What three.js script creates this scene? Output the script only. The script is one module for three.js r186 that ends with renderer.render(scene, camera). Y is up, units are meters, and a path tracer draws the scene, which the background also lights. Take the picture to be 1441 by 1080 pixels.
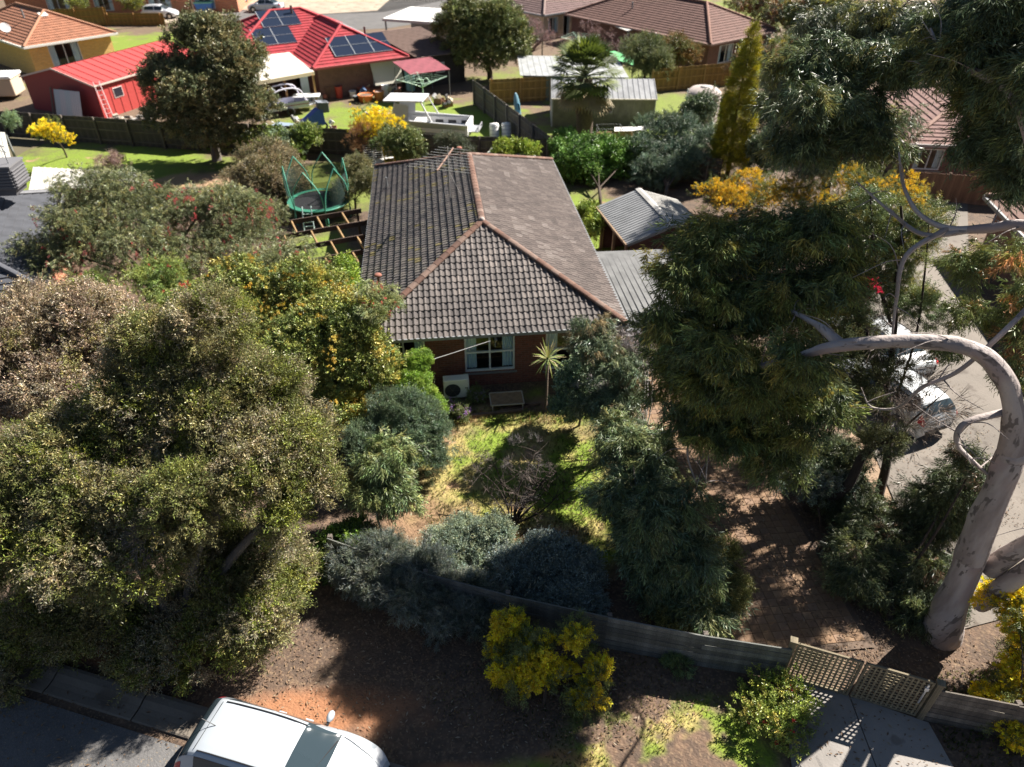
import * as THREE from 'three';
import { mergeGeometries } from 'three/addons/utils/BufferGeometryUtils.js';
import { RoundedBoxGeometry } from 'three/addons/geometries/RoundedBoxGeometry.js';

// ---------------------------------------------------------------- camera, sky, sun, exposure
const scene = new THREE.Scene();
const camera = new THREE.PerspectiveCamera(56.74, 1441 / 1080, 0.3, 900);
camera.position.set(0, 15.5, 0);
camera.rotation.set(THREE.MathUtils.degToRad(-36.5), 0, 0);
camera.focus = 15.5;
camera.userData.fStop = 0.5;
scene.add(camera);

const sunDir = new THREE.Vector3(0.9, 1, -0.65).normalize();
{ // a clear winter sky with thin broken cloud, as an equirectangular picture
  const w = 512, h = 256, d = new Float32Array(w * h * 4);
  const hs = (x, y, k) => { let n = Math.imul(x, 374761393) ^ Math.imul(y, 668265263) ^ Math.imul(k, 974711); n = Math.imul(n ^ (n >>> 13), 1274126177); return ((n ^ (n >>> 16)) >>> 0) / 4294967296; };
  const vn = (x, y, px) => { const xi = Math.floor(x), yi = Math.floor(y), fx = x - xi, fy = y - yi, u = fx * fx * (3 - 2 * fx), v = fy * fy * (3 - 2 * fy), q = (a, b) => hs(((a % px) + px) % px, b, 5); return (q(xi, yi) * (1 - u) + q(xi + 1, yi) * u) * (1 - v) + (q(xi, yi + 1) * (1 - u) + q(xi + 1, yi + 1) * u) * v; };
  for (let y = 0; y < h; y++) for (let x = 0; x < w; x++) {
    const el = ((y + 0.5) / h - 0.5) * Math.PI, t = Math.max(0, Math.sin(el)), g = Math.pow(1 - t, 3), i = (y * w + x) * 4;
    const n = 0.5 * vn(x / w * 12, y / h * 9, 12) + 0.3 * vn(x / w * 24, y / h * 20, 24) + 0.2 * vn(x / w * 48, y / h * 44, 48), c = Math.min(1, Math.max(0, (n - 0.5) * 4)) * 0.75;
    const sky = [0.028 + 0.042 * g, 0.047 + 0.042 * g, 0.085 + 0.03 * g];
    for (let k = 0; k < 3; k++) d[i + k] = el < 0 ? 0.025 : sky[k] * (1 - c) + [0.15, 0.157, 0.172][k] * c;
    d[i + 3] = 1;
  }
  const t = new THREE.DataTexture(d, w, h, THREE.RGBAFormat, THREE.FloatType);
  t.mapping = THREE.EquirectangularReflectionMapping; t.magFilter = THREE.LinearFilter; t.minFilter = THREE.LinearFilter; t.needsUpdate = true;
  scene.background = t; scene.environment = t;
}
const sun = new THREE.DirectionalLight(0xfff7ec, 5);
sun.position.copy(sunDir).multiplyScalar(120);
sun.castShadow = true;
sun.shadow.mapSize.set(4096, 4096);
Object.assign(sun.shadow.camera, { left: -70, right: 70, top: 90, bottom: -60, near: 1, far: 320 });
sun.target.position.set(0, 0, -45);
sun.position.add(sun.target.position);
scene.add(sun, sun.target);
const renderer = new THREE.WebGLRenderer({ antialias: true });
renderer.toneMapping = THREE.LinearToneMapping;
renderer.toneMappingExposure = 2.9;
renderer.shadowMap.enabled = true;

// ---------------------------------------------------------------- helpers
let seed = 7;
const rnd = () => { seed = (seed + 0x6d2b79f5) | 0; let t = Math.imul(seed ^ (seed >>> 15), 1 | seed); t = (t + Math.imul(t ^ (t >>> 7), 61 | t)) ^ t; return ((t ^ (t >>> 14)) >>> 0) / 4294967296; };
const rr = (a, b) => a + (b - a) * rnd();
const gauss = () => (rnd() + rnd() + rnd() - 1.5) / 0.87;
const pick = (a) => a[Math.floor(rnd() * a.length) % a.length];
const V = (x, y, z) => new THREE.Vector3(x, y, z);
const clamp = (x, a, b) => Math.max(a, Math.min(b, x));
const mix = (a, b, t) => a + (b - a) * t;
const sstep = (a, b, x) => { const t = clamp((x - a) / (b - a), 0, 1); return t * t * (3 - 2 * t); };
const lin = (r, g, b) => new THREE.Color().setRGB(r, g, b);

// tileable value noise
function hash2(x, y, s) { let h = Math.imul(x, 374761393) ^ Math.imul(y, 668265263) ^ Math.imul(s, 974711); h = Math.imul(h ^ (h >>> 13), 1274126177); return ((h ^ (h >>> 16)) >>> 0) / 4294967296; }
function vnoise(x, y, p, s) {
  const xi = Math.floor(x), yi = Math.floor(y), fx = x - xi, fy = y - yi, m = (n) => ((n % p) + p) % p;
  const u = fx * fx * (3 - 2 * fx), v = fy * fy * (3 - 2 * fy);
  return mix(mix(hash2(m(xi), m(yi), s), hash2(m(xi + 1), m(yi), s), u), mix(hash2(m(xi), m(yi + 1), s), hash2(m(xi + 1), m(yi + 1), s), u), v);
}
function fbm(u, v, p, oct, s) { let a = 0, w = 0.5, t = 0; for (let i = 0; i < oct; i++) { a += w * vnoise(u * p, v * p, p, s + i * 17); t += w; w *= 0.55; p *= 2; } return a / t; }
const NT = new Float32Array(1024 * 1024);
for (let y = 0; y < 1024; y++) for (let x = 0; x < 1024; x++) NT[y * 1024 + x] = fbm(x / 1024, y / 1024, 64, 3, 3);
function noiseAt(x, z, f, s) {                                            // world-space noise, f cells per metre
  const u = (x * f + s * 7.37) * 16, v = (z * f + s * 13.91) * 16, ui = Math.floor(u), vi = Math.floor(v), a = u - ui, b = v - vi, i0 = ui & 1023, i1 = (ui + 1) & 1023, j0 = (vi & 1023) << 10, j1 = ((vi + 1) & 1023) << 10;
  return mix(mix(NT[j0 + i0], NT[j0 + i1], a), mix(NT[j1 + i0], NT[j1 + i1], a), b);
}

const toS = (c) => Math.round(255 * clamp(c <= 0.0031308 ? 12.92 * c : 1.055 * Math.pow(c, 1 / 2.4) - 0.055, 0, 1));
function tex(w, h, fn, srgb = true) {                                    // fn(u, v, out) gives linear colour 0..1
  const d = new Uint8Array(w * h * 4), o = [0, 0, 0];
  for (let y = 0; y < h; y++) for (let x = 0; x < w; x++) {
    fn((x + 0.5) / w, (y + 0.5) / h, o);
    const i = (y * w + x) * 4;
    for (let c = 0; c < 3; c++) d[i + c] = srgb ? toS(o[c]) : Math.round(255 * clamp(o[c], 0, 1));
    d[i + 3] = 255;
  }
  const t = new THREE.DataTexture(d, w, h);
  t.wrapS = t.wrapT = THREE.RepeatWrapping; t.magFilter = THREE.LinearFilter; t.minFilter = THREE.LinearMipmapLinearFilter; t.generateMipmaps = true;
  if (srgb) t.colorSpace = THREE.SRGBColorSpace;
  t.needsUpdate = true;
  return t;
}
const rep = (t, mx, my = mx) => { const c = t.clone(); c.repeat.set(1 / mx, 1 / my); c.needsUpdate = true; return c; };   // size in metres of one tile
// neutral mottled maps, tinted by material.color
const mottle = tex(256, 256, (u, v, o) => { const a = 0.62 + 0.5 * (fbm(u, v, 4, 6, 3) - 0.5) + 0.22 * (fbm(u, v, 64, 2, 9) - 0.5); o[0] = o[1] = o[2] = clamp(a + 0.12, 0, 1); });
const grainy = tex(256, 256, (u, v, o) => { o[0] = o[1] = o[2] = fbm(u, v, 16, 4, 21); }, false);
const woodGrain = tex(256, 256, (u, v, o) => { const n = fbm(u, v * 0.06, 4, 3, 5), s = fbm(u * 1, v * 0.1, 64, 2, 31); const a = 0.5 + 0.45 * (s - 0.5) + 0.5 * (n - 0.5); o[0] = clamp(a * 1.05 + 0.12, 0, 1); o[1] = clamp(a + 0.12, 0, 1); o[2] = clamp(a * 0.96 + 0.12, 0, 1); });
function mat(r, g, b, rough = 0.85, extra = {}) { return new THREE.MeshStandardMaterial({ color: lin(r, g, b), roughness: rough, side: THREE.DoubleSide, ...extra }); }
function worn(r, g, b, size = 2, rough = 0.9, extra = {}) { return mat(r, g, b, rough, { map: rep(mottle, size), bumpMap: rep(grainy, size * 0.4), bumpScale: 0.006, ...extra }); }
function wood(r, g, b, size = 0.5, rough = 0.9) { return mat(r, g, b, rough, { map: rep(woodGrain, size, size * 3), bumpMap: rep(woodGrain, size, size * 3), bumpScale: 0.006 }); }

// uv in metres, by the way each face points
function muv(g) {
  if (g.index) g = g.toNonIndexed();
  if (!g.attributes.normal) g.computeVertexNormals();
  const p = g.attributes.position, n = g.attributes.normal, uv = new Float32Array(p.count * 2);
  for (let i = 0; i < p.count; i += 3) {
    const ax = Math.abs(n.getX(i)), ay = Math.abs(n.getY(i)), az = Math.abs(n.getZ(i));
    for (let k = i; k < i + 3; k++) {
      const x = p.getX(k), y = p.getY(k), z = p.getZ(k);
      if (ay >= ax && ay >= az) { uv[2 * k] = x; uv[2 * k + 1] = z; } else if (ax >= az) { uv[2 * k] = z; uv[2 * k + 1] = y; } else { uv[2 * k] = x; uv[2 * k + 1] = y; }
    }
  }
  g.setAttribute('uv', new THREE.BufferAttribute(uv, 2));
  return g;
}
const taken = {};
function numbered(n) { taken[n] = (taken[n] ?? -1) + 1; return taken[n] ? `${n}_${String(taken[n]).padStart(3, '0')}` : n; }
function part(name, geo, m, parent, kind) {
  const o = new THREE.Mesh(Array.isArray(geo) ? join(geo) : geo, m);
  o.name = parent ? name : numbered(name); o.castShadow = o.receiveShadow = true;
  if (kind) o.userData.kind = kind;
  (parent || scene).add(o);
  return o;
}
function join(list) {
  list = list.map((g) => { g = g.index ? g.toNonIndexed() : g; if (!g.attributes.normal) g.computeVertexNormals(); if (!g.attributes.uv) g = muv(g); for (const k of Object.keys(g.attributes)) if (!['position', 'normal', 'uv', 'color'].includes(k)) g.deleteAttribute(k); return g; });
  return list.length > 1 ? mergeGeometries(list) : list[0];
}
function thing(name, label, category, pos = [0, 0, 0], turn = 0, group) {
  const o = new THREE.Group(); o.name = numbered(name); scene.add(o);
  o.position.set(...pos); o.rotation.y = turn; o.userData = { label, category };
  if (group) o.userData.group = group;
  return o;
}
function tag(o, label, category, group) { o.userData.label = label; o.userData.category = category; if (group) o.userData.group = group; return o; }
function struct(name, geo, m) { return part(name, geo, m, null, 'structure'); }
const turnTo = (p, q) => Math.atan2(-(q[2] - p[2]), q[0] - p[0]);           // rotation.y that takes +x to the direction p -> q
function box(x0, x1, y0, y1, z0, z1) { const g = new THREE.BoxGeometry(Math.abs(x1 - x0), Math.abs(y1 - y0), Math.abs(z1 - z0)); g.translate((x0 + x1) / 2, (y0 + y1) / 2, (z0 + z1) / 2); return muv(g); }
function rbox(w, h, d, r, x = 0, y = 0, z = 0) { const g = new RoundedBoxGeometry(w, h, d, 2, r); g.translate(x, y, z); return muv(g); }
function poly(pts) {                                                    // planar convex polygon, fan
  const a = []; for (let i = 1; i < pts.length - 1; i++) a.push(...pts[0], ...pts[i], ...pts[i + 1]);
  const g = new THREE.BufferGeometry(); g.setAttribute('position', new THREE.Float32BufferAttribute(a, 3)); g.computeVertexNormals(); return muv(g);
}
function slab(pts, t) {                                                 // flat polygon given thickness t downwards (y)
  const low = pts.map(([x, y, z]) => [x, y - t, z]), out = [poly(pts), poly([...low].reverse())];
  pts.forEach((p, i) => { const q = pts[(i + 1) % pts.length], pl = low[i], ql = low[(i + 1) % pts.length]; out.push(poly([p, pl, ql, q])); });
  return join(out);
}
function bar(a, b, w, h = w) {                                          // square bar from a to b
  const A = V(...a), B = V(...b), L = A.distanceTo(B), g = new THREE.BoxGeometry(w, h, L);
  const m = new THREE.Matrix4().lookAt(A, B, Math.abs(B.y - A.y) > 0.99 * L ? V(1, 0, 0) : V(0, 1, 0));
  muv(g); g.applyMatrix4(m); g.translate((a[0] + b[0]) / 2, (a[1] + b[1]) / 2, (a[2] + b[2]) / 2);
  return g.index ? g.toNonIndexed() : g;
}
function tube(pts, r0, r1 = r0, sides = 7, per = 4, rough = 0) {          // tapering tube through points
  const P = pts.map((p) => V(...p)), c = new THREE.CatmullRomCurve3(P, false, 'centripetal'), n = Math.max(2, (P.length - 1) * per);
  const pos = [], uv = [], idx = []; let up = V(0.31, 0.2, 0.93), len = 0, last = null;
  for (let i = 0; i <= n; i++) {
    const t = i / n, p = c.getPoint(t), tan = c.getTangent(t).normalize();
    if (last) len += p.distanceTo(last); last = p.clone();
    const s = up.clone().sub(tan.clone().multiplyScalar(up.dot(tan))).normalize(), b = tan.clone().cross(s); up = s;
    const R = Array.isArray(r0) ? (() => { const k = t * (r0.length - 1), j = Math.min(r0.length - 2, Math.floor(k)); return mix(r0[j], r0[j + 1], k - j); })() : mix(r0, r1, t);
    for (let k = 0; k <= sides; k++) {
      const a = k / sides * Math.PI * 2, q = R * (1 + rough * 2.4 * (vnoise(k / sides * 5, i * 0.37 + pts.length, 5, 5) - 0.5));
      pos.push(p.x + q * (Math.cos(a) * s.x + Math.sin(a) * b.x), p.y + q * (Math.cos(a) * s.y + Math.sin(a) * b.y), p.z + q * (Math.cos(a) * s.z + Math.sin(a) * b.z));
      uv.push(k / sides * R * 6.28, len);
    }
  }
  for (let i = 0; i < n; i++) for (let k = 0; k < sides; k++) { const a = i * (sides + 1) + k, b2 = a + sides + 1; idx.push(a, a + 1, b2, b2, a + 1, b2 + 1); }
  const g = new THREE.BufferGeometry(); g.setAttribute('position', new THREE.Float32BufferAttribute(pos, 3)); g.setAttribute('uv', new THREE.Float32BufferAttribute(uv, 2)); g.setIndex(idx); g.computeVertexNormals();
  return g.toNonIndexed();
}
const cyl = (r0, r1, h, x, y, z, n = 12) => { const g = new THREE.CylinderGeometry(r1, r0, h, n); g.translate(x, y + h / 2, z); return g; };
function lathe(prof, x, y, z, n = 16) { const g = new THREE.LatheGeometry(prof.map(([a, b]) => new THREE.Vector2(a, b)), n); g.translate(x, y, z); return g; }
function prism(pts, z0, z1) { const s = new THREE.Shape(pts.map(([a, b]) => new THREE.Vector2(a, b))), g = new THREE.ExtrudeGeometry(s, { depth: z1 - z0, bevelEnabled: false }); g.translate(0, 0, z0); g.deleteAttribute('uv'); return muv(g); }

// ---------------------------------------------------------------- roofs
// one face of a tiled roof as stepped courses: a-b is the eave, d-c the top edge; every course is a sloping strip with a riser at its lower edge
function courses(a, b, c, d, gauge, step = 0.035, roll = 0) {
  const A = V(...a), B = V(...b), C = V(...c), D = V(...d), n = B.clone().sub(A).cross(D.clone().add(C).multiplyScalar(0.5).sub(A)).normalize(); if (n.y < 0) n.negate();
  const L = D.clone().add(C).multiplyScalar(0.5).distanceTo(A.clone().add(B).multiplyScalar(0.5)), N = Math.max(1, Math.round(L / gauge)), pos = [], uv = [];
  const at = (t, s, k) => A.clone().lerp(D, t).lerp(B.clone().lerp(C, t), s).addScaledVector(n, k);
  const ex = B.clone().sub(A).normalize();
  const put = (...ps) => { for (const p of [ps[0], ps[1], ps[2], ps[0], ps[2], ps[3]]) { pos.push(p.x, p.y, p.z); uv.push(p.clone().sub(A).dot(ex), p.clone().sub(A).dot(D.clone().add(C).multiplyScalar(0.5).sub(A).normalize())); } };
  for (let i = 0; i < N; i++) { const t0 = i / N, t1 = (i + 1) / N; put(at(t0, 0, step), at(t0, 1, step), at(t1, 1, 0.004), at(t1, 0, 0.004)); put(at(t0, 0, 0.002), at(t0, 1, 0.002), at(t0, 1, step), at(t0, 0, step)); }
  const g = new THREE.BufferGeometry(); g.setAttribute('position', new THREE.Float32BufferAttribute(pos, 3)); g.setAttribute('uv', new THREE.Float32BufferAttribute(uv, 2)); g.computeVertexNormals();
  return g;
}
function capRow(a, b, len, r, name, m, parent) {                        // half-round ridge caps, each a piece
  const A = V(...a), B = V(...b), L = A.distanceTo(B), n = Math.max(1, Math.round(L / len)), l = L / n;
  const s = new THREE.Shape(); for (let i = 0; i <= 8; i++) { const t = Math.PI * i / 8; s[i ? 'lineTo' : 'moveTo'](r * Math.cos(t), r * 0.62 * Math.sin(t)); }
  for (let i = 8; i >= 0; i--) { const t = Math.PI * i / 8; s.lineTo((r - 0.025) * Math.cos(t), (r - 0.025) * 0.62 * Math.sin(t) - 0.01); }
  const g = new THREE.ExtrudeGeometry(s, { depth: l * 1.06, bevelEnabled: false }); g.deleteAttribute('uv'); const gg = muv(g);
  for (let i = 0; i < n; i++) {
    const o = part(name, gg, Array.isArray(m) ? pick(m) : m, parent), p = A.clone().lerp(B, i / n);
    o.position.copy(p); o.lookAt(0, 0, 0);
    o.quaternion.setFromRotationMatrix(new THREE.Matrix4().lookAt(B, A, V(0, 1, 0)));
    o.rotateX(0.03);
  }
}

// ---------------------------------------------------------------- ground, roads, paths
const NX0 = -32, NX1 = 32, NZ0 = -50, NZ1 = 2;
const blob = (x, z, cx, cz, rx, rz, k = 0.35) => { const e = Math.hypot((x - cx) / rx, (z - cz) / rz); if (e > 1 + k + 0.6) return 0; const d = e + (noiseAt(x, z, 0.9, 41) - 0.5) * 1.1; return 1 - sstep(1 - k, 1 + k, d); };
const lay = (o, c, t) => { for (let i = 0; i < 3; i++) o[i] = mix(o[i], c[i], t); };
function soil(x, z, o) {
  const n = noiseAt(x, z, 1.3, 3), f = noiseAt(x, z, 9, 8);
  o[0] = mix(0.060, 0.15, n * f * 1.6); o[1] = mix(0.044, 0.095, n * f * 1.6); o[2] = mix(0.034, 0.062, n * f * 1.6);
  const litter = sstep(0.60, 0.72, noiseAt(x, z, 22, 13)); lay(o, [0.26, 0.18, 0.11], litter * 0.55);
}
function grassMix(x, z, o, amount, dry) {
  if (amount <= 0) return;
  const n = noiseAt(x, z, 2.2, 51), f = noiseAt(x, z, 18, 55), p = noiseAt(x, z, 0.7, 58);
  const g = [mix(0.115, 0.19, f), mix(0.18, 0.265, f), mix(0.012, 0.024, f)], s = [mix(0.30, 0.40, f), mix(0.25, 0.32, f), mix(0.085, 0.12, f)], e = [0.36, 0.22, 0.13];
  const c = [0, 0, 0]; lay(c, g, 1); lay(c, s, sstep(0.62 - dry * 0.4, 0.85 - dry * 0.4, p * 0.6 + n * 0.4)); lay(c, e, sstep(0.68, 0.8, n * 0.5 + p * 0.5 + dry * 0.12));
  lay(o, c, amount * (0.7 + 0.3 * sstep(0.3, 0.5, f)));
}
const nearTex = tex(2048, 1664, (u, v, o) => {
  const x = mix(NX0, NX1, u), z = mix(NZ0, NZ1, v);
  soil(x, z, o);
  // front lawn
  grassMix(x, z, o, Math.max(blob(x, z, 0.4, -16.4, 3.9, 3.3), blob(x, z, 1.6, -14.2, 2.4, 1.8)), 0.6);
  lay(o, [0.24, 0.145, 0.085], 0.8 * Math.max(blob(x, z, -2.7, -14.4, 1.1, 0.9), blob(x, z, 0.6, -13.3, 1.6, 0.5), blob(x, z, 1.5, -19.6, 1.0, 0.5)));
  // verge outside the fence: worn orange dirt by the car, grass towards the apron
  lay(o, [0.30, 0.135, 0.065], 0.9 * Math.max(blob(x, z, -4.6, -8.4, 2.4, 0.6), blob(x, z, -0.8, -6.9, 1.6, 0.4), blob(x, z, -9, -10.0, 2.0, 0.5), blob(x, z, 1.2, -7.4, 0.6, 0.25)));
  grassMix(x, z, o, Math.max(blob(x, z, 3.3, -7.9, 2.2, 0.8), blob(x, z, 2.2, -6.6, 3, 0.8), blob(x, z, 5.0, -7.2, 0.6, 1.2)) * sstep(0.36, 0.52, noiseAt(x, z, 1.4, 77)), 0.5);
  // side and back yards
  grassMix(x, z, o, Math.max(blob(x, z, 5.2, -30, 2.2, 4), blob(x, z, 3.8, -35, 2, 5), blob(x, z, 7, -48, 3.4, 3.5)), -0.2);
  grassMix(x, z, o, Math.max(blob(x, z, -25.5, -43, 8, 4.6), blob(x, z, -10.5, -40, 4, 4) * 0.7, blob(x, z, -9.5, -31, 2.2, 3) * 0.8), -0.1);
  lay(o, [0.36, 0.23, 0.14], 0.85 * Math.max(blob(x, z, -18.3, -41.4, 2.6, 1.3), blob(x, z, -27, -42.2, 1.8, 0.5)));
  grassMix(x, z, o, blob(x, z, -8, -49.5, 9, 3.2), -0.3);
  // strip beside the right-hand drive
  lay(o, [0.30, 0.21, 0.14], 0.8 * blob(x, z, 11.6, -15.5, 1.1, 3.5));
});
nearTex.wrapS = nearTex.wrapT = THREE.ClampToEdgeWrapping;
function sheet(x0, x1, z0, z1, y, nx = 1, nz = 1) { const g = new THREE.PlaneGeometry(x1 - x0, z1 - z0, nx, nz); g.rotateX(-Math.PI / 2); g.translate((x0 + x1) / 2, y, (z0 + z1) / 2); return g; }
function mapped(g, x0, x1, z0, z1) { const p = g.attributes.position, uv = g.attributes.uv; for (let i = 0; i < p.count; i++) uv.setXY(i, (p.getX(i) - x0) / (x1 - x0), (p.getZ(i) - z0) / (z1 - z0)); return g; }
const gn = sheet(NX0, NX1, NZ0, NZ1, 0.004, 130, 104);
{ const p = gn.attributes.position; for (let i = 0; i < p.count; i++) { const x = p.getX(i), z = p.getZ(i); p.setY(i, 0.004 + 0.05 * (noiseAt(x, z, 3, 71) - 0.2) * sstep(0, 2, Math.min(x - NX0, NX1 - x, z - NZ0, NZ1 - z))); } gn.computeVertexNormals(); }
struct('ground', mapped(gn, NX0, NX1, NZ0, NZ1), mat(1, 1, 1, 0.95, { map: nearTex, bumpMap: rep(grainy, 0.012, 0.012), bumpScale: 0.02 }));
const FX0 = -80, FX1 = 70, FZ0 = -135, FZ1 = -50;
const farTex = tex(1536, 1024, (u, v, o) => {
  const x = mix(FX0, FX1, u), z = mix(FZ0, FZ1, v);
  soil(x, z, o); lay(o, [0.17, 0.12, 0.075], 0.5);
  grassMix(x, z, o, Math.max(blob(x, z, -7.5, -53.5, 8.5, 5), blob(x, z, -8, -50.5, 9, 3)), -0.35);
  grassMix(x, z, o, Math.max(blob(x, z, -36, -79, 9, 7), blob(x, z, -46, -80, 9, 6), blob(x, z, -52, -60, 9, 8) * 0.7), 0.05);
  grassMix(x, z, o, Math.max(blob(x, z, 8, -51, 6, 4), blob(x, z, 12, -57, 8, 4) * 0.8, blob(x, z, 8, -66, 10, 4) * 0.7, blob(x, z, -26, -70, 10, 6) * 0.6), -0.1);
  lay(o, [0.36, 0.25, 0.16], 0.8 * Math.max(blob(x, z, -34, -51, 4, 1.5), blob(x, z, -30, -101, 6, 1.5)));
  grassMix(x, z, o, Math.max(blob(x, z, 20, -100, 30, 9), blob(x, z, -70, -70, 14, 20)) * 0.8, 0);
});
farTex.wrapS = farTex.wrapT = THREE.ClampToEdgeWrapping;
struct('ground', mapped(sheet(FX0, FX1, FZ0, FZ1, 0.004), FX0, FX1, FZ0, FZ1), mat(1, 1, 1, 0.95, { map: farTex, bumpMap: rep(grainy, 0.01, 0.01), bumpScale: 0.03 }));
struct('ground', new THREE.CircleGeometry(700, 64).rotateX(-Math.PI / 2).translate(0, -0.06, -40), worn(0.14, 0.12, 0.07, 9));

const asphaltM = (r, s) => { const t = tex(512, 512, (u, v, o) => { const a = r * (0.75 + 0.5 * fbm(u, v, 5, 4, s)) * (0.7 + 0.6 * hash2(Math.floor(u * 512), Math.floor(v * 512), s)); o[0] = a * 1.02; o[1] = a; o[2] = a * 1.0; const l = fbm(u, v, 90, 2, s + 3) > 0.76 ? 0.35 : 0; o[0] = mix(o[0], 0.3, l); o[1] = mix(o[1], 0.22, l); o[2] = mix(o[2], 0.13, l); }); return mat(1, 1, 1, 0.9, { map: rep(t, 4), bumpMap: rep(grainy, 0.7), bumpScale: 0.01 }); };
const concreteM = (r, g, b, s) => { const t = tex(512, 512, (u, v, o) => { const a = 0.72 + 0.6 * (fbm(u, v, 4, 6, s) - 0.35), st = sstep(0.62, 0.75, fbm(u, v, 9, 4, s + 5)); o[0] = r * a * (1 - 0.35 * st); o[1] = g * a * (1 - 0.38 * st); o[2] = b * a * (1 - 0.4 * st); }); return mat(1, 1, 1, 0.88, { map: rep(t, 5), bumpMap: rep(grainy, 0.8), bumpScale: 0.006 }); };
const asphalt = asphaltM(0.11, 11), asphaltFar = asphaltM(0.11, 14), concrete = concreteM(0.29, 0.27, 0.25, 61), concretePale = concreteM(0.42, 0.35, 0.27, 66), concreteDrive = concreteM(0.19, 0.165, 0.14, 69);
const kerbM = concreteM(0.22, 0.19, 0.155, 63);
// the street in front: asphalt, rolled kerb
{
  const a = 0.2735;                                                     // street runs (cos, sin) in x, z
  const road = struct('road', muv(new THREE.BoxGeometry(90, 0.06, 7.6).translate(0, 0.03, 4.25)), asphalt);
  road.position.set(-8.4, 0, -8.5); road.rotation.y = -a;
  const prof = [[-0.42, -0.05], [-0.42, 0.15], [-0.34, 0.165], [-0.2, 0.15], [-0.06, 0.09], [0.06, 0.07], [0.24, 0.075], [0.27, 0.06], [0.27, -0.05]];
  const s = new THREE.Shape(prof.map(([x, y]) => new THREE.Vector2(x, y)));
  const kg = muv((() => { const g = new THREE.ExtrudeGeometry(s, { depth: 2.36, bevelEnabled: false }); g.deleteAttribute('uv'); return g; })());
  const kerb = new THREE.Group(); kerb.name = 'kerb'; kerb.userData.kind = 'structure'; scene.add(kerb); kerb.position.set(-8.4, 0, -8.5); kerb.rotation.y = -a;
  for (let i = -5; i < 4; i++) { const k = part('kerb_stone', kg, kerbM, kerb); k.rotation.y = Math.PI / 2 ; k.scale.x = -1; k.position.set(i * 2.4, 0, 0); }
}
// concrete apron outside the gate: two slabs with a joint between them
{
  const ap = new THREE.Group(); ap.name = 'pavement'; ap.userData.kind = 'structure'; scene.add(ap);
  part('slab', slab([[6.35, 0.07, -9.42], [7.72, 0.07, -8.84], [7.62, 0.07, -4.6], [5.45, 0.07, -4.9]], 0.1), concrete, ap);
  part('slab', slab([[7.745, 0.07, -8.83], [9.25, 0.07, -8.2], [9.55, 0.07, -4.3], [7.645, 0.07, -4.6]], 0.1), concrete, ap);
}
// brick-paved drive inside the gate: the bricks that show, each a piece; the rest of the field joined
{
  const th = 0.106, dw = new THREE.Group(); dw.name = 'driveway'; dw.userData.kind = 'structure'; scene.add(dw); dw.position.set(7.15, 0, -10.1); dw.rotation.y = th;
  const W = 3.3, L = 12, bw = 0.245, bl = 0.235, rows = Math.floor(L / bl), cols = Math.floor(W / bw);
  const tones = [[0.27, 0.17, 0.10], [0.29, 0.18, 0.105], [0.25, 0.155, 0.095], [0.27, 0.175, 0.115], [0.31, 0.20, 0.12]].map((c) => worn(...c, 0.7, 0.9));
  part('bed', sheet(-W / 2 - 0.05, W / 2 + 0.05, -L, 0.2, 0.061), worn(0.15, 0.105, 0.075, 1), dw);
  const g = rbox(bw - 0.008, 0.06, bl - 0.008, 0.008); const rest = tones.map(() => []);
  let n = 0;
  for (let r = 0; r < rows; r++) for (let c = 0; c < cols; c++) {
    const x = -W / 2 + (c + 0.5) * bw, z = -(r + 0.5) * bl, y = 0.046 + rr(-0.004, 0.006), k = Math.floor(rnd() * 5), ry = rr(-0.02, 0.02);
    if (x > W / 2) continue;
    if (r < 26 && c > 0 && n < 298) { const o = part('paver', g, tones[k], dw); o.position.set(x, y, z); o.rotation.set(rr(-0.01, 0.01), ry, rr(-0.01, 0.01)); n++; }
    else { const q = g.clone(); q.rotateY(ry); q.translate(x, y, z); rest[k].push(q); }
  }
  rest.forEach((l, i) => l.length && part('paver_field', l, tones[i], dw, 'stuff'));
}
// the neighbour's concrete drive, and the far street with its drives
struct('driveway', poly([[10.9, 0.05, -10.5], [16.6, 0.05, -12], [19.4, 0.05, -26], [26, 0.05, -39], [20.6, 0.05, -39.5], [14.2, 0.05, -26], [11.8, 0.05, -18]].reverse()), concreteDrive);
struct('road', poly([[-40, 0.02, -92.5], [-22, 0.02, -86.5], [-14, 0.02, -88.5], [6, 0.02, -108], [20, 0.02, -128], [6, 0.02, -132], [-6, 0.02, -112], [-16, 0.02, -99], [-24, 0.02, -97], [-44, 0.02, -103]].reverse()), asphaltFar);
struct('driveway', poly([[-45, 0.03, -104], [-24, 0.03, -97.5], [-17, 0.03, -100], [-16, 0.03, -124], [-52, 0.03, -126]].reverse()), concretePale);
struct('driveway', poly([[-41, 0.035, -92], [-34, 0.035, -90.2], [-36, 0.035, -102], [-47, 0.035, -104]].reverse()), concretePale);

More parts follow.
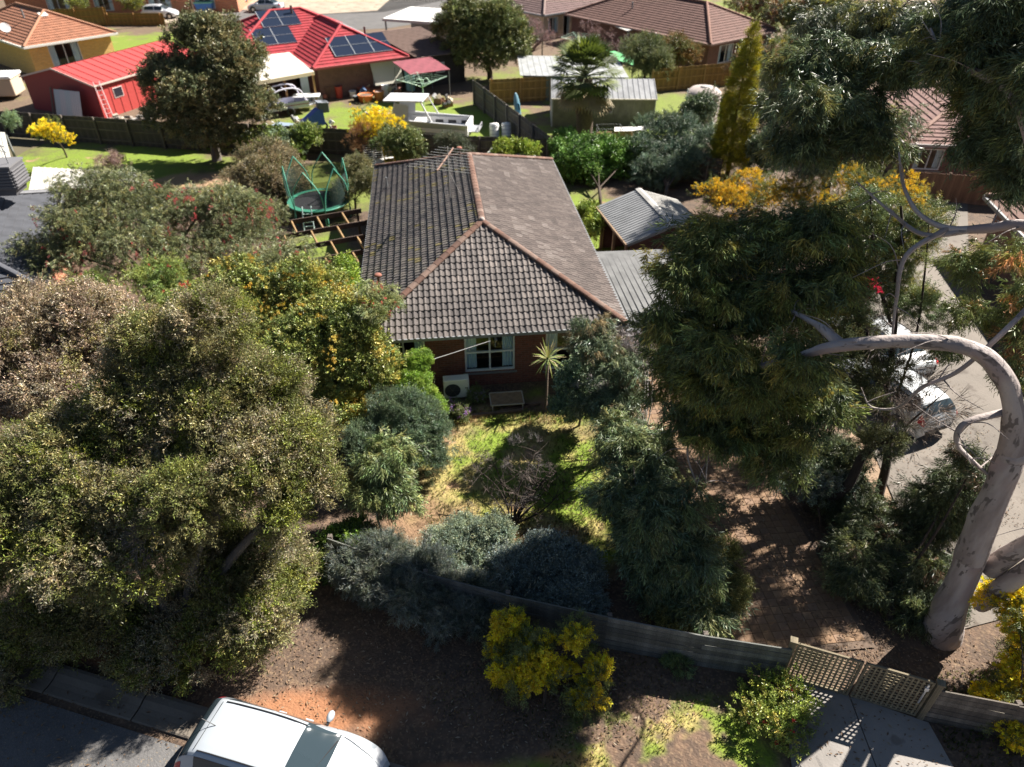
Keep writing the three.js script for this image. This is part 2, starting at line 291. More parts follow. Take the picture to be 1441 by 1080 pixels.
// ---------------------------------------------------------------- grass blades on the lawns
function bladeTuft(n, h, w) {
  const pos = [], nor = [];
  for (let i = 0; i < n; i++) { const a = rnd() * 6.28, r = rnd() * 0.05, x = r * Math.cos(a), z = r * Math.sin(a), b = rnd() * 6.28, l = h * rr(0.5, 1), lean = rr(0.1, 0.7) * l; const dx = Math.cos(b), dz = Math.sin(b); pos.push(x - dz * w, 0, z + dx * w, x + dz * w, 0, z - dx * w, x + dx * lean, l, z + dz * lean); for (let k = 0; k < 3; k++) nor.push(dx * 0.3, 0.9, dz * 0.3); }
  const g = new THREE.BufferGeometry(); g.setAttribute('position', new THREE.Float32BufferAttribute(pos, 3)); g.setAttribute('normal', new THREE.Float32BufferAttribute(nor, 3)); return g;
}
const leafMat = (r = 1, g = 1, b = 1, t = 0.35, rough = 1) => new THREE.MeshPhysicalMaterial({ color: lin(r, g, b), roughness: rough, transmission: t, thickness: 0, side: THREE.DoubleSide });
const white = leafMat();
{
  const spots = [[0.4, -16.4, 3.6, 3.0, 7000, 0.10], [1.6, -14.2, 2.2, 1.6, 2000, 0.10], [3.2, -7.8, 2.4, 0.9, 2200, 0.085], [2.5, -6.6, 3, 0.8, 1100, 0.085], [5.2, -30, 2.2, 4, 1200, 0.14], [1.5, -8.9, 3.2, 1.0, 1100, 0.09], [-0.5, -18.9, 2.6, 0.35, 700, 0.16], [10.9, -8.2, 1.6, 1.2, 900, 0.14]];
  const total = spots.reduce((a, s) => a + s[4], 0), im = new THREE.InstancedMesh(bladeTuft(9, 1, 0.05), white, total), M = new THREE.Matrix4(), c = new THREE.Color(); let i = 0;
  im.name = 'grass'; im.userData = { kind: 'stuff', label: 'patchy green and straw coloured grass on the lawns and verge', category: 'grass' };
  for (const [cx, cz, rx, rz, n, h] of spots) for (let k = 0; k < n; k++) {
    const a = rnd() * 6.283, r = Math.sqrt(rnd()) * 1.1, x = cx + r * rx * Math.cos(a), z = cz + r * rz * Math.sin(a), d = noiseAt(x, z, 0.7, 58) * 0.6 + noiseAt(x, z, 2.2, 51) * 0.4;
    if ((x > 5.3 && x < 9.4 && z > -21 && z < -4) || (cz > -8 && noiseAt(x, z, 1.4, 77) < 0.44)) { M.makeScale(0.0001, 0.0001, 0.0001); } else {
      const s = h * rr(0.5, 1.2); M.compose(V(x, 0.01, z), new THREE.Quaternion().setFromEuler(new THREE.Euler(0, rnd() * 6.28, 0)), V(s, s, s)); }
    im.setMatrixAt(i, M); const dry = sstep(0.40, 0.62, d + rr(-0.12, 0.12)) * (cz < -10 && cz > -20 ? 1 : cz === -8.9 ? 0.9 : 0.8);
    im.setColorAt(i++, c.setRGB(mix(0.13, 0.34, dry) * rr(0.7, 1.2), mix(0.18, 0.27, dry) * rr(0.7, 1.2), mix(0.018, 0.09, dry)));
  }
  im.castShadow = im.receiveShadow = true; scene.add(im);
}

// fallen leaves, bark and sticks lying about
{
  const pos = []; for (let i = 0; i < 5; i++) { const a = rnd() * 6.28, x = rr(-0.3, 0.3), z = rr(-0.3, 0.3), l = rr(0.04, 0.13), w = rr(0.008, 0.02), d = [Math.cos(a), Math.sin(a)], y = rr(0.003, 0.02); pos.push(x, y, z, x + d[0] * l / 2 - d[1] * w, y + 0.012, z + d[1] * l / 2 + d[0] * w, x + d[0] * l, y + 0.003, z + d[1] * l, x, y, z, x + d[0] * l, y + 0.003, z + d[1] * l, x + d[0] * l / 2 + d[1] * w, y + 0.012, z + d[1] * l / 2 - d[0] * w); }
  const g = new THREE.BufferGeometry(); g.setAttribute('position', new THREE.Float32BufferAttribute(pos, 3)); g.computeVertexNormals();
  const spots = [[-2, -9.2, 7, 1.9, 620, 0.04], [7, -14, 2.2, 5, 420, 0.082], [2, -14.5, 5, 4, 420, 0.04], [7.4, -7, 2.4, 2.2, 90, 0.082], [-9, -7, 5, 2.2, 150, 0.07], [13.5, -18, 3, 6, 240, 0.06], [9.6, -10.2, 1.6, 1.6, 200, 0.04]], n = spots.reduce((a, q) => a + q[4], 0), im = new THREE.InstancedMesh(g, mat(1, 1, 1, 0.9), n), M = new THREE.Matrix4(), c = new THREE.Color(); let i = 0;
  for (const [cx, cz, rx, rz, k, y] of spots) for (let j = 0; j < k; j++) { const a = rnd() * 6.283, r = Math.sqrt(rnd()), s = rr(0.6, 1.3); M.compose(V(cx + rx * r * Math.cos(a), y, cz + rz * r * Math.sin(a)), new THREE.Quaternion().setFromAxisAngle(V(0, 1, 0), rnd() * 6.28), V(s, s, s)); im.setMatrixAt(i, M); const t = rnd(); im.setColorAt(i++, t < 0.5 ? c.setRGB(0.13, 0.08, 0.05) : t < 0.88 ? c.setRGB(0.2, 0.13, 0.075) : c.setRGB(0.27, 0.22, 0.16)); }
  im.name = 'fallen_leaves'; im.userData = { kind: 'stuff', label: 'scattered brown fallen leaves and bark strips on drive and verge', category: 'leaf litter' }; im.castShadow = im.receiveShadow = true; scene.add(im);
}

// ---------------------------------------------------------------- the house in the middle
const gutterM = mat(0.20, 0.21, 0.22, 0.5), frameM = mat(0.70, 0.74, 0.76, 0.5), glassM = new THREE.MeshPhysicalMaterial({ color: lin(0.85, 0.92, 0.95), transmission: 1, thickness: 0, roughness: 0.02, side: THREE.DoubleSide });
const darkRoomM = mat(0.42, 0.38, 0.33, 0.9), curtainM = mat(0.58, 0.70, 0.76, 0.9);
function brickTex(c1, c2, mortar, s) {
  return tex(512, 512, (u, v, o) => {                                     // 16 courses of 8 bricks = 1.92 m x 1.37 m
    const row = Math.floor(v * 16), x = u * 8 + (row % 2) * 0.5, bx = Math.floor(x), fx = x - bx, fy = v * 16 - row, e = Math.min(fx * 0.24, (1 - fx) * 0.24, fy * 0.086, (1 - fy) * 0.086);
    const t = hash2(bx % 8, row, s), n = 0.75 + 0.5 * fbm(u, v, 32, 3, s);
    const b = sstep(0.004, 0.008, e);
    for (let i = 0; i < 3; i++) o[i] = mix(mortar[i], mix(c1[i], c2[i], t) * n, b);
  });
}
const brickM = (a, b, m, s) => { const t = brickTex(a, b, m, s); return mat(1, 1, 1, 0.9, { map: rep(t, 1.92, 1.37), bumpMap: rep(t, 1.92, 1.37), bumpScale: 0.01 }); };
const redBrick = brickM([0.19, 0.065, 0.045], [0.12, 0.045, 0.035], [0.16, 0.12, 0.10], 3), orangeBrick = brickM([0.50, 0.20, 0.10], [0.42, 0.15, 0.08], [0.4, 0.3, 0.24], 5), yellowBrick = brickM([0.74, 0.48, 0.15], [0.64, 0.39, 0.11], [0.5, 0.42, 0.3], 6), brownBrick = brickM([0.20, 0.10, 0.08], [0.15, 0.08, 0.065], [0.2, 0.16, 0.14], 8);
// a window: frame, sill, panes, with the room's dark inside and curtains behind
function window_(parent, x, y, w, h, z, cols, rows, curtains = true, name = 'window') {
  const q = new THREE.Group(); q.name = name; parent.add(q); q.position.set(x, y, z);
  const t = 0.06, fr = [box(-0.03, w + 0.03, -0.03, t, 0, 0.09), box(-0.03, w + 0.03, h - t, h + 0.03, 0, 0.09), box(-0.03, t, t, h - t, 0, 0.09), box(w - t, w + 0.03, t, h - t, 0, 0.09)];
  for (let i = 1; i < cols; i++) fr.push(box(w * i / cols - 0.03, w * i / cols + 0.03, t, h - t, 0.005, 0.085));
  for (let j = 1; j < rows; j++) fr.push(box(t, w - t, h * j / rows - 0.03, h * j / rows + 0.03, 0.008, 0.082));
  part('frame', fr, frameM, q);
  part('sill', box(-0.08, w + 0.08, -0.1, -0.035, -0.02, 0.16), gutterM, q);
  for (let i = 0; i < cols; i++) for (let j = 0; j < rows; j++) part('pane', poly([[w * i / cols + 0.03, h * j / rows + 0.03, 0.04], [w * (i + 1) / cols - 0.03, h * j / rows + 0.03, 0.04], [w * (i + 1) / cols - 0.03, h * (j + 1) / rows - 0.03, 0.04], [w * i / cols + 0.03, h * (j + 1) / rows - 0.03, 0.04]]), glassM, q);
  if (curtains) for (const s of [0, 1]) {
    const g = new THREE.PlaneGeometry(w * 0.22, h - 0.1, 24, 1), p = g.attributes.position; for (let i = 0; i < p.count; i++) p.setZ(i, 0.02 * Math.sin(p.getX(i) * 60)); g.computeVertexNormals(); g.translate(s ? w * 0.87 : w * 0.13, h / 2, -0.09); part('curtain', g, curtainM, q);
  }
  return q;
}
// a wall along x from x0 to x1 with rectangular openings [x, y, w, h]; it faces +z at z
function wallX(x0, x1, y0, y1, z, t, open, m, parent, name = 'wall') {
  const gs = []; const os = [...open].sort((a, b) => a[0] - b[0]); let x = x0;
  for (const [ox, oy, w, h] of os) { if (ox > x + 1e-3) gs.push(box(x, ox, y0, y1, z - t, z)); if (oy > y0 + 1e-3) gs.push(box(ox, ox + w, y0, oy, z - t, z)); if (oy + h < y1 - 1e-3) gs.push(box(ox, ox + w, oy + h, y1, z - t, z)); x = ox + w; }
  if (x < x1 - 1e-3) gs.push(box(x, x1, y0, y1, z - t, z));
  return part(name, gs, m, parent);
}
const hp = [-5.21, 2.45, -19.87], hq = [3.87, 2.45, -20.9];
const house = thing('brick_house', 'dark red brick house under a brown tiled hip roof with terracotta ridge caps', 'house', [hp[0], 0, hp[2]], turnTo(hp, hq));
const HW = 9.27, HD = 16.8, EH = 2.45, RH_ = 4.5, OV = 0.5;
{
  const z0 = -OV, x0 = OV, x1 = HW - OV;
  const openings = [[0.75, 0.5, 1.5, 1.75], [3.62, 0.62, 1.78, 1.6], [6.5, 0.5, 1.9, 1.7]];
  wallX(x0, x1, 0, EH, z0, 0.2, openings, redBrick, house);
  for (const [x, y, w, h] of openings) window_(house, x, y, w, h, z0 - 0.12, 2, 2);
  part('room', [box(x0 + 0.22, x1 - 0.22, 0.02, EH - 0.02, z0 - 4.1, z0 - 4.0), box(3.1, 3.2, 0.02, EH - 0.02, z0 - 4.0, z0 - 0.3), box(6.0, 6.1, 0.02, EH - 0.02, z0 - 4.0, z0 - 0.3)], darkRoomM, house);
  part('ceiling', box(x0 + 0.22, x1 - 0.22, EH - 0.04, EH - 0.02, z0 - 4.0, z0 - 0.22), darkRoomM, house);
  part('table', [box(3.9, 5.2, 0.72, 0.76, z0 - 1.4, z0 - 0.7), box(4.0, 4.06, 0.12, 0.72, z0 - 1.3, z0 - 1.24), box(5.0, 5.06, 0.12, 0.72, z0 - 1.3, z0 - 1.24)], wood(0.3, 0.16, 0.08), house);
  part('floor_slab', box(x0 + 0.25, x1 - 0.25, 0.0, 0.12, z0 - 4.0, z0 - 0.22), mat(0.12, 0.09, 0.07), house);
  part('wall', box(x0, x0 + 0.2, 0, EH, -HD + OV, z0 - 0.21), redBrick, house);
  part('wall', box(x1 - 0.2, x1, 0, EH, -HD + OV, z0 - 0.21), redBrick, house);
  part('wall', box(x0 + 0.21, x1 - 0.21, 0, EH, -HD + OV, -HD + OV + 0.2), redBrick, house);
  part('window', box(x1 - 0.02, x1 + 0.03, 0.8, 2.0, -9.4, -8), frameM, house);
  part('soffit', slab([[0.06, EH + 0.01, -0.06], [HW - 0.06, EH + 0.01, -0.06], [HW - 0.06, EH + 0.01, -HD + 0.06], [0.06, EH + 0.01, -HD + 0.06]], 0.02), mat(0.5, 0.5, 0.48), house);
  // gutters: box profile open at the top, one along each eave
  const gut = (a, b) => part('gutter', [bar([a[0], EH + 0.03, a[1]], [b[0], EH + 0.03, b[1]], 0.10, 0.11)], gutterM, house);
  gut([-0.02, 0.03], [HW + 0.02, 0.03]); gut([-0.05, -0.04], [-0.05, -HD]); gut([HW + 0.05, -0.04], [HW + 0.05, -HD]); gut([0, -HD - 0.03], [HW, -HD - 0.03]);
  part('downpipe', cyl(0.04, 0.04, 2.4, HW - OV + 0.08, 0, -OV + 0.06), gutterM, house);
  part('downpipe', cyl(0.04, 0.04, 2.4, OV + 0.08, 0, -OV + 0.06), gutterM, house);
  // roof: an under-sheet with tiles over it
  const h2 = HW / 2, A = [h2, RH_, -h2], B = [h2, RH_, -(HD - h2)], e = EH + 0.06, c = [[0, e, 0], [HW, e, 0], [HW, e, -HD], [0, e, -HD]];
  const uA = [A[0], A[1] + 0.005, A[2]], uB = [B[0], B[1] + 0.005, B[2]];
  part('roof_underlay', [poly([c[0], c[1], uA]), poly([c[1], c[2], uB, uA]), poly([c[2], c[3], uB]), poly([c[3], c[0], uA, uB])], mat(0.14, 0.12, 0.10), house);
  // one tile: pan and roll, 0.2 wide; s runs up the slope
  const tw = 0.2, gauge = 0.29, prof = [[0, 0.012], [0.035, 0.004], [0.09, 0.004], [0.115, 0.020], [0.14, 0.040], [0.165, 0.046], [0.188, 0.034], [0.2, 0.014]];
  const lift = 0.03, over = 0.33, th = 0.016;
  let liftK = 1;
  const tileVerts = (x, s) => {                                           // returns triangles as [x, s, n] triples
    const out = [], lo = prof.map(([a, n]) => [x + a, s, n + lift * liftK]), hi = prof.map(([a, n]) => [x + a, s + over, n * 0.9]), lb = prof.map(([a, n]) => [x + a, s, n + lift * liftK - th - 0.012 * liftK - 0.012]);
    for (let i = 0; i < prof.length - 1; i++) out.push(lo[i], lo[i + 1], hi[i + 1], lo[i], hi[i + 1], hi[i], lb[i], lb[i + 1], lo[i + 1], lb[i], lo[i + 1], lo[i]);
    return out;
  };
  const slope = Math.atan2(RH_ - EH, h2), SL = h2 / Math.cos(slope), rows = Math.floor(SL / gauge), cs = Math.cos(slope), sn = Math.sin(slope);
  // face: width along eave, place(x, run, up) to house axes, trim at the hips
  const tint = (o, k) => o.map((c) => c * k);
  function face(width, place, name, palette, singles) {
    const merged = palette.map(() => []), cols = Math.ceil(width / tw);
    const tile0 = singles ? (() => { const v = tileVerts(0, 0), pos = []; for (const [x, s, n] of v) pos.push(x, s, n); const g = new THREE.BufferGeometry(); g.setAttribute('position', new THREE.Float32BufferAttribute(pos, 3)); g.computeVertexNormals(); g.setAttribute('uv', new THREE.Float32BufferAttribute(v.flatMap(([x, s]) => [x, s]), 2)); return g; })() : null;
    let n = 0;
    for (let r = 0; r < rows + 1; r++) for (let c2 = 0; c2 < cols; c2++) {
      const x = c2 * tw, s = r * gauge - 0.05; let v = tileVerts(x, s), whole = true; const wob = rr(-0.004, 0.004);
      const cut = [];
      for (let i = 0; i < v.length; i += 3) {
        const t = [v[i], v[i + 1], v[i + 2]].map(([a, b, c3]) => { const sM = Math.min(b, SL), run = Math.max(0, sM * cs), a2 = clamp(a, Math.min(run, h2), Math.max(width - run, width - h2)); if (a2 !== a || sM !== b) whole = false; return [a2, sM, c3 + wob]; });
        if (t[0][0] === t[1][0] && t[1][0] === t[2][0]) continue; cut.push(...t);
      }
      if (!cut.length) continue;
      const lich = fbm(x * 0.11 + 0.3, s * 0.17, 8, 3, 77), k = clamp(Math.floor((rnd() * 0.55 + lich * 0.75 - 0.15) * palette.length), 0, palette.length - 1);
      if (singles && whole && n < 296) { const o = part('tile', tile0, palette[k], house), m = new THREE.Matrix4(), O = place(0, 0, 0), X = place(1, 0, 0).sub(O), S = place(0, cs, sn).sub(O), N = X.clone().cross(S).normalize(); if (N.y < 0) N.negate(); m.makeBasis(X, S, N).setPosition(place(x, s * cs, s * sn).addScaledVector(N, wob)); o.applyMatrix4(m); n++; continue; }
      const O = place(0, 0, 0), X = place(1, 0, 0).sub(O), S = place(0, cs, sn).sub(O), N = X.clone().cross(S).normalize(); if (N.y < 0) N.negate();
      const pos = [], uv = []; for (const [a, b, c3] of cut) { const p = place(a, b * cs, b * sn).addScaledVector(N, c3); pos.push(p.x, p.y, p.z); uv.push(a, b); }
      const g = new THREE.BufferGeometry(); g.setAttribute('position', new THREE.Float32BufferAttribute(pos, 3)); g.setAttribute('uv', new THREE.Float32BufferAttribute(uv, 2)); g.computeVertexNormals(); merged[k].push(g);
    }
    merged.forEach((l, i) => l.length && part(name, l, palette[i], house, 'stuff'));
  }
  const tm = (r, g, b) => worn(r, g, b, 0.9, 0.82, { bumpScale: 0.01 });
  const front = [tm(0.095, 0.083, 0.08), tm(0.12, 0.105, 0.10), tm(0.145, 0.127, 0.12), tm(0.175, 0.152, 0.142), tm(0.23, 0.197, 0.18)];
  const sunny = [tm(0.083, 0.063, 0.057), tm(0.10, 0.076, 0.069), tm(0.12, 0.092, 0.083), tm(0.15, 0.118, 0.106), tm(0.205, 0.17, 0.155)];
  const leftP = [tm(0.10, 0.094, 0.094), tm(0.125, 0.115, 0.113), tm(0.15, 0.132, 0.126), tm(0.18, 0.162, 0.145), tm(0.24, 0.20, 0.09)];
  const yb = e - 0.0;
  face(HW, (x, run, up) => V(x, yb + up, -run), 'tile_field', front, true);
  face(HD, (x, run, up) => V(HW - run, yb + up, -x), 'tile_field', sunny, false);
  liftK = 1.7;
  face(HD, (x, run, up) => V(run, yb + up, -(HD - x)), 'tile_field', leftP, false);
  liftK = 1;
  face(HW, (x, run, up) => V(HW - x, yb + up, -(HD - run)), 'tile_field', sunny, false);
  const caps = [worn(0.19, 0.10, 0.072, 0.7), worn(0.23, 0.13, 0.095, 0.7), worn(0.16, 0.09, 0.068, 0.7), worn(0.26, 0.175, 0.14, 0.7)], up = 0.085;
  const apex = [A[0], A[1] + up, A[2]], bpex = [B[0], B[1] + up, B[2]];
  for (const [p, q] of [[[c[0][0], c[0][1] + up, c[0][2]], apex], [[c[1][0], c[1][1] + up, c[1][2]], apex], [apex, bpex], [[c[2][0], c[2][1] + up, c[2][2]], bpex], [[c[3][0], c[3][1] + up, c[3][2]], bpex]]) capRow(p, q, 0.34, 0.135, 'ridge_cap', caps, house);
  part('ridge_finial', new THREE.SphereGeometry(0.11, 10, 6).translate(A[0], A[1] + 0.12, A[2]), mat(0.34, 0.29, 0.27), house);
  // flue pipes standing on the left slope
  const onLeft = (x, z) => [x, e + x * Math.tan(slope), z];
  for (const [x, z, h, r, capped] of [[0.75, -2.65, 0.75, 0.05, true], [0.72, -12.9, 0.6, 0.04, false], [4.2, -12.2, 0.5, 0.05, true]]) { const p = onLeft(x, z), f = part('flue_pipe', cyl(r, r, h, p[0], p[1] - 0.05, p[2]), capped ? mat(0.10, 0.06, 0.05) : gutterM, house); if (capped) part('cap', lathe([[0.001, 0.07], [0.1, 0.06], [0.14, 0.0], [0.1, -0.01], [0.001, -0.01]], p[0], p[1] - 0.02 + h, p[2]), worn(0.35, 0.14, 0.10), f); }
  // service bracket on the eave
  part('cable_bracket', [cyl(0.025, 0.025, 0.9, 4.7, EH - 0.75, -OV + 0.09), bar([4.7, EH - 0.1, -OV + 0.05], [4.7, EH - 0.1, 0.15], 0.05)], gutterM, house);
}
// rooftop aerial on a mast
{
  const a = thing('roof_antenna', 'tall television aerial with long thin cross rods on the dark roof slope', 'antenna', [-2.57, 3.95, -28.39], 0.25);
  const m = mat(0.55, 0.55, 0.56, 0.4, { metalness: 0.6 });
  part('mast', cyl(0.02, 0.018, 2.3, 0, 0, 0, 8), m, a);
  const b = part('boom', bar([-0.55, 1.55, 0.5], [0.35, 2.0, -0.7], 0.045), worn(0.5, 0.32, 0.25), a);
  for (let i = 0; i < 9; i++) { const t = i / 8, x = mix(-0.5, 0.33, t), y = mix(1.57, 1.98, t), z = mix(0.45, -0.65, t), l = mix(1.45, 0.7, t); part('rod', bar([x - l * 0.8, y, z - l * 0.5], [x + l * 0.8, y, z + l * 0.5], 0.014), m, a); }
  for (const [x, z] of [[0.5, 0.3], [-0.5, 0.35]]) part('guy_wire', tube([[0, 1.3, 0], [x, 0.2 - (x < 0 ? 0.35 : 0.05), z]], 0.006, 0.006, 4, 1), m, a);
}
// carport beside the house: ribbed steel roof on posts
{
  const p = [3.9, 2.4, -20.93], o = thing('carport', 'flat ribbed grey steel carport roof beside the brick house', 'carport', [p[0], 0, p[2]], turnTo(hp, hq));
  const W = 3.3, D = 5.95, y = 2.36, steel = worn(0.21, 0.212, 0.21, 1.6, 0.5, { metalness: 0.2, bumpScale: 0.002 });
  const deck = part('roof_sheet', slab([[0.03, y, 0], [W, y - 0.05, 0], [W, y + 0.0, -D], [0.03, y + 0.05, -D]], 0.02), steel, o);
  for (let x = 0.12; x < W; x += 0.235) part('rib', prism([[x - 0.03, 0], [x - 0.016, 0.045], [x + 0.016, 0.045], [x + 0.03, 0]], -D, 0.0).translate(0, y + 0.0 - 0.05 * x / W + 0.004, 0).rotateX(0), steel, deck);
  part('gutter', bar([0.03, y - 0.06, 0.06], [W, y - 0.09, 0.06], 0.1, 0.14), gutterM, o);
  part('beam', bar([0.1, y - 0.13, -0.4], [W - 0.1, y - 0.13, -0.4], 0.08, 0.16), wood(0.22, 0.16, 0.12), o);
  part('beam', bar([0.1, y - 0.13, -D + 0.4], [W - 0.1, y - 0.13, -D + 0.4], 0.08, 0.16), wood(0.22, 0.16, 0.12), o);
  for (const [x, z] of [[0.2, -0.4], [W - 0.2, -0.4], [W - 0.2, -D + 0.4], [0.2, -D + 0.4]]) part('post', box(x - 0.05, x + 0.05, 0, y - 0.2, z - 0.05, z + 0.05), wood(0.22, 0.16, 0.12), o);
}
// pergola on the far side: weathered beams, pale noggings between
{
  const a = [-7.04, 2.35, -31.47], b = [-11.32, 2.35, -29.56], o = thing('pergola', 'open timber pergola with dark beams and pale short noggings beside the house', 'pergola', [a[0], 0, a[2]], turnTo(a, b));
  const L = Math.hypot(b[0] - a[0], b[2] - a[2]) + 0.1, dark = wood(0.11, 0.075, 0.06), pale = wood(0.50, 0.33, 0.16);
  for (let k = 0; k < 5; k++) {
    const z = -k * 1.42, sh = -k * 0.25;
    part('beam', bar([0, 2.26, z], [L + sh, 2.26, z], 0.055, 0.22), dark, o);
    if (k < 4) for (let i = 0; i < 4; i++) { const x = 0.9 + i * 1.15 + (k % 2) * 0.55; if (x < L + sh - 0.3) part('nogging', bar([x, 2.26, z - 0.03], [x, 2.26, z - 1.39], 0.06, 0.16), pale, o); }
  }
  for (const [x, z] of [[L - 0.2, 0], [L - 0.9, -2.84], [L - 1.4, -5.68], [0.2, 0]]) part('post', box(x - 0.05, x + 0.05, 0, 2.15, z - 0.05, z + 0.05), dark, o);
}
// garden shed: brick-red walls, ribbed cream roof with a ridge flashing
{
  const p = [4.98, 2.1, -28.21], q = [8.93, 2.1, -29.81], o = thing('garden_shed', 'open fronted garden shed with a ribbed pale grey gable roof', 'shed', [p[0], 0, p[2]], turnTo(p, [p[0] + 1, 0, p[2] - 0.22]));
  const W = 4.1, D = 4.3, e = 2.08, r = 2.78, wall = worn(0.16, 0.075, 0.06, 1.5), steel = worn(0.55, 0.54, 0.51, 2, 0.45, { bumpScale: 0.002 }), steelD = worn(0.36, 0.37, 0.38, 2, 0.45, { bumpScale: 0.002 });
  part('wall', prism([[0.35, 0], [W - 0.2, 0], [W - 0.2, e - 0.05], [W / 2, r - 0.1], [0.35, e - 0.0]], -0.5, -0.35), wall, o);
  part('wall', box(W - 0.3, W - 0.2, 0, e - 0.05, -D + 0.3, -0.5), wall, o);
  part('wall', prism([[0.35, 0], [W - 0.2, 0], [W - 0.2, e - 0.05], [W / 2, r - 0.1], [0.35, e]], -D + 0.2, -D + 0.32), wall, o);
  for (const z of [-0.6, -2.2, -D + 0.4]) part('post', box(0.15, 0.27, 0, e, z - 0.06, z + 0.06), wood(0.42, 0.3, 0.2), o);
  part('rail', box(0.18, 0.24, 0.5, 0.6, -2.2, -0.6), wood(0.42, 0.3, 0.2), o);
  for (const s of [0, 1]) {
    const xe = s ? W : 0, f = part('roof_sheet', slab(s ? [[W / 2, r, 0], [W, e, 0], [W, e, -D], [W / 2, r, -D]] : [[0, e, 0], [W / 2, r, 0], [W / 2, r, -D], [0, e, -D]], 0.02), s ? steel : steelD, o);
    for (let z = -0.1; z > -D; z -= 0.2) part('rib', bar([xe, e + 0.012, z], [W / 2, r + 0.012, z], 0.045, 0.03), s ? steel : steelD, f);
  }
  part('ridge_flashing', [slab([[W / 2 - 0.16, r + 0.0, 0.02], [W / 2, r + 0.045, 0.02], [W / 2, r + 0.045, -D - 0.02], [W / 2 - 0.16, r + 0.0, -D - 0.02]], 0.012), slab([[W / 2, r + 0.045, 0.02], [W / 2 + 0.16, r + 0.0, 0.02], [W / 2 + 0.16, r + 0.0, -D - 0.02], [W / 2, r + 0.045, -D - 0.02]], 0.012)], steel, o);
  part('barge_board', [bar([0, e - 0.02, 0.03], [W / 2, r - 0.02, 0.03], 0.04, 0.13), bar([W / 2, r - 0.02, 0.03], [W, e - 0.02, 0.03], 0.04, 0.13)], gutterM, o);
  part('gutter', bar([-0.04, e - 0.04, 0], [-0.04, e - 0.04, -D], 0.08, 0.1), wood(0.42, 0.3, 0.2), o);
  const l = part('floodlight', lathe([[0.001, 0], [0.07, 0.02], [0.08, 0.1], [0.001, 0.12]], 0, 0, 0, 10).rotateX(1.2).translate(1.9, 2.15, -0.25), mat(0.7, 0.7, 0.68), o);
}
// split-system unit, dog bed, edging, flower clumps before the wall
{
  const p = [-1.97, 0, -19.81], o = thing('air_conditioner', 'white outdoor air conditioner unit standing against the red brick wall', 'air conditioner', [p[0], 0.02, p[2] - 0.28], turnTo(hp, hq) + 0.03);
  const w = mat(0.78, 0.78, 0.74, 0.55), d = mat(0.05, 0.05, 0.055);
  part('casing', rbox(0.9, 0.78, 0.34, 0.03, 0, 0.49, 0), w, o);
  const grille = part('fan_grille', [new THREE.CircleGeometry(0.27, 28).translate(-0.14, 0.45, 0.173), ...[0.27, 0.2, 0.13, 0.06].map((r) => new THREE.TorusGeometry(r, 0.007, 5, 28).translate(-0.14, 0.45, 0.18))], d, o);
  for (let k = 0; k < 6; k++) { const a = k * Math.PI / 3; part('wire', bar([-0.14, 0.45, 0.182], [-0.14 + 0.27 * Math.cos(a), 0.45 + 0.27 * Math.sin(a), 0.182], 0.008), mat(0.12, 0.12, 0.12), grille); }
  part('handle', box(0.3, 0.4, 0.5, 0.53, 0.17, 0.178), d, o);
  for (const x of [-0.35, 0.35]) part('foot', box(x - 0.05, x + 0.05, 0, 0.1, -0.17, 0.17), d, o);
}
{
  const p = [-0.19, 0, -19.77], o = thing('dog_bed', 'raised dog bed of sagging tan cloth on a low frame', 'dog bed', [p[0], 0, p[2] + 0.1], turnTo(hp, hq));
  const f = mat(0.4, 0.36, 0.3, 0.5), W = 1.15, D = 0.72, y = 0.3;
  const g = new THREE.PlaneGeometry(W, D, 14, 10).rotateX(-Math.PI / 2), q = g.attributes.position; for (let i = 0; i < q.count; i++) { const a = q.getX(i) / W * 2, b = q.getZ(i) / D * 2; q.setY(i, y - 0.09 * (1 - a * a) * (1 - b * b) + 0.008 * Math.sin(9 * a + 5 * b)); } g.computeVertexNormals();
  part('cloth', g, worn(0.36, 0.24, 0.14, 0.5), o);
  for (const s of [-1, 1]) { part('rail', bar([-W / 2, y, s * D / 2], [W / 2, y, s * D / 2], 0.035), f, o); part('rail', bar([s * W / 2, y, -D / 2], [s * W / 2, y, D / 2], 0.035), f, o); for (const t of [-1, 1]) part('leg', bar([s * (W / 2 - 0.05), 0, t * D / 2], [s * (W / 2 - 0.05), y, t * D / 2], 0.035), f, o); }
}
{
  const o = thing('garden_edging', 'low timber garden edging sleepers between lawn and house bed', 'edging', [0, 0, 0]);
  for (const [a, b] of [[[-1.43, 0, -18.97], [0.36, 0, -19.28]], [[-0.41, 0, -19.25], [0.99, 0, -19.68]], [[-0.14, 0, -19.4], [0.61, 0, -19.56]]]) part('sleeper', bar([a[0], 0.07, a[2]], [b[0], 0.07, b[2]], 0.12, 0.12), wood(0.25, 0.17, 0.12), o);
}
{
  const a = [-0.73, 2.35, -20.2], pts = [[a[0], a[1], a[2]], [-2.34, 2.12, -19.6], [-3.82, 2.03, -18.9], [-6.34, 1.84, -18], [-20, 4.6, -16]];
  tag(part('overhead_cable', tube(pts, 0.011, 0.011, 6, 12), mat(0.42, 0.42, 0.42, 0.6)), 'pale overhead service cable running from the eave bracket over the front trees', 'cable');
}

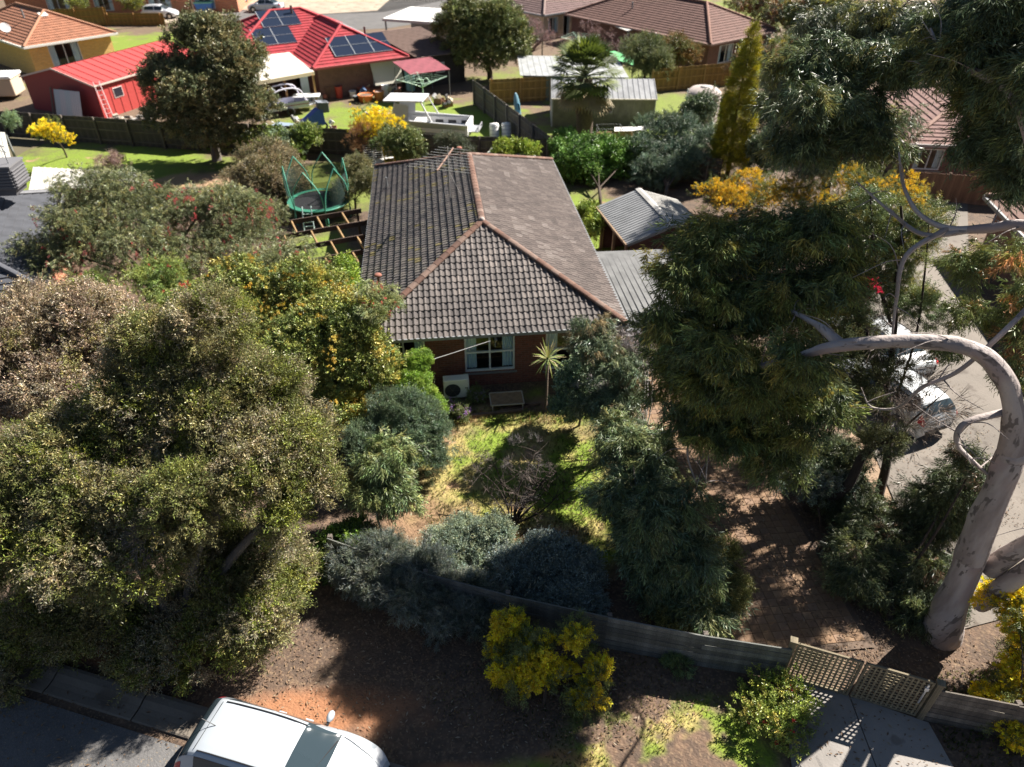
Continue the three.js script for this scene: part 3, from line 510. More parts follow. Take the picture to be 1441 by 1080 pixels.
// ---------------------------------------------------------------- neighbouring houses
// tiled hip roof over a rectangle x0..x1, z from zn (near) to zf (far), eave height e, ridge height r; ridge runs the longer way
function hipRoof(o, x0, x1, zn, zf, e, r, m, capM, gauge = 0.34) {
  const W = x1 - x0, D = zn - zf, h = Math.min(W, D) / 2, along = D >= W;
  const P = along ? [(x0 + x1) / 2, r, zn - h] : [x0 + h, r, (zn + zf) / 2], Q = along ? [(x0 + x1) / 2, r, zf + h] : [x1 - h, r, (zn + zf) / 2];
  const a = [x0, e, zn], b = [x1, e, zn], c = [x1, e, zf], d = [x0, e, zf];
  const F = (...q) => part('roof_slope', courses(...q, gauge, 0.05), m, o);
  if (along) { F(a, b, P, P); F(b, c, Q, P); F(c, d, Q, Q); F(d, a, P, Q); } else { F(a, b, Q, P); F(b, c, Q, Q); F(c, d, P, Q); F(d, a, P, P); }
  const up = (p) => [p[0], p[1] + 0.05, p[2]];
  const lines = along ? [[a, P], [b, P], [c, Q], [d, Q], [P, Q]] : [[a, P], [d, P], [b, Q], [c, Q], [P, Q]];
  for (const [p, q] of lines) { const g = tube([up(p), up(q)], 0.13, 0.13, 6, 1); part('ridge_cap', g, capM, o); }
  part('soffit', slab([[x0 + 0.03, e - 0.01, zn - 0.03], [x1 - 0.03, e - 0.01, zn - 0.03], [x1 - 0.03, e - 0.01, zf + 0.03], [x0 + 0.03, e - 0.01, zf + 0.03]], 0.03), mat(0.55, 0.53, 0.5), o);
}
function gutters(o, x0, x1, zn, zf, e, m = gutterM) { const y = e - 0.03; for (const [p, q] of [[[x0 - 0.05, zn + 0.05], [x1 + 0.05, zn + 0.05]], [[x1 + 0.05, zn], [x1 + 0.05, zf]], [[x0 - 0.05, zn], [x0 - 0.05, zf]], [[x0 - 0.05, zf - 0.05], [x1 + 0.05, zf - 0.05]]]) part('gutter', bar([p[0], y, p[1]], [q[0], y, q[1]], 0.12, 0.16), m, o); }
function block(o, x0, x1, zn, zf, h, m, open = []) {
  wallX(x0, x1, 0, h, zn, 0.2, open, m, o); part('wall', box(x0, x0 + 0.2, 0, h, zf, zn - 0.21), m, o); part('wall', box(x1 - 0.2, x1, 0, h, zf, zn - 0.21), m, o); part('wall', box(x0 + 0.21, x1 - 0.21, 0, h, zf, zf + 0.2), m, o);
  if (open.length) part('room', [box(x0 + 0.22, x1 - 0.22, 0.05, h - 0.05, zn - 4.1, zn - 4.0), box(x0 + 0.22, x1 - 0.22, 0.01, 0.05, zn - 4, zn - 0.22), box(x0 + 0.22, x1 - 0.22, h - 0.05, h - 0.02, zn - 4, zn - 0.22)], darkRoomM, o);
}
const dishM = mat(0.75, 0.75, 0.76, 0.4);
// yellow brick house with the orange tiled roof
{
  const p = [-41.33, 2.6, -65.23], q = [-36.29, 2.6, -71.29], o = thing('brick_house', 'yellow brick house with a bright orange terracotta tiled hip roof', 'house', [p[0], 0, p[2]], turnTo(p, q));
  const W = 8.0, D = 14, m = worn(0.38, 0.165, 0.095, 1.4, 0.85), c = worn(0.46, 0.23, 0.14, 1);
  hipRoof(o, 0, W, 0, -D, 2.6, 4.5, m, c); gutters(o, 0, W, 0, -D, 2.6, mat(0.7, 0.7, 0.66));
  block(o, 0.45, W - 0.45, -0.5, -D + 0.5, 2.55, yellowBrick, [[2.0, 0.5, 2.6, 1.9]]);
  window_(o, 2.0, 0.5, 2.6, 1.9, -0.6, 2, 1);
  part('skylight', slab([[3.3, 4.28, -3.2], [3.95, 4.28, -3.2], [3.95, 4.46, -3.75], [3.3, 4.46, -3.75]], 0.06), mat(0.85, 0.85, 0.82, 0.3), o);
  part('flue_pipe', cyl(0.07, 0.07, 0.7, 2.6, 4.0, -5.2), gutterM, o);
  const ds = part('satellite_dish', lathe([[0.001, 0], [0.2, 0.03], [0.4, 0.13], [0.41, 0.15], [0.2, 0.05], [0.001, 0.02]], 0, 0, 0, 18).rotateX(1.0).translate(0.6, 3.5, -4.6), dishM, o);
  part('dish_arm', bar([0.6, 2.95, -4.7], [0.6, 3.5, -4.6], 0.05), gutterM, ds);
}
// red steel shed
{
  const p = [-36.66, 2.4, -56.35], q = [-30.08, 2.4, -53.67], o = thing('steel_shed', 'long bright red steel shed with a low gable roof and small dark window', 'shed', [p[0], 0, p[2]], turnTo(p, q));
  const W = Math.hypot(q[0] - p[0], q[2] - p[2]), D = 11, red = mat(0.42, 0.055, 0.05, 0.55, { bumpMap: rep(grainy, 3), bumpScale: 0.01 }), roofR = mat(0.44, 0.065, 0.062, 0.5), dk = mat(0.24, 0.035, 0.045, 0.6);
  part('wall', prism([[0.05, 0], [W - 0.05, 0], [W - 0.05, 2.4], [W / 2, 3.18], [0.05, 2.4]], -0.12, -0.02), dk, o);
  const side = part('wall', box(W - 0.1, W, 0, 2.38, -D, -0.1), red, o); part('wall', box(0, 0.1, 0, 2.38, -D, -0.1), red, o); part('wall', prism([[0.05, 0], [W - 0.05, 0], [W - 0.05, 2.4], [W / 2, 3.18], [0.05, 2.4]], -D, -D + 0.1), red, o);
  for (let z = -0.5; z > -D; z -= 0.76) part('cladding_rib', box(W, W + 0.03, 0.02, 2.36, z - 0.04, z + 0.04), red, side);
  for (const s of [0, 1]) { const xe = s ? W + 0.12 : -0.12, f = part('roof_sheet', slab([[xe, 2.36, 0.1], [W / 2, 3.24, 0.1], [W / 2, 3.24, -D - 0.1], [xe, 2.36, -D - 0.1]], 0.04), roofR, o); for (let z = -0.4; z > -D; z -= 0.76) part('roof_rib', bar([xe, 2.385, z], [W / 2, 3.265, z], 0.06, 0.03), roofR, f); }
  part('barge_board', [bar([-0.12, 2.36, 0.14], [W / 2, 3.24, 0.14], 0.03, 0.12), bar([W / 2, 3.24, 0.14], [W + 0.12, 2.36, 0.14], 0.03, 0.12)], mat(0.6, 0.5, 0.45), o);
  part('gutter', bar([W + 0.16, 2.33, 0.1], [W + 0.16, 2.33, -D], 0.1, 0.1), mat(0.5, 0.42, 0.36), o);
  const w = part('window', box(W - 0.02, W + 0.04, 1.15, 1.85, -2.35, -1.5), mat(0.6, 0.5, 0.48), o); part('pane', box(W + 0.04, W + 0.05, 1.2, 1.8, -2.3, -1.55), mat(0.03, 0.03, 0.04, 0.15), w);
}
// red roofed house with solar panels
const rp = [-15.28, 2.5, -58.13], rq = [-8.4, 2.5, -62.24];
{
  const o = thing('brick_house', 'house with a crimson red tiled roof carrying dark solar panels', 'house', [rp[0], 0, rp[2]], turnTo(rp, rq));
  const W = 8.0, m = worn(0.42, 0.032, 0.045, 1.6, 0.7, { bumpScale: 0.003 }), c = worn(0.46, 0.05, 0.065, 1);
  hipRoof(o, 0, W, 0, -13, 2.5, 4.55, m, c); gutters(o, 0, W, 0, -13, 2.5, mat(0.45, 0.12, 0.12));
  hipRoof(o, -5.2, W + 0.2, -5.4, -16.2, 2.53, 5.0, m, c);
  block(o, 0.5, W - 0.5, -0.6, -12.5, 2.48, brownBrick, [[5.0, 0.6, 2.1, 1.7]]); window_(o, 5.0, 0.6, 2.1, 1.7, -0.7, 2, 1);
  block(o, -4.7, 0.2, -6.0, -15.8, 2.48, brownBrick);
  part('awning', slab([[4.8, 2.3, -0.45], [7.3, 2.3, -0.45], [7.3, 0.75, 0.35], [4.8, 0.75, 0.35]], 0.03), mat(0.62, 0.6, 0.5, 0.9), o);
  const pv = mat(0.02, 0.028, 0.05, 0.12), fr = mat(0.4, 0.42, 0.45, 0.4);
  const solar = (x, run, zs, n, rows) => { for (let i = 0; i < n; i++) for (let j = 0; j < rows; j++) { const s0 = run + j * 1.02, k = (r, x_) => [x_, 2.5 + 0.12 + r * 0.5125 * zs.k, zs.z - r]; const g = part('solar_panel', slab([k(s0, x + i * 1.62), k(s0, x + i * 1.62 + 1.58), k(s0 + 0.98, x + i * 1.62 + 1.58), k(s0 + 0.98, x + i * 1.62)], 0.04), pv, o); part('panel_frame', [bar(k(s0 - 0.01, x + i * 1.62 + 0.79).map((v, q) => v + (q === 0 ? -0.79 : 0)), k(s0 - 0.01, x + i * 1.62 + 1.58), 0.04), bar(k(s0, x + i * 1.62 - 0.01), k(s0 + 0.98, x + i * 1.62 - 0.01), 0.04)], fr, g); } };
  solar(2.2, 0.75, { z: 0, k: 1 }, 3, 2);
  solar(-2.2, 1.3, { z: -5.4, k: 0.89 }, 2, 2); solar(-1.0, 3.4, { z: -5.4, k: 0.89 }, 2, 2);
  part('flue_pipe', cyl(0.1, 0.1, 0.8, 1.9, 4.6, -10.2), mat(0.08, 0.05, 0.05), o); part('flue_pipe', cyl(0.09, 0.09, 0.6, 6.2, 3.6, -4.6), mat(0.08, 0.05, 0.05), o);
  for (let i = 0; i < 5; i++) part('solar_panel', slab([[7.15, 3.2, -4.2 - i * 1.6], [6.2, 3.62, -4.2 - i * 1.6], [6.2, 3.62, -5.75 - i * 1.6], [7.15, 3.2, -5.75 - i * 1.6]], 0.04), mat(0.35, 0.38, 0.42, 0.25), o);
}
{
  const o = thing('verandah', 'flat white verandah roof joined to the crimson roofed house', 'verandah', [rp[0], 0, rp[2]], turnTo(rp, rq));
  const w = worn(0.82, 0.78, 0.68, 2.5, 0.7, { bumpScale: 0.002 });
  const d = part('roof_sheet', slab([[-4.75, 2.45, 1.4], [-0.1, 2.45, 0.6], [-0.1, 2.72, -5.6], [-4.75, 2.72, -5.6]], 0.06), w, o);
  for (let i = 1; i < 6; i++) part('batten', bar([-4.7, 2.46 + i * 0.043, 1.4 - i * 1.1], [-0.15, 2.46 + i * 0.043, 0.6 - i * 1.0], 0.05, 0.03), w, d);
  part('fascia', bar([-4.75, 2.32, 1.44], [-0.1, 2.32, 0.64], 0.05, 0.24), mat(0.72, 0.6, 0.4), o);
  for (const x of [-4.5, -2.5, -0.3]) part('post', box(x - 0.07, x + 0.07, 0, 2.25, 0.7, 0.84), wood(0.5, 0.3, 0.12), o);
  part('door', box(-0.95, -0.35, 0, 2.0, -0.6, -0.52), mat(0.5, 0.6, 0.68), o);
}
// dark brown low roof beside it and the white-roofed carport beyond
{
  const p = [-7.54, 2.4, -62.21], q = [-4.69, 2.4, -64.58], o = thing('outbuilding', 'low dark outbuilding with a brown tiled lean-to roof beside the crimson roof', 'outbuilding', [p[0], 0, p[2]], turnTo(rp, rq));
  part('roof_slope', courses([-0.2, 2.4, 0], [4.6, 2.4, 0], [3.6, 3.3, -7.5], [-1.2, 3.3, -7.5], 0.36, 0.05), worn(0.21, 0.14, 0.115, 1.2), o);
  part('wall', box(0.1, 4.3, 0, 2.35, -6.5, -0.4), worn(0.06, 0.055, 0.055, 2), o);
  const w = part('window', box(1.6, 2.4, 1.0, 1.8, -0.4, -0.36), frameM, o); part('pane', box(1.65, 2.35, 1.05, 1.75, -0.36, -0.35), mat(0.25, 0.32, 0.36, 0.2), w);
}
{
  const p = [-4.4, 2.1, -58.08], o = thing('awning', 'maroon mottled flat awning on thin posts in the back yard', 'awning', [p[0] - 3.4, 0, p[2]], turnTo(rp, rq));
  part('canopy', slab([[0, 2.1, 0], [3.4, 2.1, 0], [3.2, 2.5, -3], [-0.2, 2.5, -3]], 0.04), worn(0.30, 0.075, 0.10, 1.2), o);
  for (const [x, z] of [[0.05, -0.05], [3.3, -0.05], [3.1, -2.9], [-0.1, -2.9]]) part('post', cyl(0.03, 0.03, 2.1, x, 0, z, 8), gutterM, o);
}
{
  const p = [-12.76, 2.8, -77.58], o = thing('carport', 'white flat roofed carport with translucent grey strips beyond the crimson roof', 'carport', [p[0], 0, p[2]], turnTo(rp, rq) - 0.9);
  const W = 9.6, D = 6.0, w = mat(0.78, 0.78, 0.76, 0.5), f = part('roof_sheet', slab([[0, 2.8, 0], [W, 2.8, 0], [W, 3.0, -D], [0, 3.0, -D]], 0.05), w, o);
  for (const x of [5.6, 8.3]) part('clear_strip', slab([[x, 2.815, 0.01], [x + 0.7, 2.815, 0.01], [x + 0.7, 3.015, -D], [x, 3.015, -D]], 0.01), mat(0.3, 0.34, 0.36, 0.2), f);
  for (let x = 0.4; x < W; x += 0.6) part('rib', bar([x, 2.82, 0], [x, 3.02, -D], 0.05, 0.03), w, f);
  part('fascia', bar([0, 2.7, 0.04], [W, 2.7, 0.04], 0.06, 0.24), mat(0.55, 0.56, 0.56), o);
  for (const x of [0.2, W / 2, W - 0.2]) for (const z of [-0.2, -D + 0.2]) part('post', box(x - 0.06, x + 0.06, 0, 2.65, z - 0.06, z + 0.06), gutterM, o);
  part('wall', box(0.1, W - 0.1, 0, 2.6, -D + 0.3, -D + 0.35), mat(0.4, 0.42, 0.42), o);
}
// mauve tiled house and brown tiled house at the back
{
  const c = [3.24, 2.5, -81.02], q = [6.07, 2.5, -85.29], o = thing('brick_house', 'house with a mauve grey tiled hip roof and cream walls', 'house', [c[0], 0, c[2]], 0.72);
  const m = worn(0.19, 0.12, 0.115, 1.6), cp = worn(0.32, 0.23, 0.21, 1);
  hipRoof(o, 0, 15, 0, -9, 2.5, 4.4, m, cp); gutters(o, 0, 15, 0, -9, 2.5);
  block(o, 0.5, 14.5, -0.5, -8.5, 2.45, worn(0.72, 0.6, 0.45, 2), [[1.2, 0.6, 1.4, 1.5], [3.4, 0.1, 1.0, 2.0]]); window_(o, 1.2, 0.6, 1.4, 1.5, -0.6, 2, 1); window_(o, 3.4, 0.1, 1.0, 2.0, -0.6, 1, 1);
}
{
  const p = [17.19, 2.5, -66.89], q = [25.7, 2.5, -73.53], o = thing('brick_house', 'brown brick house under a broad reddish brown tiled hip roof', 'house', [p[0], 0, p[2]], turnTo(p, q));
  const m = worn(0.19, 0.10, 0.082, 1.6), cp = worn(0.30, 0.16, 0.12, 1);
  hipRoof(o, 0, 10, 0, -19, 2.5, 4.7, m, cp); gutters(o, 0, 10, 0, -19, 2.5, mat(0.3, 0.2, 0.17));
  block(o, 0.5, 9.5, -0.5, -18.5, 2.45, brownBrick, [[2, 0.6, 2, 1.5], [6, 0.6, 2, 1.5]]); window_(o, 2, 0.6, 2, 1.5, -0.6, 2, 1); window_(o, 6, 0.6, 2, 1.5, -0.6, 2, 1);
  for (const z of [-4, -8]) { const w = part('window', box(0.44, 0.5, 0.8, 2.0, z - 1, z + 1), frameM, o); part('pane', box(0.43, 0.44, 0.85, 1.95, z - 0.95, z + 0.95), mat(0.05, 0.06, 0.08, 0.15), w); }
  part('flue_pipe', cyl(0.08, 0.08, 0.8, 2.5, 3.4, -12), gutterM, o);
}
{
  const a = [10.74, 2.4, -74.09], b = [13.14, 2.5, -75.28], o = thing('verandah', 'white flat patio cover against the reddish brown roofed house', 'verandah', [0, 0, 0]);
  part('roof_sheet', slab([[10.83, 2.4, -73.75], [13.21, 2.5, -75.28], [9.79, 2.5, -84.41], [7.17, 2.4, -83.75]], 0.06), worn(0.86, 0.85, 0.8, 2, 0.6, { bumpScale: 0.002 }), o);
  for (const q of [[10.83, 2.4, -73.75], [9.11, 2.4, -78.46], [7.17, 2.4, -83.75]]) part('post', box(q[0] - 0.06 + 0.2, q[0] + 0.06 + 0.2, 0, 2.3, q[2] - 0.2, q[2] - 0.08), gutterM, o);
}
// orange brick house at the very back, with white framed windows
{
  const p = [-55.38, 0, -92.84], o = thing('brick_house', 'orange brick house with white framed windows behind the golden fence', 'house', [p[0] - 4, 0, p[2] - 3], 0.12);
  hipRoof(o, -2, 26, 0.6, -10, 2.7, 4.7, worn(0.45, 0.22, 0.14, 1.5), worn(0.5, 0.28, 0.18)); 
  const op = [[3.2, 0.5, 2.6, 1.7], [8.6, 0.5, 2.2, 1.7], [15.0, 0.5, 2.6, 1.7], [20.4, 0.5, 2.4, 1.7]];
  block(o, -1.5, 25.5, 0, -9.5, 2.65, orangeBrick, op); for (const [x, y, w, h] of op) window_(o, x, y, w, h, -0.1, 2, 1);
}
// the dark grey roofed house next door with its evaporative cooler
{
  const p = [-18.46, 2.5, -23.26], c = [-17.52, 2.5, -23.47], o = thing('brick_house', 'house with a dark slate grey tiled roof and orange brick wall', 'house', [c[0], 0, c[2]], 0.41);
  const m = worn(0.085, 0.09, 0.105, 1.2, 0.6), cp = worn(0.11, 0.115, 0.135, 1, 0.6);
  hipRoof(o, -9.2, 0.0, 0, -10.6, 2.5, 4.5, m, cp, 0.3); gutters(o, -9.2, 0.0, 0, -10.6, 2.5, mat(0.3, 0.3, 0.32)); block(o, -8.7, -0.45, -0.5, -10.1, 2.45, orangeBrick);
}
{
  const p = [-21.94, 4, -30.01], o = thing('evaporative_cooler', 'charcoal grey louvred rooftop evaporative cooler', 'cooler', [p[0], 3.75, p[2]], 0.1);
  const d = mat(0.10, 0.10, 0.11, 0.6), l = mat(0.16, 0.16, 0.17, 0.6);
  part('body', rbox(1.35, 0.95, 1.25, 0.06, 0, 0.75, 0), d, o);
  part('lid', slab([[-0.7, 1.3, 0.65], [0.7, 1.3, 0.65], [0.7, 1.3, -0.65], [-0.7, 1.3, -0.65]], 0.08), l, o);
  for (let i = 0; i < 6; i++) { part('louvre', bar([-0.62, 0.42 + i * 0.13, 0.65], [0.62, 0.42 + i * 0.13, 0.65], 0.05, 0.03), l, o); part('louvre', bar([0.7, 0.42 + i * 0.13, 0.58], [0.7, 0.42 + i * 0.13, -0.58], 0.05, 0.03), l, o); }
  part('dropper', prism([[-0.45, 0], [0.45, 0], [0.55, 0.35], [-0.55, 0.35]], -0.5, 0.5), d, o);
  part('aerial', [bar([0.5, 1.3, 0.2], [0.5, 2.1, 0.2], 0.03), bar([0.2, 2.0, 0.0], [0.8, 2.05, 0.4], 0.02), bar([0.25, 1.8, 0.0], [0.75, 1.8, 0.4], 0.02)], gutterM, o);
}
for (const [a, b, c, d, lab] of [[[-23.88, 2.3, -33.88], [-19.03, 2.3, -34.45], [-19.48, 2.3, -36.35], [-25.46, 2.3, -37.2], 'long pale ribbed patio roof behind the slate grey roof'], [[-27.53, 2.4, -34.19], [-25.66, 2.4, -35.87], [-30.17, 2.4, -42.83], [-33.44, 2.4, -41.64], 'white steel roof at the edge of the grassy yard beside the grey cooler']]) {
  const o = thing('patio_roof', lab, 'roof', [a[0], 0, a[2]]), L = (p) => [p[0] - a[0], p[1], p[2] - a[2]], w = worn(0.72, 0.70, 0.64, 2, 0.6, { bumpScale: 0.002 });
  const f = part('roof_sheet', slab([L(a), L(b), L(c), L(d)], 0.05), w, o);
  for (let i = 1; i < 18; i++) { const t = i / 18, p = [0, 1, 2].map((k) => mix(L(a)[k], L(b)[k], t)), q = [0, 1, 2].map((k) => mix(L(d)[k], L(c)[k], t)); p[1] += 0.012; q[1] += 0.012; part('rib', bar(p, q, 0.06, 0.03), w, f); }
  for (const q of [a, b, c, d]) part('post', box(L(q)[0] - 0.05, L(q)[0] + 0.05, 0, 2.24, L(q)[2] - 0.05, L(q)[2] + 0.05), gutterM, o);
}
// the house beyond the right-hand drive, partly behind the gum, and the one beside that drive whose eave shades it
{
  const p = [22.25, 2.5, -40.31], o = thing('brick_house', 'brown brick house with a pinkish tiled roof behind the gum branches', 'house', [p[0], 0, p[2]], -0.12);
  hipRoof(o, 0, 14, 0, -11, 2.5, 4.7, worn(0.27, 0.155, 0.135, 1.4), worn(0.4, 0.25, 0.2)); gutters(o, 0, 14, 0, -11, 2.5, mat(0.3, 0.28, 0.27));
  block(o, 0.5, 13.5, -0.6, -10.5, 2.45, brownBrick, [[1.0, 0.9, 1.5, 1.2], [6, 0.6, 2.2, 1.6]]); window_(o, 1.0, 0.9, 1.5, 1.2, -0.7, 2, 1); window_(o, 6, 0.6, 2.2, 1.6, -0.7, 2, 1);
}
{
  const o = thing('brick_house', 'brown tiled house standing along the concrete side drive', 'house', [20.2, 0, -18.5], -0.16);
  hipRoof(o, 0, 9.5, 0, -14, 2.6, 4.7, worn(0.25, 0.15, 0.12, 1.4), worn(0.4, 0.25, 0.2)); gutters(o, 0, 9.5, 0, -14, 2.6);
  block(o, 0.5, 9, -0.5, -13.5, 2.55, brownBrick);
}
// sheds behind the palm
{
  const p = [2.76, 2, -51.83], o = thing('garden_shed', 'olive green steel garden shed with silver gable roof behind the palm', 'shed', [p[0], 0, p[2]], -0.02);
  const W = 7.4, D = 4.4, e = 2.0, r = 2.75, g = worn(0.24, 0.24, 0.17, 1.5, 0.6), w = mat(0.5, 0.52, 0.54, 0.5), s = worn(0.50, 0.51, 0.52, 2.2, 0.4, { metalness: 0.3, bumpScale: 0.002 });
  const f = part('wall', box(0.1, W - 0.1, 0, e, -0.2, -0.1), g, o); for (let x = 0.3; x < W - 0.2; x += 0.3) part('cladding_rib', box(x - 0.03, x + 0.03, 0.03, e - 0.05, -0.1, -0.06), g, f);
  part('wall', prism([[-0.1, 0], [-D + 0.1, 0], [-D + 0.1, e], [-D / 2, r], [-0.1, e]].map(([a, b]) => [-a, b]), 0, 0.1).rotateY(Math.PI / 2).translate(0.05, 0, 0), w, o);
  part('wall', prism([[-0.1, 0], [-D + 0.1, 0], [-D + 0.1, e], [-D / 2, r], [-0.1, e]].map(([a, b]) => [-a, b]), 0, 0.1).rotateY(Math.PI / 2).translate(W - 0.15, 0, 0), w, o);
  for (const k of [0, 1]) { const z0 = k ? -D : 0, sh = part('roof_sheet', slab([[0, e - 0.02, z0 + (k ? -0.1 : 0.1)], [W, e - 0.02, z0 + (k ? -0.1 : 0.1)], [W, r + 0.03, -D / 2], [0, r + 0.03, -D / 2]], 0.03), s, o); for (let x = 0.15; x < W; x += 0.38) part('rib', bar([x, e, z0 + (k ? -0.1 : 0.1)], [x, r + 0.05, -D / 2], 0.04, 0.025), s, sh); }
  const wn = part('window', box(3.55, 4.35, 0.95, 1.4, -0.1, -0.05), mat(0.4, 0.4, 0.36), o); part('pane', box(3.6, 4.3, 1.0, 1.35, -0.05, -0.045), mat(0.02, 0.02, 0.025, 0.15), wn);
  part('gutter', bar([0, e - 0.04, 0.14], [W, e - 0.04, 0.14], 0.08, 0.08), mat(0.55, 0.5, 0.4), o);
}
{
  const p = [0.64, 1.9, -58.72], o = thing('garden_shed', 'low pale grey flat roofed shed behind the golden fence', 'shed', [p[0], 0, p[2]], -0.08), s = worn(0.48, 0.5, 0.5, 2, 0.5, { bumpScale: 0.002 });
  const f = part('roof_sheet', slab([[0, 1.9, 0], [8.4, 1.9, 0], [7.6, 2.3, -5], [-0.6, 2.3, -5]], 0.04), s, o); for (let x = 0.3; x < 8.2; x += 0.5) part('rib', bar([x, 1.91, 0], [x - 0.65, 2.31, -5], 0.05, 0.025), s, f);
  part('wall', box(0.2, 8.1, 0, 1.85, -4.6, -0.15), worn(0.2, 0.22, 0.18, 2), o);
}
{
  const p = [9.34, 1.2, -63.19], o = thing('shade_sail', 'small bright green shade cover beside the pale shed roof', 'canopy', [p[0] - 1.2, 0, p[2] - 2]);
  part('cloth', slab([[0, 2.2, -1.6], [2.4, 1.7, -1.2], [2.2, 1.3, 0.4], [0.2, 1.9, 0.3]], 0.02), mat(0.10, 0.42, 0.16, 0.8), o); for (const [x, z, h] of [[0, -1.6, 2.2], [2.4, -1.2, 1.7], [2.2, 0.4, 1.3], [0.2, 0.3, 1.9]]) part('post', cyl(0.03, 0.03, h, x, 0, z, 8), gutterM, o);
}

// ---------------------------------------------------------------- fences
// timber paling fence from a to b: palings joined, rails and posts single; face = side (+1/-1) that shows the rails
function palingFence(name, label, a, b, h, m, railM, face = 1, bay = 2.4, group) {
  const o = thing(name, label, 'fence', [a[0], 0, a[2]], turnTo(a, b), group), L = Math.hypot(b[0] - a[0], b[2] - a[2]), gs = [];
  for (let x = 0.05; x < L; x += 0.105) gs.push(box(x - 0.05, x + 0.05, 0.03, h + rr(-0.02, 0.02), -0.01 + rr(-0.004, 0.004), 0.012));
  part('paling', gs, m, o, 'stuff');
  for (const y of [0.3, h * 0.55, h - 0.25]) part('rail', bar([0, y, face * 0.04], [L, y, face * 0.04], 0.045, 0.08), railM, o);
  for (let x = 0; x <= L + 0.1; x += bay) part('post', box(x - 0.06, x + 0.06, 0, h + 0.04, face * 0.065, face * 0.17), railM, o);
  part('plinth', box(0, L, 0, 0.15, -face * 0.012, -face * 0.035), railM, o);
  return o;
}
const greyWood = wood(0.125, 0.11, 0.10), greyRail = wood(0.20, 0.175, 0.155), goldWood = wood(0.42, 0.27, 0.09), goldRail = wood(0.60, 0.40, 0.16), oldWood = wood(0.20, 0.185, 0.175), oldRail = wood(0.26, 0.25, 0.25);
palingFence('paling_fence', 'weathered dark grey paling fence behind the yellow blossom tree', [-39.39, 0, -50.52], [-20.1, 0, -46.62], 1.75, greyWood, greyRail, 1);
palingFence('paling_fence', 'dark paling fence below the cluttered yard with the boat', [-21.78, 0, -47.62], [-9.18, 0, -45.51], 1.7, greyWood, greyRail, 1);
palingFence('paling_fence', 'dark paling fence behind the stacked white sun loungers and boat', [-9.18, 0, -45.51], [2.3, 0, -44.06], 1.6, greyWood, greyRail, 1);
palingFence('paling_fence', 'blue grey paling fence running back beside the boat yard', [2.3, 0, -44.06], [-2.92, 0, -57.66], 1.8, oldWood, oldRail, -1);
palingFence('paling_fence', 'new golden paling fence beside the silver roofed shed', [-1.7, 0, -57.86], [3.48, 0, -58.88], 1.8, goldWood, goldRail, 1);
palingFence('paling_fence', 'new golden paling fence below the reddish brown roofed house', [11.37, 0, -61.23], [18.65, 0, -63.5], 1.8, goldWood, goldRail, 1);
palingFence('paling_fence', 'reddish brown paling fence at the end of the concrete side drive', [21.67, 0, -38.51], [27.42, 0, -37.29], 1.6, wood(0.28, 0.17, 0.11), wood(0.3, 0.2, 0.14), -1);
palingFence('paling_fence', 'golden brown boarded fence in front of the orange brick house', [-52.27, 0, -88.49], [-46.21, 0, -90.19], 1.9, wood(0.32, 0.23, 0.07), wood(0.45, 0.25, 0.09), 1, 3);
palingFence('paling_fence', 'golden brown boarded fence end stepping down beside the parked white car', [-46.21, 0, -90.19], [-39.76, 0, -90.19], 1.3, wood(0.32, 0.23, 0.07), wood(0.45, 0.25, 0.09), 1, 3);
palingFence('paling_fence', 'grey paling fence between the house and the olive shed', [2.29, 0, -43.8], [12.08, 0, -40.45], 1.6, greyWood, greyRail, 1);

// front fence of wide weathered boards, and the lattice gates
const boardMs = [[0.23, 0.25, 0.24], [0.17, 0.185, 0.185], [0.29, 0.31, 0.30], [0.20, 0.215, 0.20]].map((c) => wood(...c, 0.35));
function boardFence(label, pts, h, n, tones) {
  const o = thing('board_fence', label, 'fence', [pts[0][0], 0, pts[0][2]]), O = pts[0];
  for (let i = 0; i < pts.length - 1; i++) {
    const a = pts[i], b = pts[i + 1], A = [a[0] - O[0], a[2] - O[2]], B = [b[0] - O[0], b[2] - O[2]];
    for (let k = 0; k < n; k++) { const y = (k + 0.5) * h / n + 0.03, t = rr(-0.012, 0.012); part('plank', bar([A[0], y + t, A[1] + rr(-0.01, 0.01)], [B[0], y - t, B[1] + rr(-0.01, 0.01)], 0.032, h / n - 0.014), pick(tones), o); }
    part('post', bar([A[0] + 0.05, 0, A[1] - 0.08], [A[0] + 0.05, h + 0.02, A[1] - 0.08], 0.11), greyRail, o);
  }
  return o;
}
boardFence('weathered grey board fence along the verge between the shrubs and the gate', [[-4.83, 0, -12.52], [-2.21, 0, -11.38], [-0.15, 0, -10.74], [2.25, 0, -10.1], [4.4, 0, -9.61], [6.29, 0, -9.26]], 1.2, 7, boardMs);
boardFence('short grey board fence between the lattice gate and yellow wattle', [[9.14, 0, -8.29], [10.63, 0, -7.94], [12.24, 0, -7.57]], 1.2, 7, [wood(0.24, 0.22, 0.19, 0.35), wood(0.18, 0.165, 0.145, 0.35), wood(0.29, 0.27, 0.235, 0.35)]);
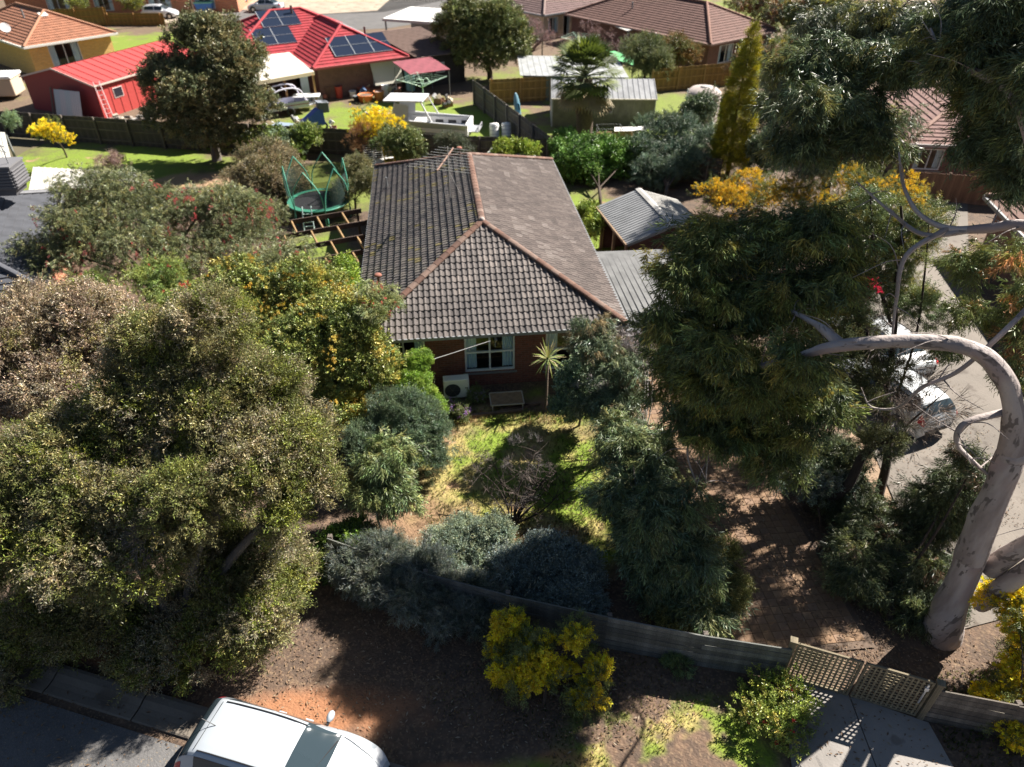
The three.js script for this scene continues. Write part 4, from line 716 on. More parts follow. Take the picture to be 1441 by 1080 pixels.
{
  const a = [6.37, 0, -9.3], b = [9.04, 0, -8.34], L = Math.hypot(b[0] - a[0], b[2] - a[2]), tn = turnTo(a, b), slat = wood(0.40, 0.35, 0.23, 0.3), fr = wood(0.33, 0.29, 0.2, 0.3);
  for (const [k, lab] of [[0, 'lattice gate leaf of crossed tan slats next to the grey board fence'], [1, 'lattice gate leaf of crossed tan slats with the metal latch']]) {
    const o = thing('lattice_gate', lab, 'gate', [mix(a[0], b[0], k * 0.5) + 0.02, 0.08, mix(a[2], b[2], k * 0.5)], tn), W = L / 2 - 0.04, H = 1.3;
    part('frame', [bar([0.03, 0.03, 0], [W - 0.03, 0.03, 0], 0.04, 0.06), bar([0.03, H, 0], [W - 0.03, H, 0], 0.04, 0.06)], fr, o);
    for (const x of [0.03, W - 0.03]) part('stile', bar([x, 0, 0], [x, H + 0.03, 0], 0.05), fr, o);
    for (let x = 0.12; x < W - 0.05; x += 0.105) part('slat', bar([x, 0.05, 0.013], [x, H - 0.02, 0.013], 0.01, 0.042), slat, o);
    for (let y = 0.11; y < H - 0.03; y += 0.105) part('slat', bar([0.05, y, -0.002], [W - 0.05, y, -0.002], 0.01, 0.042), slat, o);
    if (k) part('latch', [bar([W - 0.12, 0.55, 0.05], [W - 0.12, 1.25, 0.05], 0.035), box(W - 0.16, W - 0.08, 1.05, 1.15, 0.03, 0.08)], mat(0.7, 0.72, 0.75, 0.3, { metalness: 0.8 }), o);
  }
  const o = thing('gate_post', 'stout timber gate post where board fence meets the lattice', 'post', [a[0] - 0.06, 0, a[2] - 0.05], tn); part('shaft', box(-0.06, 0.06, 0, 1.42, -0.06, 0.06), fr, o); part('cap', slab([[-0.08, 1.46, 0.08], [0.08, 1.46, 0.08], [0.08, 1.46, -0.08], [-0.08, 1.46, -0.08]], 0.04), fr, o);
  const o2 = thing('gate_post', 'stout timber gate post beside the metal latch', 'post', [b[0] + 0.06, 0, b[2] + 0.02], tn); part('shaft', box(-0.06, 0.06, 0, 1.42, -0.06, 0.06), fr, o2); part('cap', slab([[-0.08, 1.46, 0.08], [0.08, 1.46, 0.08], [0.08, 1.46, -0.08], [-0.08, 1.46, -0.08]], 0.04), fr, o2);
}

// ---------------------------------------------------------------- plants
// leaves: small folded diamonds set along a twig; one sprig is a few dozen of them
function leafSet(list) {                                                // list of {b, d, n, l, w, c, col}
  const pos = [], col = [];
  for (const { b, d, n, l, w, c = 0, col: k } of list) {
    const s = V().crossVectors(d, n).normalize().multiplyScalar(w / 2), m = b.clone().addScaledVector(d, l * 0.45), t = b.clone().addScaledVector(d, l).addScaledVector(n, c * l), A = m.clone().add(s).addScaledVector(n, w * 0.15), B = m.clone().sub(s).addScaledVector(n, w * 0.15);
    for (const [p, q, r] of [[b, A, t], [b, t, B]]) { pos.push(p.x, p.y, p.z, q.x, q.y, q.z, r.x, r.y, r.z); for (let i = 0; i < 3; i++) col.push(...k); }
  }
  const g = new THREE.BufferGeometry(); g.setAttribute('position', new THREE.Float32BufferAttribute(pos, 3)); g.setAttribute('color', new THREE.Float32BufferAttribute(col, 3)); g.computeVertexNormals();
  return g;
}
const rdir = () => { let v; do v = V(rr(-1, 1), rr(-1, 1), rr(-1, 1)); while (v.length() > 1 || v.length() < 0.05); return v.normalize(); };
const twigCol = [0.8, 0.7, 0.6];
function sprig({ n, len, l, w, open, jitter = 0.35, bend = 0.2, hang = 0, tone = 0.35, curve = 0.1, twigs = 1 }) {
  const list = [];
  for (let q = 0; q < twigs; q++) {
    const ax = q ? V(0, 1, 0).addScaledVector(rdir(), 0.55).normalize() : V(0, 1, 0), side = rdir().cross(ax).normalize(), L = len * rr(0.75, 1.1);
    const at = (t) => ax.clone().multiplyScalar(t * L).addScaledVector(side, bend * L * t * t);
    list.push({ b: at(0), d: at(1).normalize(), n: side, l: L, w: 0.012, col: twigCol });
    for (let i = 0; i < n / twigs; i++) {
      const t = (i + rnd()) / (n / twigs), a = i * 2.4 + rnd(), rad = side.clone().applyAxisAngle(ax, a), d = ax.clone().multiplyScalar(Math.cos(open)).addScaledVector(rad, Math.sin(open)).addScaledVector(rdir(), jitter); d.y -= hang; d.normalize();
      const k = 1 + tone * rr(-1, 1), nn = rdir().cross(d).normalize();
      list.push({ b: at(0.1 + 0.9 * t), d, n: nn, l: l * rr(0.7, 1.25), w: w * rr(0.8, 1.2), c: curve * rr(-1, 1), col: [k * rr(0.9, 1.12), k, k * rr(0.75, 1.2)] });
    }
  }
  return leafSet(list);
}
const many = (n, f) => Array.from({ length: n }, f);
const S = {
  fine: many(3, () => sprig({ n: 40, len: 0.32, l: 0.058, w: 0.02, open: 0.9, twigs: 4, jitter: 0.4, tone: 0.55 })),
  gum: many(3, () => sprig({ n: 24, len: 0.32, l: 0.15, w: 0.021, open: 0.5, twigs: 3, bend: 0.5, curve: 0.28, jitter: 0.35, tone: 0.55 })),
  feather: many(3, () => sprig({ n: 46, len: 0.3, l: 0.07, w: 0.014, open: 1.1, twigs: 3, jitter: 0.15 })),
  broad: many(3, () => sprig({ n: 22, len: 0.26, l: 0.095, w: 0.05, open: 0.9, twigs: 3, jitter: 0.35 })),
  small: many(3, () => sprig({ n: 40, len: 0.22, l: 0.04, w: 0.022, open: 0.9, twigs: 4, jitter: 0.4 })),
  spike: many(2, () => sprig({ n: 26, len: 0.13, l: 0.05, w: 0.03, open: 0.8, twigs: 4, jitter: 0.3, tone: 0.2 })),
  brush: many(2, () => sprig({ n: 44, len: 0.16, l: 0.04, w: 0.010, open: 1.35, twigs: 1, jitter: 0.1, tone: 0.2 })),
  spray: many(2, () => sprig({ n: 40, len: 0.4, l: 0.07, w: 0.02, open: 0.35, twigs: 4, jitter: 0.2 })),
  twig: many(3, () => leafSet(many(14, () => { const d = V(rr(-0.6, 0.6), 1, rr(-0.6, 0.6)).normalize(); return { b: V(0, 0, 0).addScaledVector(d, rr(0, 0.15)), d: d.clone().addScaledVector(rdir(), 0.4).normalize(), n: rdir(), l: rr(0.15, 0.4), w: 0.012, col: [1, 1, 1] }; }))),
  needle: many(2, () => sprig({ n: 30, len: 0.2, l: 0.09, w: 0.008, open: 0.7, twigs: 3 })),
};
const leafM = new THREE.MeshPhysicalMaterial({ roughness: 1, transmission: 0.28, thickness: 0, side: THREE.DoubleSide, vertexColors: true, specularIntensity: 0.6 });
const leafGloss = mat(1, 1, 1, 0.42, { vertexColors: true });
const flowerM = new THREE.MeshPhysicalMaterial({ roughness: 1, transmission: 0.35, thickness: 0, side: THREE.DoubleSide, vertexColors: true });
const twigM = mat(1, 1, 1, 0.9, { vertexColors: true });
// every lump is broken into smaller ones so that outlines are uneven and clumps shade one another
function fray(lumps, n = 6, loose = false) {
  const out = [];
  for (const l of lumps) {
    if (!loose) out.push([l[0], l[1], l[2], l[3] * 0.55, l[4] * 0.55, l[5] * 0.55]);
    for (let i = 0; i < n; i++) { const d = rdir(); if (d.y < -0.3) d.y *= -0.6; const k = loose ? rr(0.26, 0.48) : rr(0.34, 0.56), f = loose ? rr(0.4, 0.95) : rr(0.55, 0.8); out.push([l[0] + l[3] * d.x * f, Math.max(l[1] + l[4] * d.y * f, 0.12), l[2] + l[5] * d.z * f, l[3] * k, l[4] * k * rr(0.75, 1), l[5] * k]); }
  }
  return out;
}
// one clump of sprigs: y points out of the crown; drooping ones hang with x pointing out
function clumpGeo(kind, per, spread, facing, up, droop) {
  const q = new THREE.Quaternion(), M = new THREE.Matrix4(), Y = V(0, 1, 0), pos = [], nor = [], col = [], out = droop > 0.3 ? V(1, 0, 0) : Y;
  for (let j = 0; j < per; j++) {
    const g = pick(S[kind]), off = V(gauss(), gauss() * 0.75, gauss()).multiplyScalar(spread), p = off.clone(), dir = out.clone().multiplyScalar(facing).add(off.normalize().multiplyScalar(0.6)).addScaledVector(rdir(), 0.55); if (droop > 0.3) dir.y -= droop * 1.6; else dir.y += up; dir.normalize();
    q.setFromUnitVectors(Y, dir); q.multiply(new THREE.Quaternion().setFromAxisAngle(Y, rnd() * 6.283)); const s = rr(0.75, 1.2), t = rr(0.78, 1.22), w = rr(0.9, 1.1); M.compose(p, q, V(s, s, s));
    const P = g.attributes.position, N = g.attributes.normal, C = g.attributes.color, a = V();
    for (let i = 0; i < P.count; i++) { a.fromBufferAttribute(P, i).applyMatrix4(M); pos.push(a.x, a.y, a.z); a.fromBufferAttribute(N, i).applyQuaternion(q); nor.push(a.x, a.y, a.z); col.push(C.getX(i) * t * w, C.getY(i) * t, C.getZ(i) * t / w); }
  }
  const g = new THREE.BufferGeometry(); g.setAttribute('position', new THREE.Float32BufferAttribute(pos, 3)); g.setAttribute('normal', new THREE.Float32BufferAttribute(nor, 3)); g.setAttribute('color', new THREE.Float32BufferAttribute(col, 3));
  return g;
}
const clumpBank = {};
function clumpsOf(kind, per, spread, facing, up, droop) { const k = [kind, per, spread, facing, up, droop].join(); return clumpBank[k] ??= Array.from({ length: 4 }, () => clumpGeo(kind, Math.round(per * rr(0.8, 1.2)), spread, facing, up, droop)); }
// inner, floor, up and facing only place and turn the clumps; a clump's colour is drawn at random from the list and does not depend on where it sits or points
// scatter clumps over lumps (ellipsoids [x, y, z, rx, ry, rz])
function crown(o, name, lumps, { kind = 'fine', clumps = 200, per = 18, spread = 0.28, size = [0.8, 1.3], colors, droop = 0, inner = 0.1, floor = 0.06, m = leafM, facing = 0.9, up = 0.25, jitterCol = 0.22, broken = 6, loose = kind === 'gum', gain = m === leafM ? 1.4 : 1.1 }) {
  if (broken) lumps = fray(lumps, loose ? 9 : broken, loose);
  if (loose && kind === 'gum') { spread *= 0.85; clumps *= 0.62; gain *= 1.3; }
  const k0 = (size[0] + size[1]) / 2, geos = clumpsOf(kind, per, Math.round(spread / k0 * 50) / 50, facing, up, droop), B = o.position, area = lumps.map((l) => l[3] * l[4] + l[4] * l[5] + l[3] * l[5]), tot = area.reduce((a, b) => a + b, 0), sets = geos.map(() => ({ mm: [], cc: [] }));
  const q = new THREE.Quaternion(), M = new THREE.Matrix4(), Y = V(0, 1, 0), wsum = colors.reduce((a, c) => a + (c[3] ?? 1), 0);
  for (let i = 0; i < clumps; i++) {
    let k = 0, a = rnd() * tot; while (a > area[k] && k < area.length - 1) a -= area[k++];
    const L = lumps[k], d = rdir(); if (d.y < -0.35 && rnd() < 0.7) d.y = -d.y;
    const f = rnd() < inner ? rr(0.3, 0.85) : rr(0.86, 1.08), c = V(L[0] + L[3] * d.x * f, L[1] + L[4] * d.y * f, L[2] + L[5] * d.z * f); if (c.y < floor + 0.1) c.y = floor + 0.1 + rnd() * 0.15;
    if (lumps.some((T, j) => j !== k && Math.hypot((c.x - T[0]) / T[3], (c.y - T[1]) / T[4], (c.z - T[2]) / T[5]) < 0.62) && rnd() < 0.8) { if (rnd() < 0.9) i -= 0.75; continue; }
    let w = rnd() * wsum, ci = 0; while (w > (colors[ci][3] ?? 1) && ci < colors.length - 1) w -= colors[ci++][3] ?? 1;
    const base = colors[ci], t = gain * (1 + jitterCol * rr(-1, 1)), s = rr(...size);
    if (droop > 0.3) { q.setFromAxisAngle(Y, Math.atan2(-d.z, d.x) + rr(-0.5, 0.5)); q.multiply(new THREE.Quaternion().setFromAxisAngle(V(0, 0, 1), rr(-0.25, 0.35))); }
    else { const e = d.clone().addScaledVector(rdir(), 0.35).normalize(); q.setFromUnitVectors(Y, e); q.multiply(new THREE.Quaternion().setFromAxisAngle(Y, rnd() * 6.283)); }
    M.compose(c.sub(B), q, V(s, s, s)); const set = sets[Math.floor(rnd() * geos.length)]; set.mm.push(...M.elements); set.cc.push(base[0] * t, base[1] * t, base[2] * t);
  }
  sets.forEach((s, i) => { const n = s.mm.length / 16; if (!n) return; const im = new THREE.InstancedMesh(geos[i], m === leafM && i % 2 ? leafGloss : m, n); im.instanceMatrix = new THREE.InstancedBufferAttribute(new Float32Array(s.mm), 16); im.instanceColor = new THREE.InstancedBufferAttribute(new Float32Array(s.cc), 3); im.name = name; im.userData.kind = 'stuff'; im.castShadow = im.receiveShadow = true; o.add(im); });
}
const barkM = (r, g, b) => worn(r, g, b, 0.6, 0.95, { bumpScale: 0.015 });
const bark = { brown: barkM(0.11, 0.08, 0.06), grey: barkM(0.22, 0.19, 0.165), dark: barkM(0.055, 0.04, 0.032), pale: barkM(0.55, 0.52, 0.5), palm: barkM(0.16, 0.12, 0.09) };
// trunk with limbs to every lump
function woody(o, lumps, r, m, from = 0.35, twigs = 3) {
  const B = o.position, gs = [], cx = lumps.reduce((a, l) => a + l[0], 0) / lumps.length - B.x, cz = lumps.reduce((a, l) => a + l[2], 0) / lumps.length - B.z, hy = Math.max(0.4, Math.min(...lumps.map((l) => l[1])) * from + 0.3);
  const fork = [cx * 0.25, hy, cz * 0.25];
  gs.push(tube([[0, -0.05, 0], [cx * 0.06 + rr(-0.05, 0.05), hy * 0.5, cz * 0.06], fork], r * 1.15, r * 0.85, 9, 4, 0.12));
  for (const l of lumps) {
    const e = [l[0] - B.x, l[1] - B.y + l[4] * 0.2, l[2] - B.z], mid = [mix(fork[0], e[0], 0.5) + rr(-0.2, 0.2), mix(fork[1], e[1], 0.55) + 0.1, mix(fork[2], e[2], 0.5) + rr(-0.2, 0.2)];
    gs.push(tube([fork, mid, e], r * 0.55, r * 0.16, 6, 4, 0.1));
    for (let i = 0; i < twigs; i++) { const d = rdir(); if (d.y < -0.2) d.y *= -1; gs.push(tube([e, [e[0] + d.x * l[3] * 0.5, e[1] + d.y * l[4] * 0.5 , e[2] + d.z * l[5] * 0.5], [e[0] + d.x * l[3] * 0.85, e[1] + d.y * l[4] * 0.85, e[2] + d.z * l[5] * 0.85]], r * 0.16, 0.008, 5, 2)); }
  }
  return part('trunk', gs, m, o);
}
function plant(name, label, category, base, lumps, { r = 0.1, m = bark.brown, from, ...leaf }, group) {
  const o = thing(name, label, category, [base[0], 0, base[2]], 0, group);
  woody(o, lumps, r, m, from); crown(o, 'crown', lumps, leaf);
  return o;
}
const olive = [[0.155, 0.145, 0.06, 3], [0.215, 0.19, 0.12, 2.4], [0.12, 0.135, 0.035, 2.6], [0.15, 0.175, 0.03, 1.2]];
const mauve = [[0.25, 0.20, 0.15, 3], [0.21, 0.175, 0.12, 2], [0.15, 0.14, 0.05, 1]];
const gumG = [[0.09, 0.115, 0.035, 3], [0.125, 0.14, 0.035, 2], [0.20, 0.18, 0.045, 0.8], [0.065, 0.09, 0.04, 2]];

// the great olive tree by the street, and the dusty one behind it
{
  const o = plant('paperbark_tree', 'huge olive green dense fine leaved tree overhanging the street kerb', 'tree', [-7.94, 0, -9.76],
  [[-7.29, 6.15, -13.9, 1.62, 1.23, 1.42], [-5.59, 4.92, -12.9, 1.23, 1.46, 1.34], [-7.70, 5.00, -12.8, 1.98, 1.37, 1.67], [-9.76, 4.52, -12.1, 1.79, 1.20, 1.50], [-10.79, 3.25, -11.1, 1.42, 1.64, 1.53], [-8.59, 3.23, -10.7, 1.97, 1.46, 1.72], [-6.33, 4.19, -11.3, 1.75, 1.60, 1.67], [-4.84, 3.66, -11.6, 0.87, 1.28, 1.08], [-6.94, 0.93, -10.9, 2.04, 1.55, 1.80], [-10.71, 0.64, -10.3, 1.73, 1.18, 1.46], [-8.26, 0.45, -10.1, 1.17, 0.75, 0.96], [-5.60, 0.66, -11.1, 0.90, 1.14, 1.02], [-11.71, 0.37, -9.7, 0.94, 0.62, 0.78]],
  { r: 0.32, m: bark.grey, kind: 'fine', clumps: 2600, per: 17, spread: 0.22, size: [0.75, 1.2], loose: true, colors: olive });
  crown(o, 'dead_twigs', [[-7.49, 4.32, -9.9, 0.18, 0.35, 0.26], [-9.58, 3.12, -9.9, 0.37, 0.15, 0.26]], { kind: 'twig', clumps: 26, per: 7, spread: 0.12, size: [0.6, 1.0], inner: 0.3, broken: 0, m: twigM, colors: [[0.24, 0.21, 0.2], [0.16, 0.14, 0.13]] });
}
plant('paperbark_tree', 'dusty mauve grey fine leaved tree beside the slate roofed house', 'tree', [-15.16, 0, -17.09],
  [[-13.77, 4.11, -17.5, 1.98, 1.56, 1.77], [-12.36, 4.03, -18, 1.38, 1.28, 1.33], [-14.96, 2.81, -16.8, 1.47, 1.47, 1.47], [-13.14, 2.77, -16.5, 1.67, 1.15, 1.41]],
  { r: 0.2, m: bark.grey, kind: 'fine', clumps: 800, per: 16, spread: 0.22, loose: true, colors: mauve });
// bottlebrushes
{
  const ls = [[-17.24, 3.73, -27, 1.87, 1.58, 1.72], [-15.30, 3.92, -28, 2.35, 1.47, 1.91], [-12.73, 3.61, -28, 2.37, 1.48, 1.92], [-11.08, 3.05, -27.5, 1.62, 1.62, 1.62], [-17.63, 2.60, -25.8, 1.70, 1.14, 1.42], [-15.23, 2.81, -26, 2.42, 1.71, 2.06], [-12.33, 2.50, -26, 2.29, 1.72, 2.00], [-9.29, 2.58, -25.4, 1.55, 0.98, 1.26], [-7.45, 2.34, -24.5, 1.10, 0.88, 0.99]];
  const o = plant('bottlebrush_tree', 'broad grey green bottlebrush tree with scattered red brush flowers', 'tree', [-14.59, 0, -25.15], ls, { r: 0.18, kind: 'gum', clumps: 1500, per: 13, spread: 0.28, size: [0.5, 0.8], droop: 0.5, loose: false, colors: [[0.15, 0.17, 0.075, 3], [0.19, 0.205, 0.10, 2], [0.11, 0.13, 0.06, 2], [0.22, 0.22, 0.085, 1]] });
  crown(o, 'blossom', ls, { kind: 'brush', clumps: 420, per: 2, spread: 0.15, size: [0.9, 1.6], inner: 0, droop: 0.6, m: flowerM, colors: [[0.40, 0.045, 0.05, 3], [0.35, 0.10, 0.09, 2]] });
  const l2 = [[-13.40, 2.82, -23.6, 1.19, 0.85, 1.02], [-15.95, 2.48, -23.4, 1.06, 0.66, 0.86], [-12.19, 2.55, -23, 1.05, 0.65, 0.85]], o2 = plant('bottlebrush_shrub', 'small bright bottlebrush shrub with crimson flowers below the larger one', 'shrub', [-14.69, 0, -24.33], l2, { r: 0.06, kind: 'gum', clumps: 200, per: 13, spread: 0.2, size: [0.5, 0.75], droop: 0.4, loose: false, colors: [[0.14, 0.20, 0.05], [0.2, 0.24, 0.06]] });
  crown(o2, 'blossom', l2, { kind: 'brush', clumps: 36, per: 2, spread: 0.1, size: [0.9, 1.4], inner: 0, m: flowerM, colors: [[0.55, 0.05, 0.07]] });
  const l3 = [[-4.07, 4.08, -19.6, 0.50, 0.59, 0.54], [-4.44, 4.37, -20, 0.36, 0.36, 0.36]], o3 = plant('bottlebrush_shrub', 'slender bottlebrush with red flowers poking up beside the roof hip', 'shrub', [-4.54, 0, -20.73], l3, { r: 0.04, kind: 'gum', clumps: 60, per: 11, spread: 0.16, size: [0.5, 0.75], droop: 0.4, colors: [[0.15, 0.18, 0.08], [0.2, 0.22, 0.1]] });
  crown(o3, 'blossom', l3, { kind: 'brush', clumps: 20, per: 2, spread: 0.1, size: [0.8, 1.2], inner: 0, m: flowerM, colors: [[0.5, 0.07, 0.07]] });
}
// golden flowered wattle against the house
{
  const ls = [[-9.81, 3.12, -22.5, 1.53, 0.87, 1.20], [-7.53, 3.12, -21.5, 1.85, 1.23, 1.54], [-5.80, 2.81, -20.6, 1.49, 1.25, 1.37], [-6.88, 2.18, -19.6, 1.78, 1.30, 1.54], [-4.85, 2.16, -18.8, 1.20, 1.34, 1.27], [-5.53, 1.18, -18, 1.26, 1.10, 1.18], [-9.07, 2.70, -21, 1.35, 0.98, 1.16], [-6.22, 2.89, -19.8, 1.41, 1.17, 1.29]];
  const o = plant('wattle_tree', 'leafy green wattle speckled with golden orange blossom against the house', 'tree', [-5.75, 0, -17.09], ls, { r: 0.13, kind: 'broad', clumps: 1050, per: 14, spread: 0.24, size: [0.6, 0.95], colors: [[0.16, 0.19, 0.045, 3], [0.21, 0.22, 0.06, 2], [0.10, 0.13, 0.035, 2], [0.28, 0.24, 0.05, 1]] });
  crown(o, 'blossom', ls, { kind: 'spike', clumps: 360, per: 4, spread: 0.14, size: [0.6, 1.0], inner: 0.05, m: flowerM, colors: [[0.50, 0.33, 0.03, 2], [0.48, 0.38, 0.06, 1]] });
}
plant('conifer_shrub', 'bright green upright conifer shrub beside the front window', 'shrub', [-3.08, 0, -18.33], [[-2.98, 1.59, -18.6, 0.60, 0.65, 0.63], [-3.09, 2.02, -19, 0.42, 0.51, 0.47], [-2.90, 0.86, -18.4, 0.56, 0.61, 0.59], [-3.34, 1.46, -18.2, 0.51, 0.64, 0.57]], { r: 0.06, kind: 'small', clumps: 330, per: 14, spread: 0.11, size: [0.55, 0.85], up: 0.8, colors: [[0.16, 0.26, 0.03, 3], [0.12, 0.2, 0.03, 1], [0.22, 0.3, 0.05, 1]] });
plant('cootamundra_shrub', 'dusky blue green feathery shrub at the lawn edge', 'shrub', [-3.48, 0, -15.48], [[-3.52, 1.55, -17, 1.10, 0.83, 0.97], [-2.75, 1.03, -16.6, 0.66, 0.77, 0.71], [-4.14, 1.01, -16.3, 0.98, 0.87, 0.92], [-3.15, 0.70, -16, 0.87, 0.76, 0.81]], { r: 0.08, kind: 'feather', clumps: 420, per: 14, spread: 0.2, size: [0.6, 0.95], colors: [[0.075, 0.115, 0.06, 3], [0.10, 0.14, 0.09, 1], [0.06, 0.09, 0.05, 1]] });
{
  const b = [-3.54, 0, -13.31], o = thing('gum_sapling', 'young weeping gum with a bare white stem beside the lawn', 'tree', b), ls = [[-3.42, 2.18, -14.4, 0.82, 0.62, 0.72], [-3.81, 1.62, -14, 0.70, 0.68, 0.69], [-3.04, 1.45, -13.9, 0.66, 0.59, 0.63]];
  part('trunk', [tube([[0, 0, 0], [-0.06, 0.7, 0.02], [-0.12, 1.5, -0.1], [ls[0][0] - b[0], ls[0][1], ls[0][2] - b[2]]], 0.04, 0.02, 7), tube([[-0.12, 1.5, -0.1], [ls[1][0] - b[0], ls[1][1], ls[1][2] - b[2]]], 0.02, 0.01, 5, 2)], bark.pale, o);
  crown(o, 'crown', ls, { kind: 'gum', clumps: 160, per: 13, spread: 0.2, size: [0.7, 1.05], droop: 0.8, colors: [[0.10, 0.135, 0.05], [0.14, 0.16, 0.06], [0.08, 0.11, 0.05]] });
}
// shrubs along the front fence
plant('leafy_shrub', 'bright green broad leaved shrub beneath the olive tree', 'shrub', [-4.11, 0, -11.71], [[-4.36, 0.33, -13, 0.75, 0.55, 0.65], [-4.71, 0.33, -12.6, 0.69, 0.55, 0.62], [-3.95, 0.35, -12.6, 0.67, 0.59, 0.63]], { r: 0.04, kind: 'broad', clumps: 190, per: 11, spread: 0.18, size: [0.7, 1.0], colors: [[0.11, 0.19, 0.025, 2], [0.06, 0.10, 0.025, 2]] });
const saltbush = [[0.15, 0.19, 0.14, 2], [0.22, 0.26, 0.17, 1.3], [0.10, 0.14, 0.10, 1]];
plant('saltbush', 'pale silvery green shrub in sunlight behind the board fence', 'shrub', [-0.96, 0, -12.16], [[-1.61, 0.30, -13.2, 0.84, 0.50, 0.67], [-0.60, 0.36, -13, 0.67, 0.59, 0.63], [-1.19, 0.26, -12.7, 0.88, 0.43, 0.66]], { r: 0.03, kind: 'small', loose: true, clumps: 260, per: 14, spread: 0.16, size: [0.6, 0.95], up: 0.6, colors: saltbush });
plant('saltbush', 'mounded blue grey shrub spilling over the front of the fence', 'shrub', [1.06, 0, -10.74], [[0.94, 0.40, -12.2, 1.05, 0.67, 0.86], [1.84, 0.38, -11.6, 0.63, 0.63, 0.63], [0.27, 0.38, -11.9, 0.75, 0.64, 0.70], [1.26, 0.24, -11.2, 0.99, 0.47, 0.73]], { r: 0.04, kind: 'small', loose: true, clumps: 460, per: 14, spread: 0.18, size: [0.6, 0.95], up: 0.5, colors: [[0.13, 0.165, 0.15, 2], [0.17, 0.2, 0.17, 1]] });
plant('saltbush', 'dark grey trailing shrub below the fence on the shaded verge', 'shrub', [-2.3, 0, -10.44], [[-3.05, 0.48, -12, 0.95, 0.80, 0.87], [-1.85, 0.44, -11.2, 0.96, 0.74, 0.85], [-3.91, 0.44, -12.2, 0.82, 0.74, 0.78], [-0.92, 0.31, -10.9, 0.73, 0.51, 0.62], [-2.28, 0.34, -11.7, 0.76, 0.57, 0.66]], { r: 0.04, kind: 'needle', loose: true, clumps: 520, per: 16, spread: 0.2, size: [0.9, 1.3], droop: 0.25, colors: [[0.11, 0.135, 0.12, 2], [0.15, 0.17, 0.14, 1], [0.08, 0.10, 0.07, 1]] });
plant('small_weed', 'small green weedy plant at the foot of the board fence', 'plant', [3.93, 0, -9.39], [[3.98, 0.12, -9.6, 0.27, 0.20, 0.24]], { r: 0.01, kind: 'needle', clumps: 16, per: 8, spread: 0.08, size: [0.8, 1.1], colors: [[0.11, 0.16, 0.06]] });
// acacias in full yellow flower
function yellowWattle(label, base, ls, clumps, per, size, spread, leafy = 0.3, tone = [[0.80, 0.66, 0.008, 3], [0.70, 0.55, 0.012, 1], [0.84, 0.73, 0.03, 1]]) {
  const o = plant('acacia_shrub', label, 'shrub', base, ls, { r: 0.05, kind: 'feather', clumps: Math.round(clumps * leafy), per: leafy > 0.5 ? 10 : 7, spread, size: [0.7, 1.0], colors: [[0.10, 0.13, 0.03], [0.13, 0.15, 0.05]] });
  crown(o, 'blossom', ls, { kind: 'spike', clumps, per, spread: spread * 0.8, size, inner: 0.1, m: flowerM, up: 0.5, colors: tone });
  return o;
}
yellowWattle('brilliant yellow flowering wattle bush on the shaded verge', [0.72, 0, -8.69], [[-0.09, 0.93, -10, 0.33, 0.37, 0.35], [0.51, 0.85, -9.4, 0.49, 0.42, 0.46], [1.42, 1.11, -9.6, 0.33, 0.36, 0.34], [0.12, 0.50, -9, 0.48, 0.32, 0.40], [1.04, 0.50, -9, 0.42, 0.32, 0.37], [1.95, 0.70, -9, 0.29, 0.22, 0.26], [1.67, 0.31, -8.6, 0.32, 0.22, 0.27], [-0.34, 0.40, -9.6, 0.23, 0.27, 0.25]], 300, 10, [0.7, 1.1], 0.13);
yellowWattle('yellow flowering wattle leaning over the short board fence', [10.87, 0, -7.72], [[11.37, 1.87, -10, 0.55, 0.58, 0.57], [11.44, 0.64, -9, 0.48, 0.48, 0.48], [11.08, 0.30, -8.4, 0.57, 0.51, 0.54], [11.60, 1.38, -9.6, 0.39, 0.48, 0.44], [10.75, 0.21, -8, 0.41, 0.35, 0.38], [12.01, 0.58, -9, 0.65, 0.97, 0.81]], 420, 10, [0.6, 0.95], 0.16);
{
  const ls = [[5.95, 0.24, -8.9, 0.52, 0.39, 0.46], [6.29, 0.31, -8.6, 0.35, 0.45, 0.40], [5.50, 0.25, -8.2, 0.57, 0.41, 0.49], [5.89, 0.24, -7.9, 0.53, 0.40, 0.47]], o = plant('rose_bush', 'lime green rose bush with a few red blooms beside the apron', 'shrub', [5.75, 0, -7.88], ls, { r: 0.03, kind: 'broad', clumps: 110, per: 7, spread: 0.16, size: [0.45, 0.7], colors: [[0.22, 0.26, 0.05, 2], [0.13, 0.18, 0.03, 1], [0.30, 0.27, 0.06, 0.6]] });
  crown(o, 'blossom', ls, { kind: 'spike', clumps: 12, per: 4, spread: 0.03, size: [0.4, 0.6], inner: 0, m: flowerM, colors: [[0.55, 0.02, 0.03]] });
}
